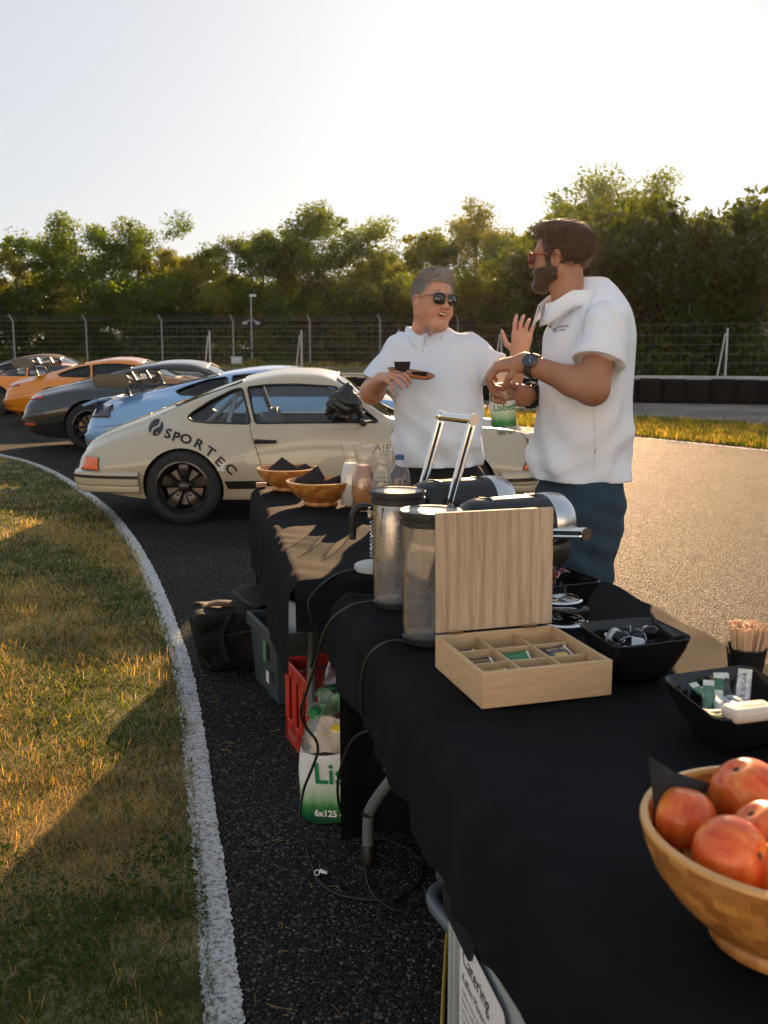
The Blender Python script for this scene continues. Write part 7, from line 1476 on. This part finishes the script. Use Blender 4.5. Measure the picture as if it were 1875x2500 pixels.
def stick(label, off, rise, col, yaw=None, L_=.105, w_=.019, txt=None):
    p = cB+ux2*(off[0]*.8+.018)+uy2*(off[1]*.75+.008); o = thing('sugar_stick', label, 'sugar stick', Vector((p.x, p.y, TZ+.072)), 0, 'sugar sticks in the right bowl'); dirv = Vector((math.cos(yaw), math.sin(yaw), 0)); up = Vector((0, 0, 1)); d = (dirv*math.cos(rise)+up*math.sin(rise)); sd_ = d.cross(up).normalized(); nn = sd_.cross(d)
    G = [[d*(L_*(u-.5))+sd_*(w_*(v-.5))+nn*(.0035*math.sin(math.pi*v)*math.sin(math.pi*u)+.002*math.sin(u*14)) for v in (0, .33, .66, 1)] for u in np.linspace(0, 1, 10)]
    g = MB(); g.grid(G); g.build('paper', mat('stick_%02d%02d%02d' % tuple(int(v*99) for v in col), col, .5, var=.35, vscale=90), o, 60, solid=.0025)
    g = MB(); g.grid([[v_+nn*.002 for v_ in G[i]] for i in (8, 9)]); g.build('crimped_end', mat('dotted_end', (.62, .66, .60), .5, var=.5, vscale=400), o, 60)
    if txt: V, F = text_mesh(txt, .0125); g = MB(); g.add([d*(a+.004)-sd_*(b-.004)*-1*-1+nn*.0075 for a, b in V], F); g.build('print', m_dkprint, o, 0)
    return o
for k, (lb, off, rise, col) in enumerate(STK): stick(lb, off, rise, col, math.atan2(uy2.y, uy2.x)+rs.uniform(-.5, .5)+(1.2 if k in (8, 9) else 0))
stick('white paper stick reading WHITE SUGAR standing against the bowl', (.025, .03), .75, (.74, .74, .74), math.atan2(uy2.y, uy2.x)-.55, .11, .024, 'WHITE SUGAR')
pw = on(1830, 1738, zr_-.005); g = MB(); o = thing('sweetener_box', 'white sweetener dispenser box with red print in the sugar bowl', 'box', pw, ba); g.box((0, 0, 0), (.085, .045, .024)); g.build('case', mat('cream_plastic', (.72, .62, .52), .3), o, 40, bevel=.009, seg=4)
V, F = text_mesh('ASSUGRIN', .012); g = MB(); g.add([(-a*.8+.005, -b*.9, .0125) for a, b in V], F); g.build('print', m_redprint, o, 0)
# cup of wooden stirrers
cu = on(1818, 1660, TZ+.014); cu = Vector((cu.x, cu.y, TZ+.014)); ct_ = thing('paper_cup', 'black paper cup full of wooden stirrers', 'cup', cu); g = MB(); g.lathe([(0, .002), (.030, .002), (.031, 0), (.040, .068), (.042, .070), (.0415, .073), (.0385, .071), (.030, .006), (0, .005)], 32); g.build('cup_wall', mat('black_paper', (.014, .014, .015), .6), ct_, 40)
m_stir = mat('birch', (.62, .42, .25), .6, col2=(.74, .54, .36), vscale=30, stretch=(1, 1, .1)); g = MB(); pl = corner_poly([(-.0028, 0), (.0028, 0), (.0028, .112), (-.0028, .112)], .0026, 3); g.prism(pl, -.0008, .0008, M=Matrix(((1, 0, 0, 0), (0, 0, 1, 0), (0, 1, 0, 0), (0, 0, 0, 1)))); sme = g.mesh('stirrer'); sme.materials.append(m_stir)
for k in range(95):
    a = rs.uniform(0, 6.28); rr_ = rs.random()**.6; o = bpy.data.objects.new('stirrer', sme); C.objects.link(o); top = Vector((math.cos(a)*.050*rr_, math.sin(a)*.046*rr_, .108+rs.uniform(-.006, .004))); bot = Vector((math.cos(a)*.024*rr_, math.sin(a)*.024*rr_, .008)); dz = (top-bot).normalized(); xx = Vector((-math.sin(a+rs.uniform(-.5, .5)), math.cos(a), 0)); xx = (xx-dz*xx.dot(dz)).normalized(); o.matrix_basis = Matrix.Translation(cu+bot) @ Matrix((xx, dz.cross(xx), dz)).transposed().to_4x4(); tag(o, 'flat wooden stirrer standing in the black paper cup', 'stirrer', 'wooden stirrers in the cup')
# fruit bowl
fb_ = Vector((.462, 1.04, TZ+.016)); bowl('large bamboo bowl of red apples nearest the camera', fb_, .165, .140, .3)
def applemat():
    m = bpy.data.materials.new('apple_skin'); m.use_nodes = True; t = m.node_tree; b = t.nodes['Principled BSDF']; L = t.links.new; tc = t.nodes.new('ShaderNodeTexCoord'); mp = t.nodes.new('ShaderNodeMapping'); mp.inputs['Scale'].default_value = (1, 1, .22); L(tc.outputs['Object'], mp.inputs[0])
    n = t.nodes.new('ShaderNodeTexNoise'); n.inputs['Scale'].default_value = 90; n.inputs['Detail'].default_value = 5; L(mp.outputs[0], n.inputs['Vector']); n2 = t.nodes.new('ShaderNodeTexNoise'); n2.inputs['Scale'].default_value = 18; n2.inputs['Detail'].default_value = 2; L(tc.outputs['Object'], n2.inputs['Vector']); a = t.nodes.new('ShaderNodeMath'); a.operation = 'MULTIPLY_ADD'; a.inputs[1].default_value = .55; L(n.outputs[0], a.inputs[0]); s = t.nodes.new('ShaderNodeMath'); s.operation = 'MULTIPLY'; s.inputs[1].default_value = .5; L(n2.outputs[0], s.inputs[0]); L(s.outputs[0], a.inputs[2])
    r = t.nodes.new('ShaderNodeValToRGB'); e = r.color_ramp.elements; e[0].position = .40; e[0].color = (.62, .065, .012, 1); e[1].position = .74; e[1].color = (.88, .33, .06, 1); k = e.new(.56); k.color = (.78, .15, .022, 1); L(a.outputs[0], r.inputs[0]); L(r.outputs[0], b.inputs['Base Color']); b.inputs['Roughness'].default_value = .33; b.inputs['Subsurface Weight'].default_value = .08; b.inputs['Subsurface Radius'].default_value = (.01, .004, .002); b.inputs['Coat Weight'].default_value = .15; MATS['apple_skin'] = m; return m
m_app = applemat(); m_stem = mat('apple_stem', (.10, .055, .03), .8)
def apple(label, c, r, rot, seed):
    t = thing('apple', label, 'apple', c, 0, 'apples in the bowl'); t.rotation_euler = rot; G = []; rs_ = random.Random(seed); ph = rs_.uniform(0, 6)
    for i in range(33):
        row = []
        for j in range(25):
            th = 2*math.pi*i/32; v = math.pi*j/24; rr_ = r*(1+.02*math.sin(2*th+ph)+.015*math.sin(5*th+ph)*max(0, math.cos(v))); z = -math.cos(v)*r*.93; rad = math.sin(v)*rr_; dip = .30*r*math.exp(-(rad/(r*.26))**2); z += (-dip if j > 12 else dip*.55); row.append((rad*math.cos(th), rad*math.sin(th), z-.04*rad*0))
        G.append(row)
    g = MB(); g.grid(G, flip=True); g.build('fruit', m_app, t, 80); g = MB(); g.tube([(0, 0, r*.58), (.002, .001, r*.80), (.006, .002, r*.98)], [.0018, .0014, .0018], 6); g.build('stem', m_stem, t); g = MB(); g.lathe([(.0085, -r*.80), (.006, -r*.77), (.003, -r*.80), (0, -r*.76)], 9); g.build('calyx', m_stem, t); return t
za = TZ+.140
for lb, px, py, r, rot, z in (('apple at the left side of the fruit bowl', 1668, 1998, .040, (2.9, .2, 0), za), ('apple at the back of the fruit bowl', 1822, 1935, .0445, (2.8, -.3, 1), za+.006), ('front apple with its dark calyx turned to the right', 1785, 2092, .0435, (1.25, 2.0, .4), za+.004), ('apple at the right between front and back apples', 1870, 2040, .041, (2.6, .3, 2), za), ('apple at the right edge, lowest in the bowl', 1920, 2140, .039, (2.7, .5, 3), za-.01)):
    apple(lb, on(px, py, z), r, rot, int(px))
[o for o in C.objects if o.get('label') == 'front apple with its dark calyx turned to the right'][0].rotation_euler = Vector((.62, -.62, .38)).to_track_quat('-Z', 'Y').to_euler()
apple('hidden apple below the others in the fruit bowl', fb_+Vector((-.02, .02, .065)), .038, (0, .4, 0), 77)
napkin('black napkin corner rising at the left of the fruit bowl', fb_, [(-.145, .035, .12), (-.085, .095, .105), (-.06, .10, .145), (-.115, .08, .17), (-.150, .055, .20)]); napkin('black napkin corner rising at the back right of the fruit bowl', fb_, [(.02, .13, .11), (.12, .08, .11), (.13, .09, .205), (.08, .125, .19), (.03, .14, .15)]); napkin('black napkin lining at the front of the fruit bowl', fb_, [(-.03, -.12, .06), (.10, -.10, .07), (.12, -.02, .10), (.04, -.05, .10)])
# ------------------------------------------------------------------ things in the hands
tr = at(1003, 918, 3.97); t = thing('serving_tray', 'small reddish brown oval tray held by the grey haired person', 'tray', tr, 0); t.rotation_euler = (R(8), R(9), 0); g = MB(); G = []
for k in range(33):
    a = 2*math.pi*k/32; e = 2.6; c_, s_ = math.cos(a), math.sin(a); rr_ = 1/(abs(c_)**e+abs(s_)**e)**(1/e); G.append([(0, 0, 0), (.070*rr_*c_, .050*rr_*s_, 0), (.078*rr_*c_, .056*rr_*s_, .003), (.096*rr_*c_, .068*rr_*s_, .016)])
g.grid(G); g.build('dish', mat('palm_leaf', (.33, .13, .06), .55, col2=(.42, .18, .09), vscale=20, stretch=(1, 6, 1)), t, 50, solid=.003)
def cup(label, px, py, hgt, r):
    c = at(px, py, 3.97); o = thing('espresso_cup', label, 'cup', c); g = MB(); g.lathe([(0, 0), (r*.72, 0), (r*.74, .002), (r*.98, hgt-.002), (r*1.03, hgt), (r*.95, hgt), (r*.70, .006), (0, .005)], 26); g.build('cup_wall', mat('dark_cup', (.022, .020, .017), .5), o, 40); g = MB(); g.lathe([(0, hgt*.72), (r*.88, hgt*.72)], 20); g.build('coffee', mat('black_coffee', (.02, .01, .005), .1), o, 40)
cup('taller black paper cup on the held tray', 982, 915, .052, .034); cup('lower black cup at the right of the held tray', 1025, 924, .026, .033)
hb = at(1232, 1062, 3.33); bottle('held_bottle', 'clear water bottle with green label held by the bearded person', (hb.x, 3.33, hb.z), .243, .0425, m_gcap, water_label, .40, tilt=(0, R(-5), 0))
# ------------------------------------------------------------------ the hazy morning air
g = MB(); g.box((0, 50, 9.), (300, 200, 20.2)); hz_o = g.build('haze', None, None, 0); tag(hz_o, kind='stuff')
mh = bpy.data.materials.new('haze_air'); mh.use_nodes = True; t_ = mh.node_tree; t_.nodes.clear(); o_ = t_.nodes.new('ShaderNodeOutputMaterial'); pv = t_.nodes.new('ShaderNodeVolumePrincipled'); pv.inputs['Color'].default_value = (1, .96, .90, 1); pv.inputs['Density'].default_value = .00005; pv.inputs['Anisotropy'].default_value = .8; t_.links.new(pv.outputs[0], o_.inputs['Volume']); hz_o.data.materials.append(mh)
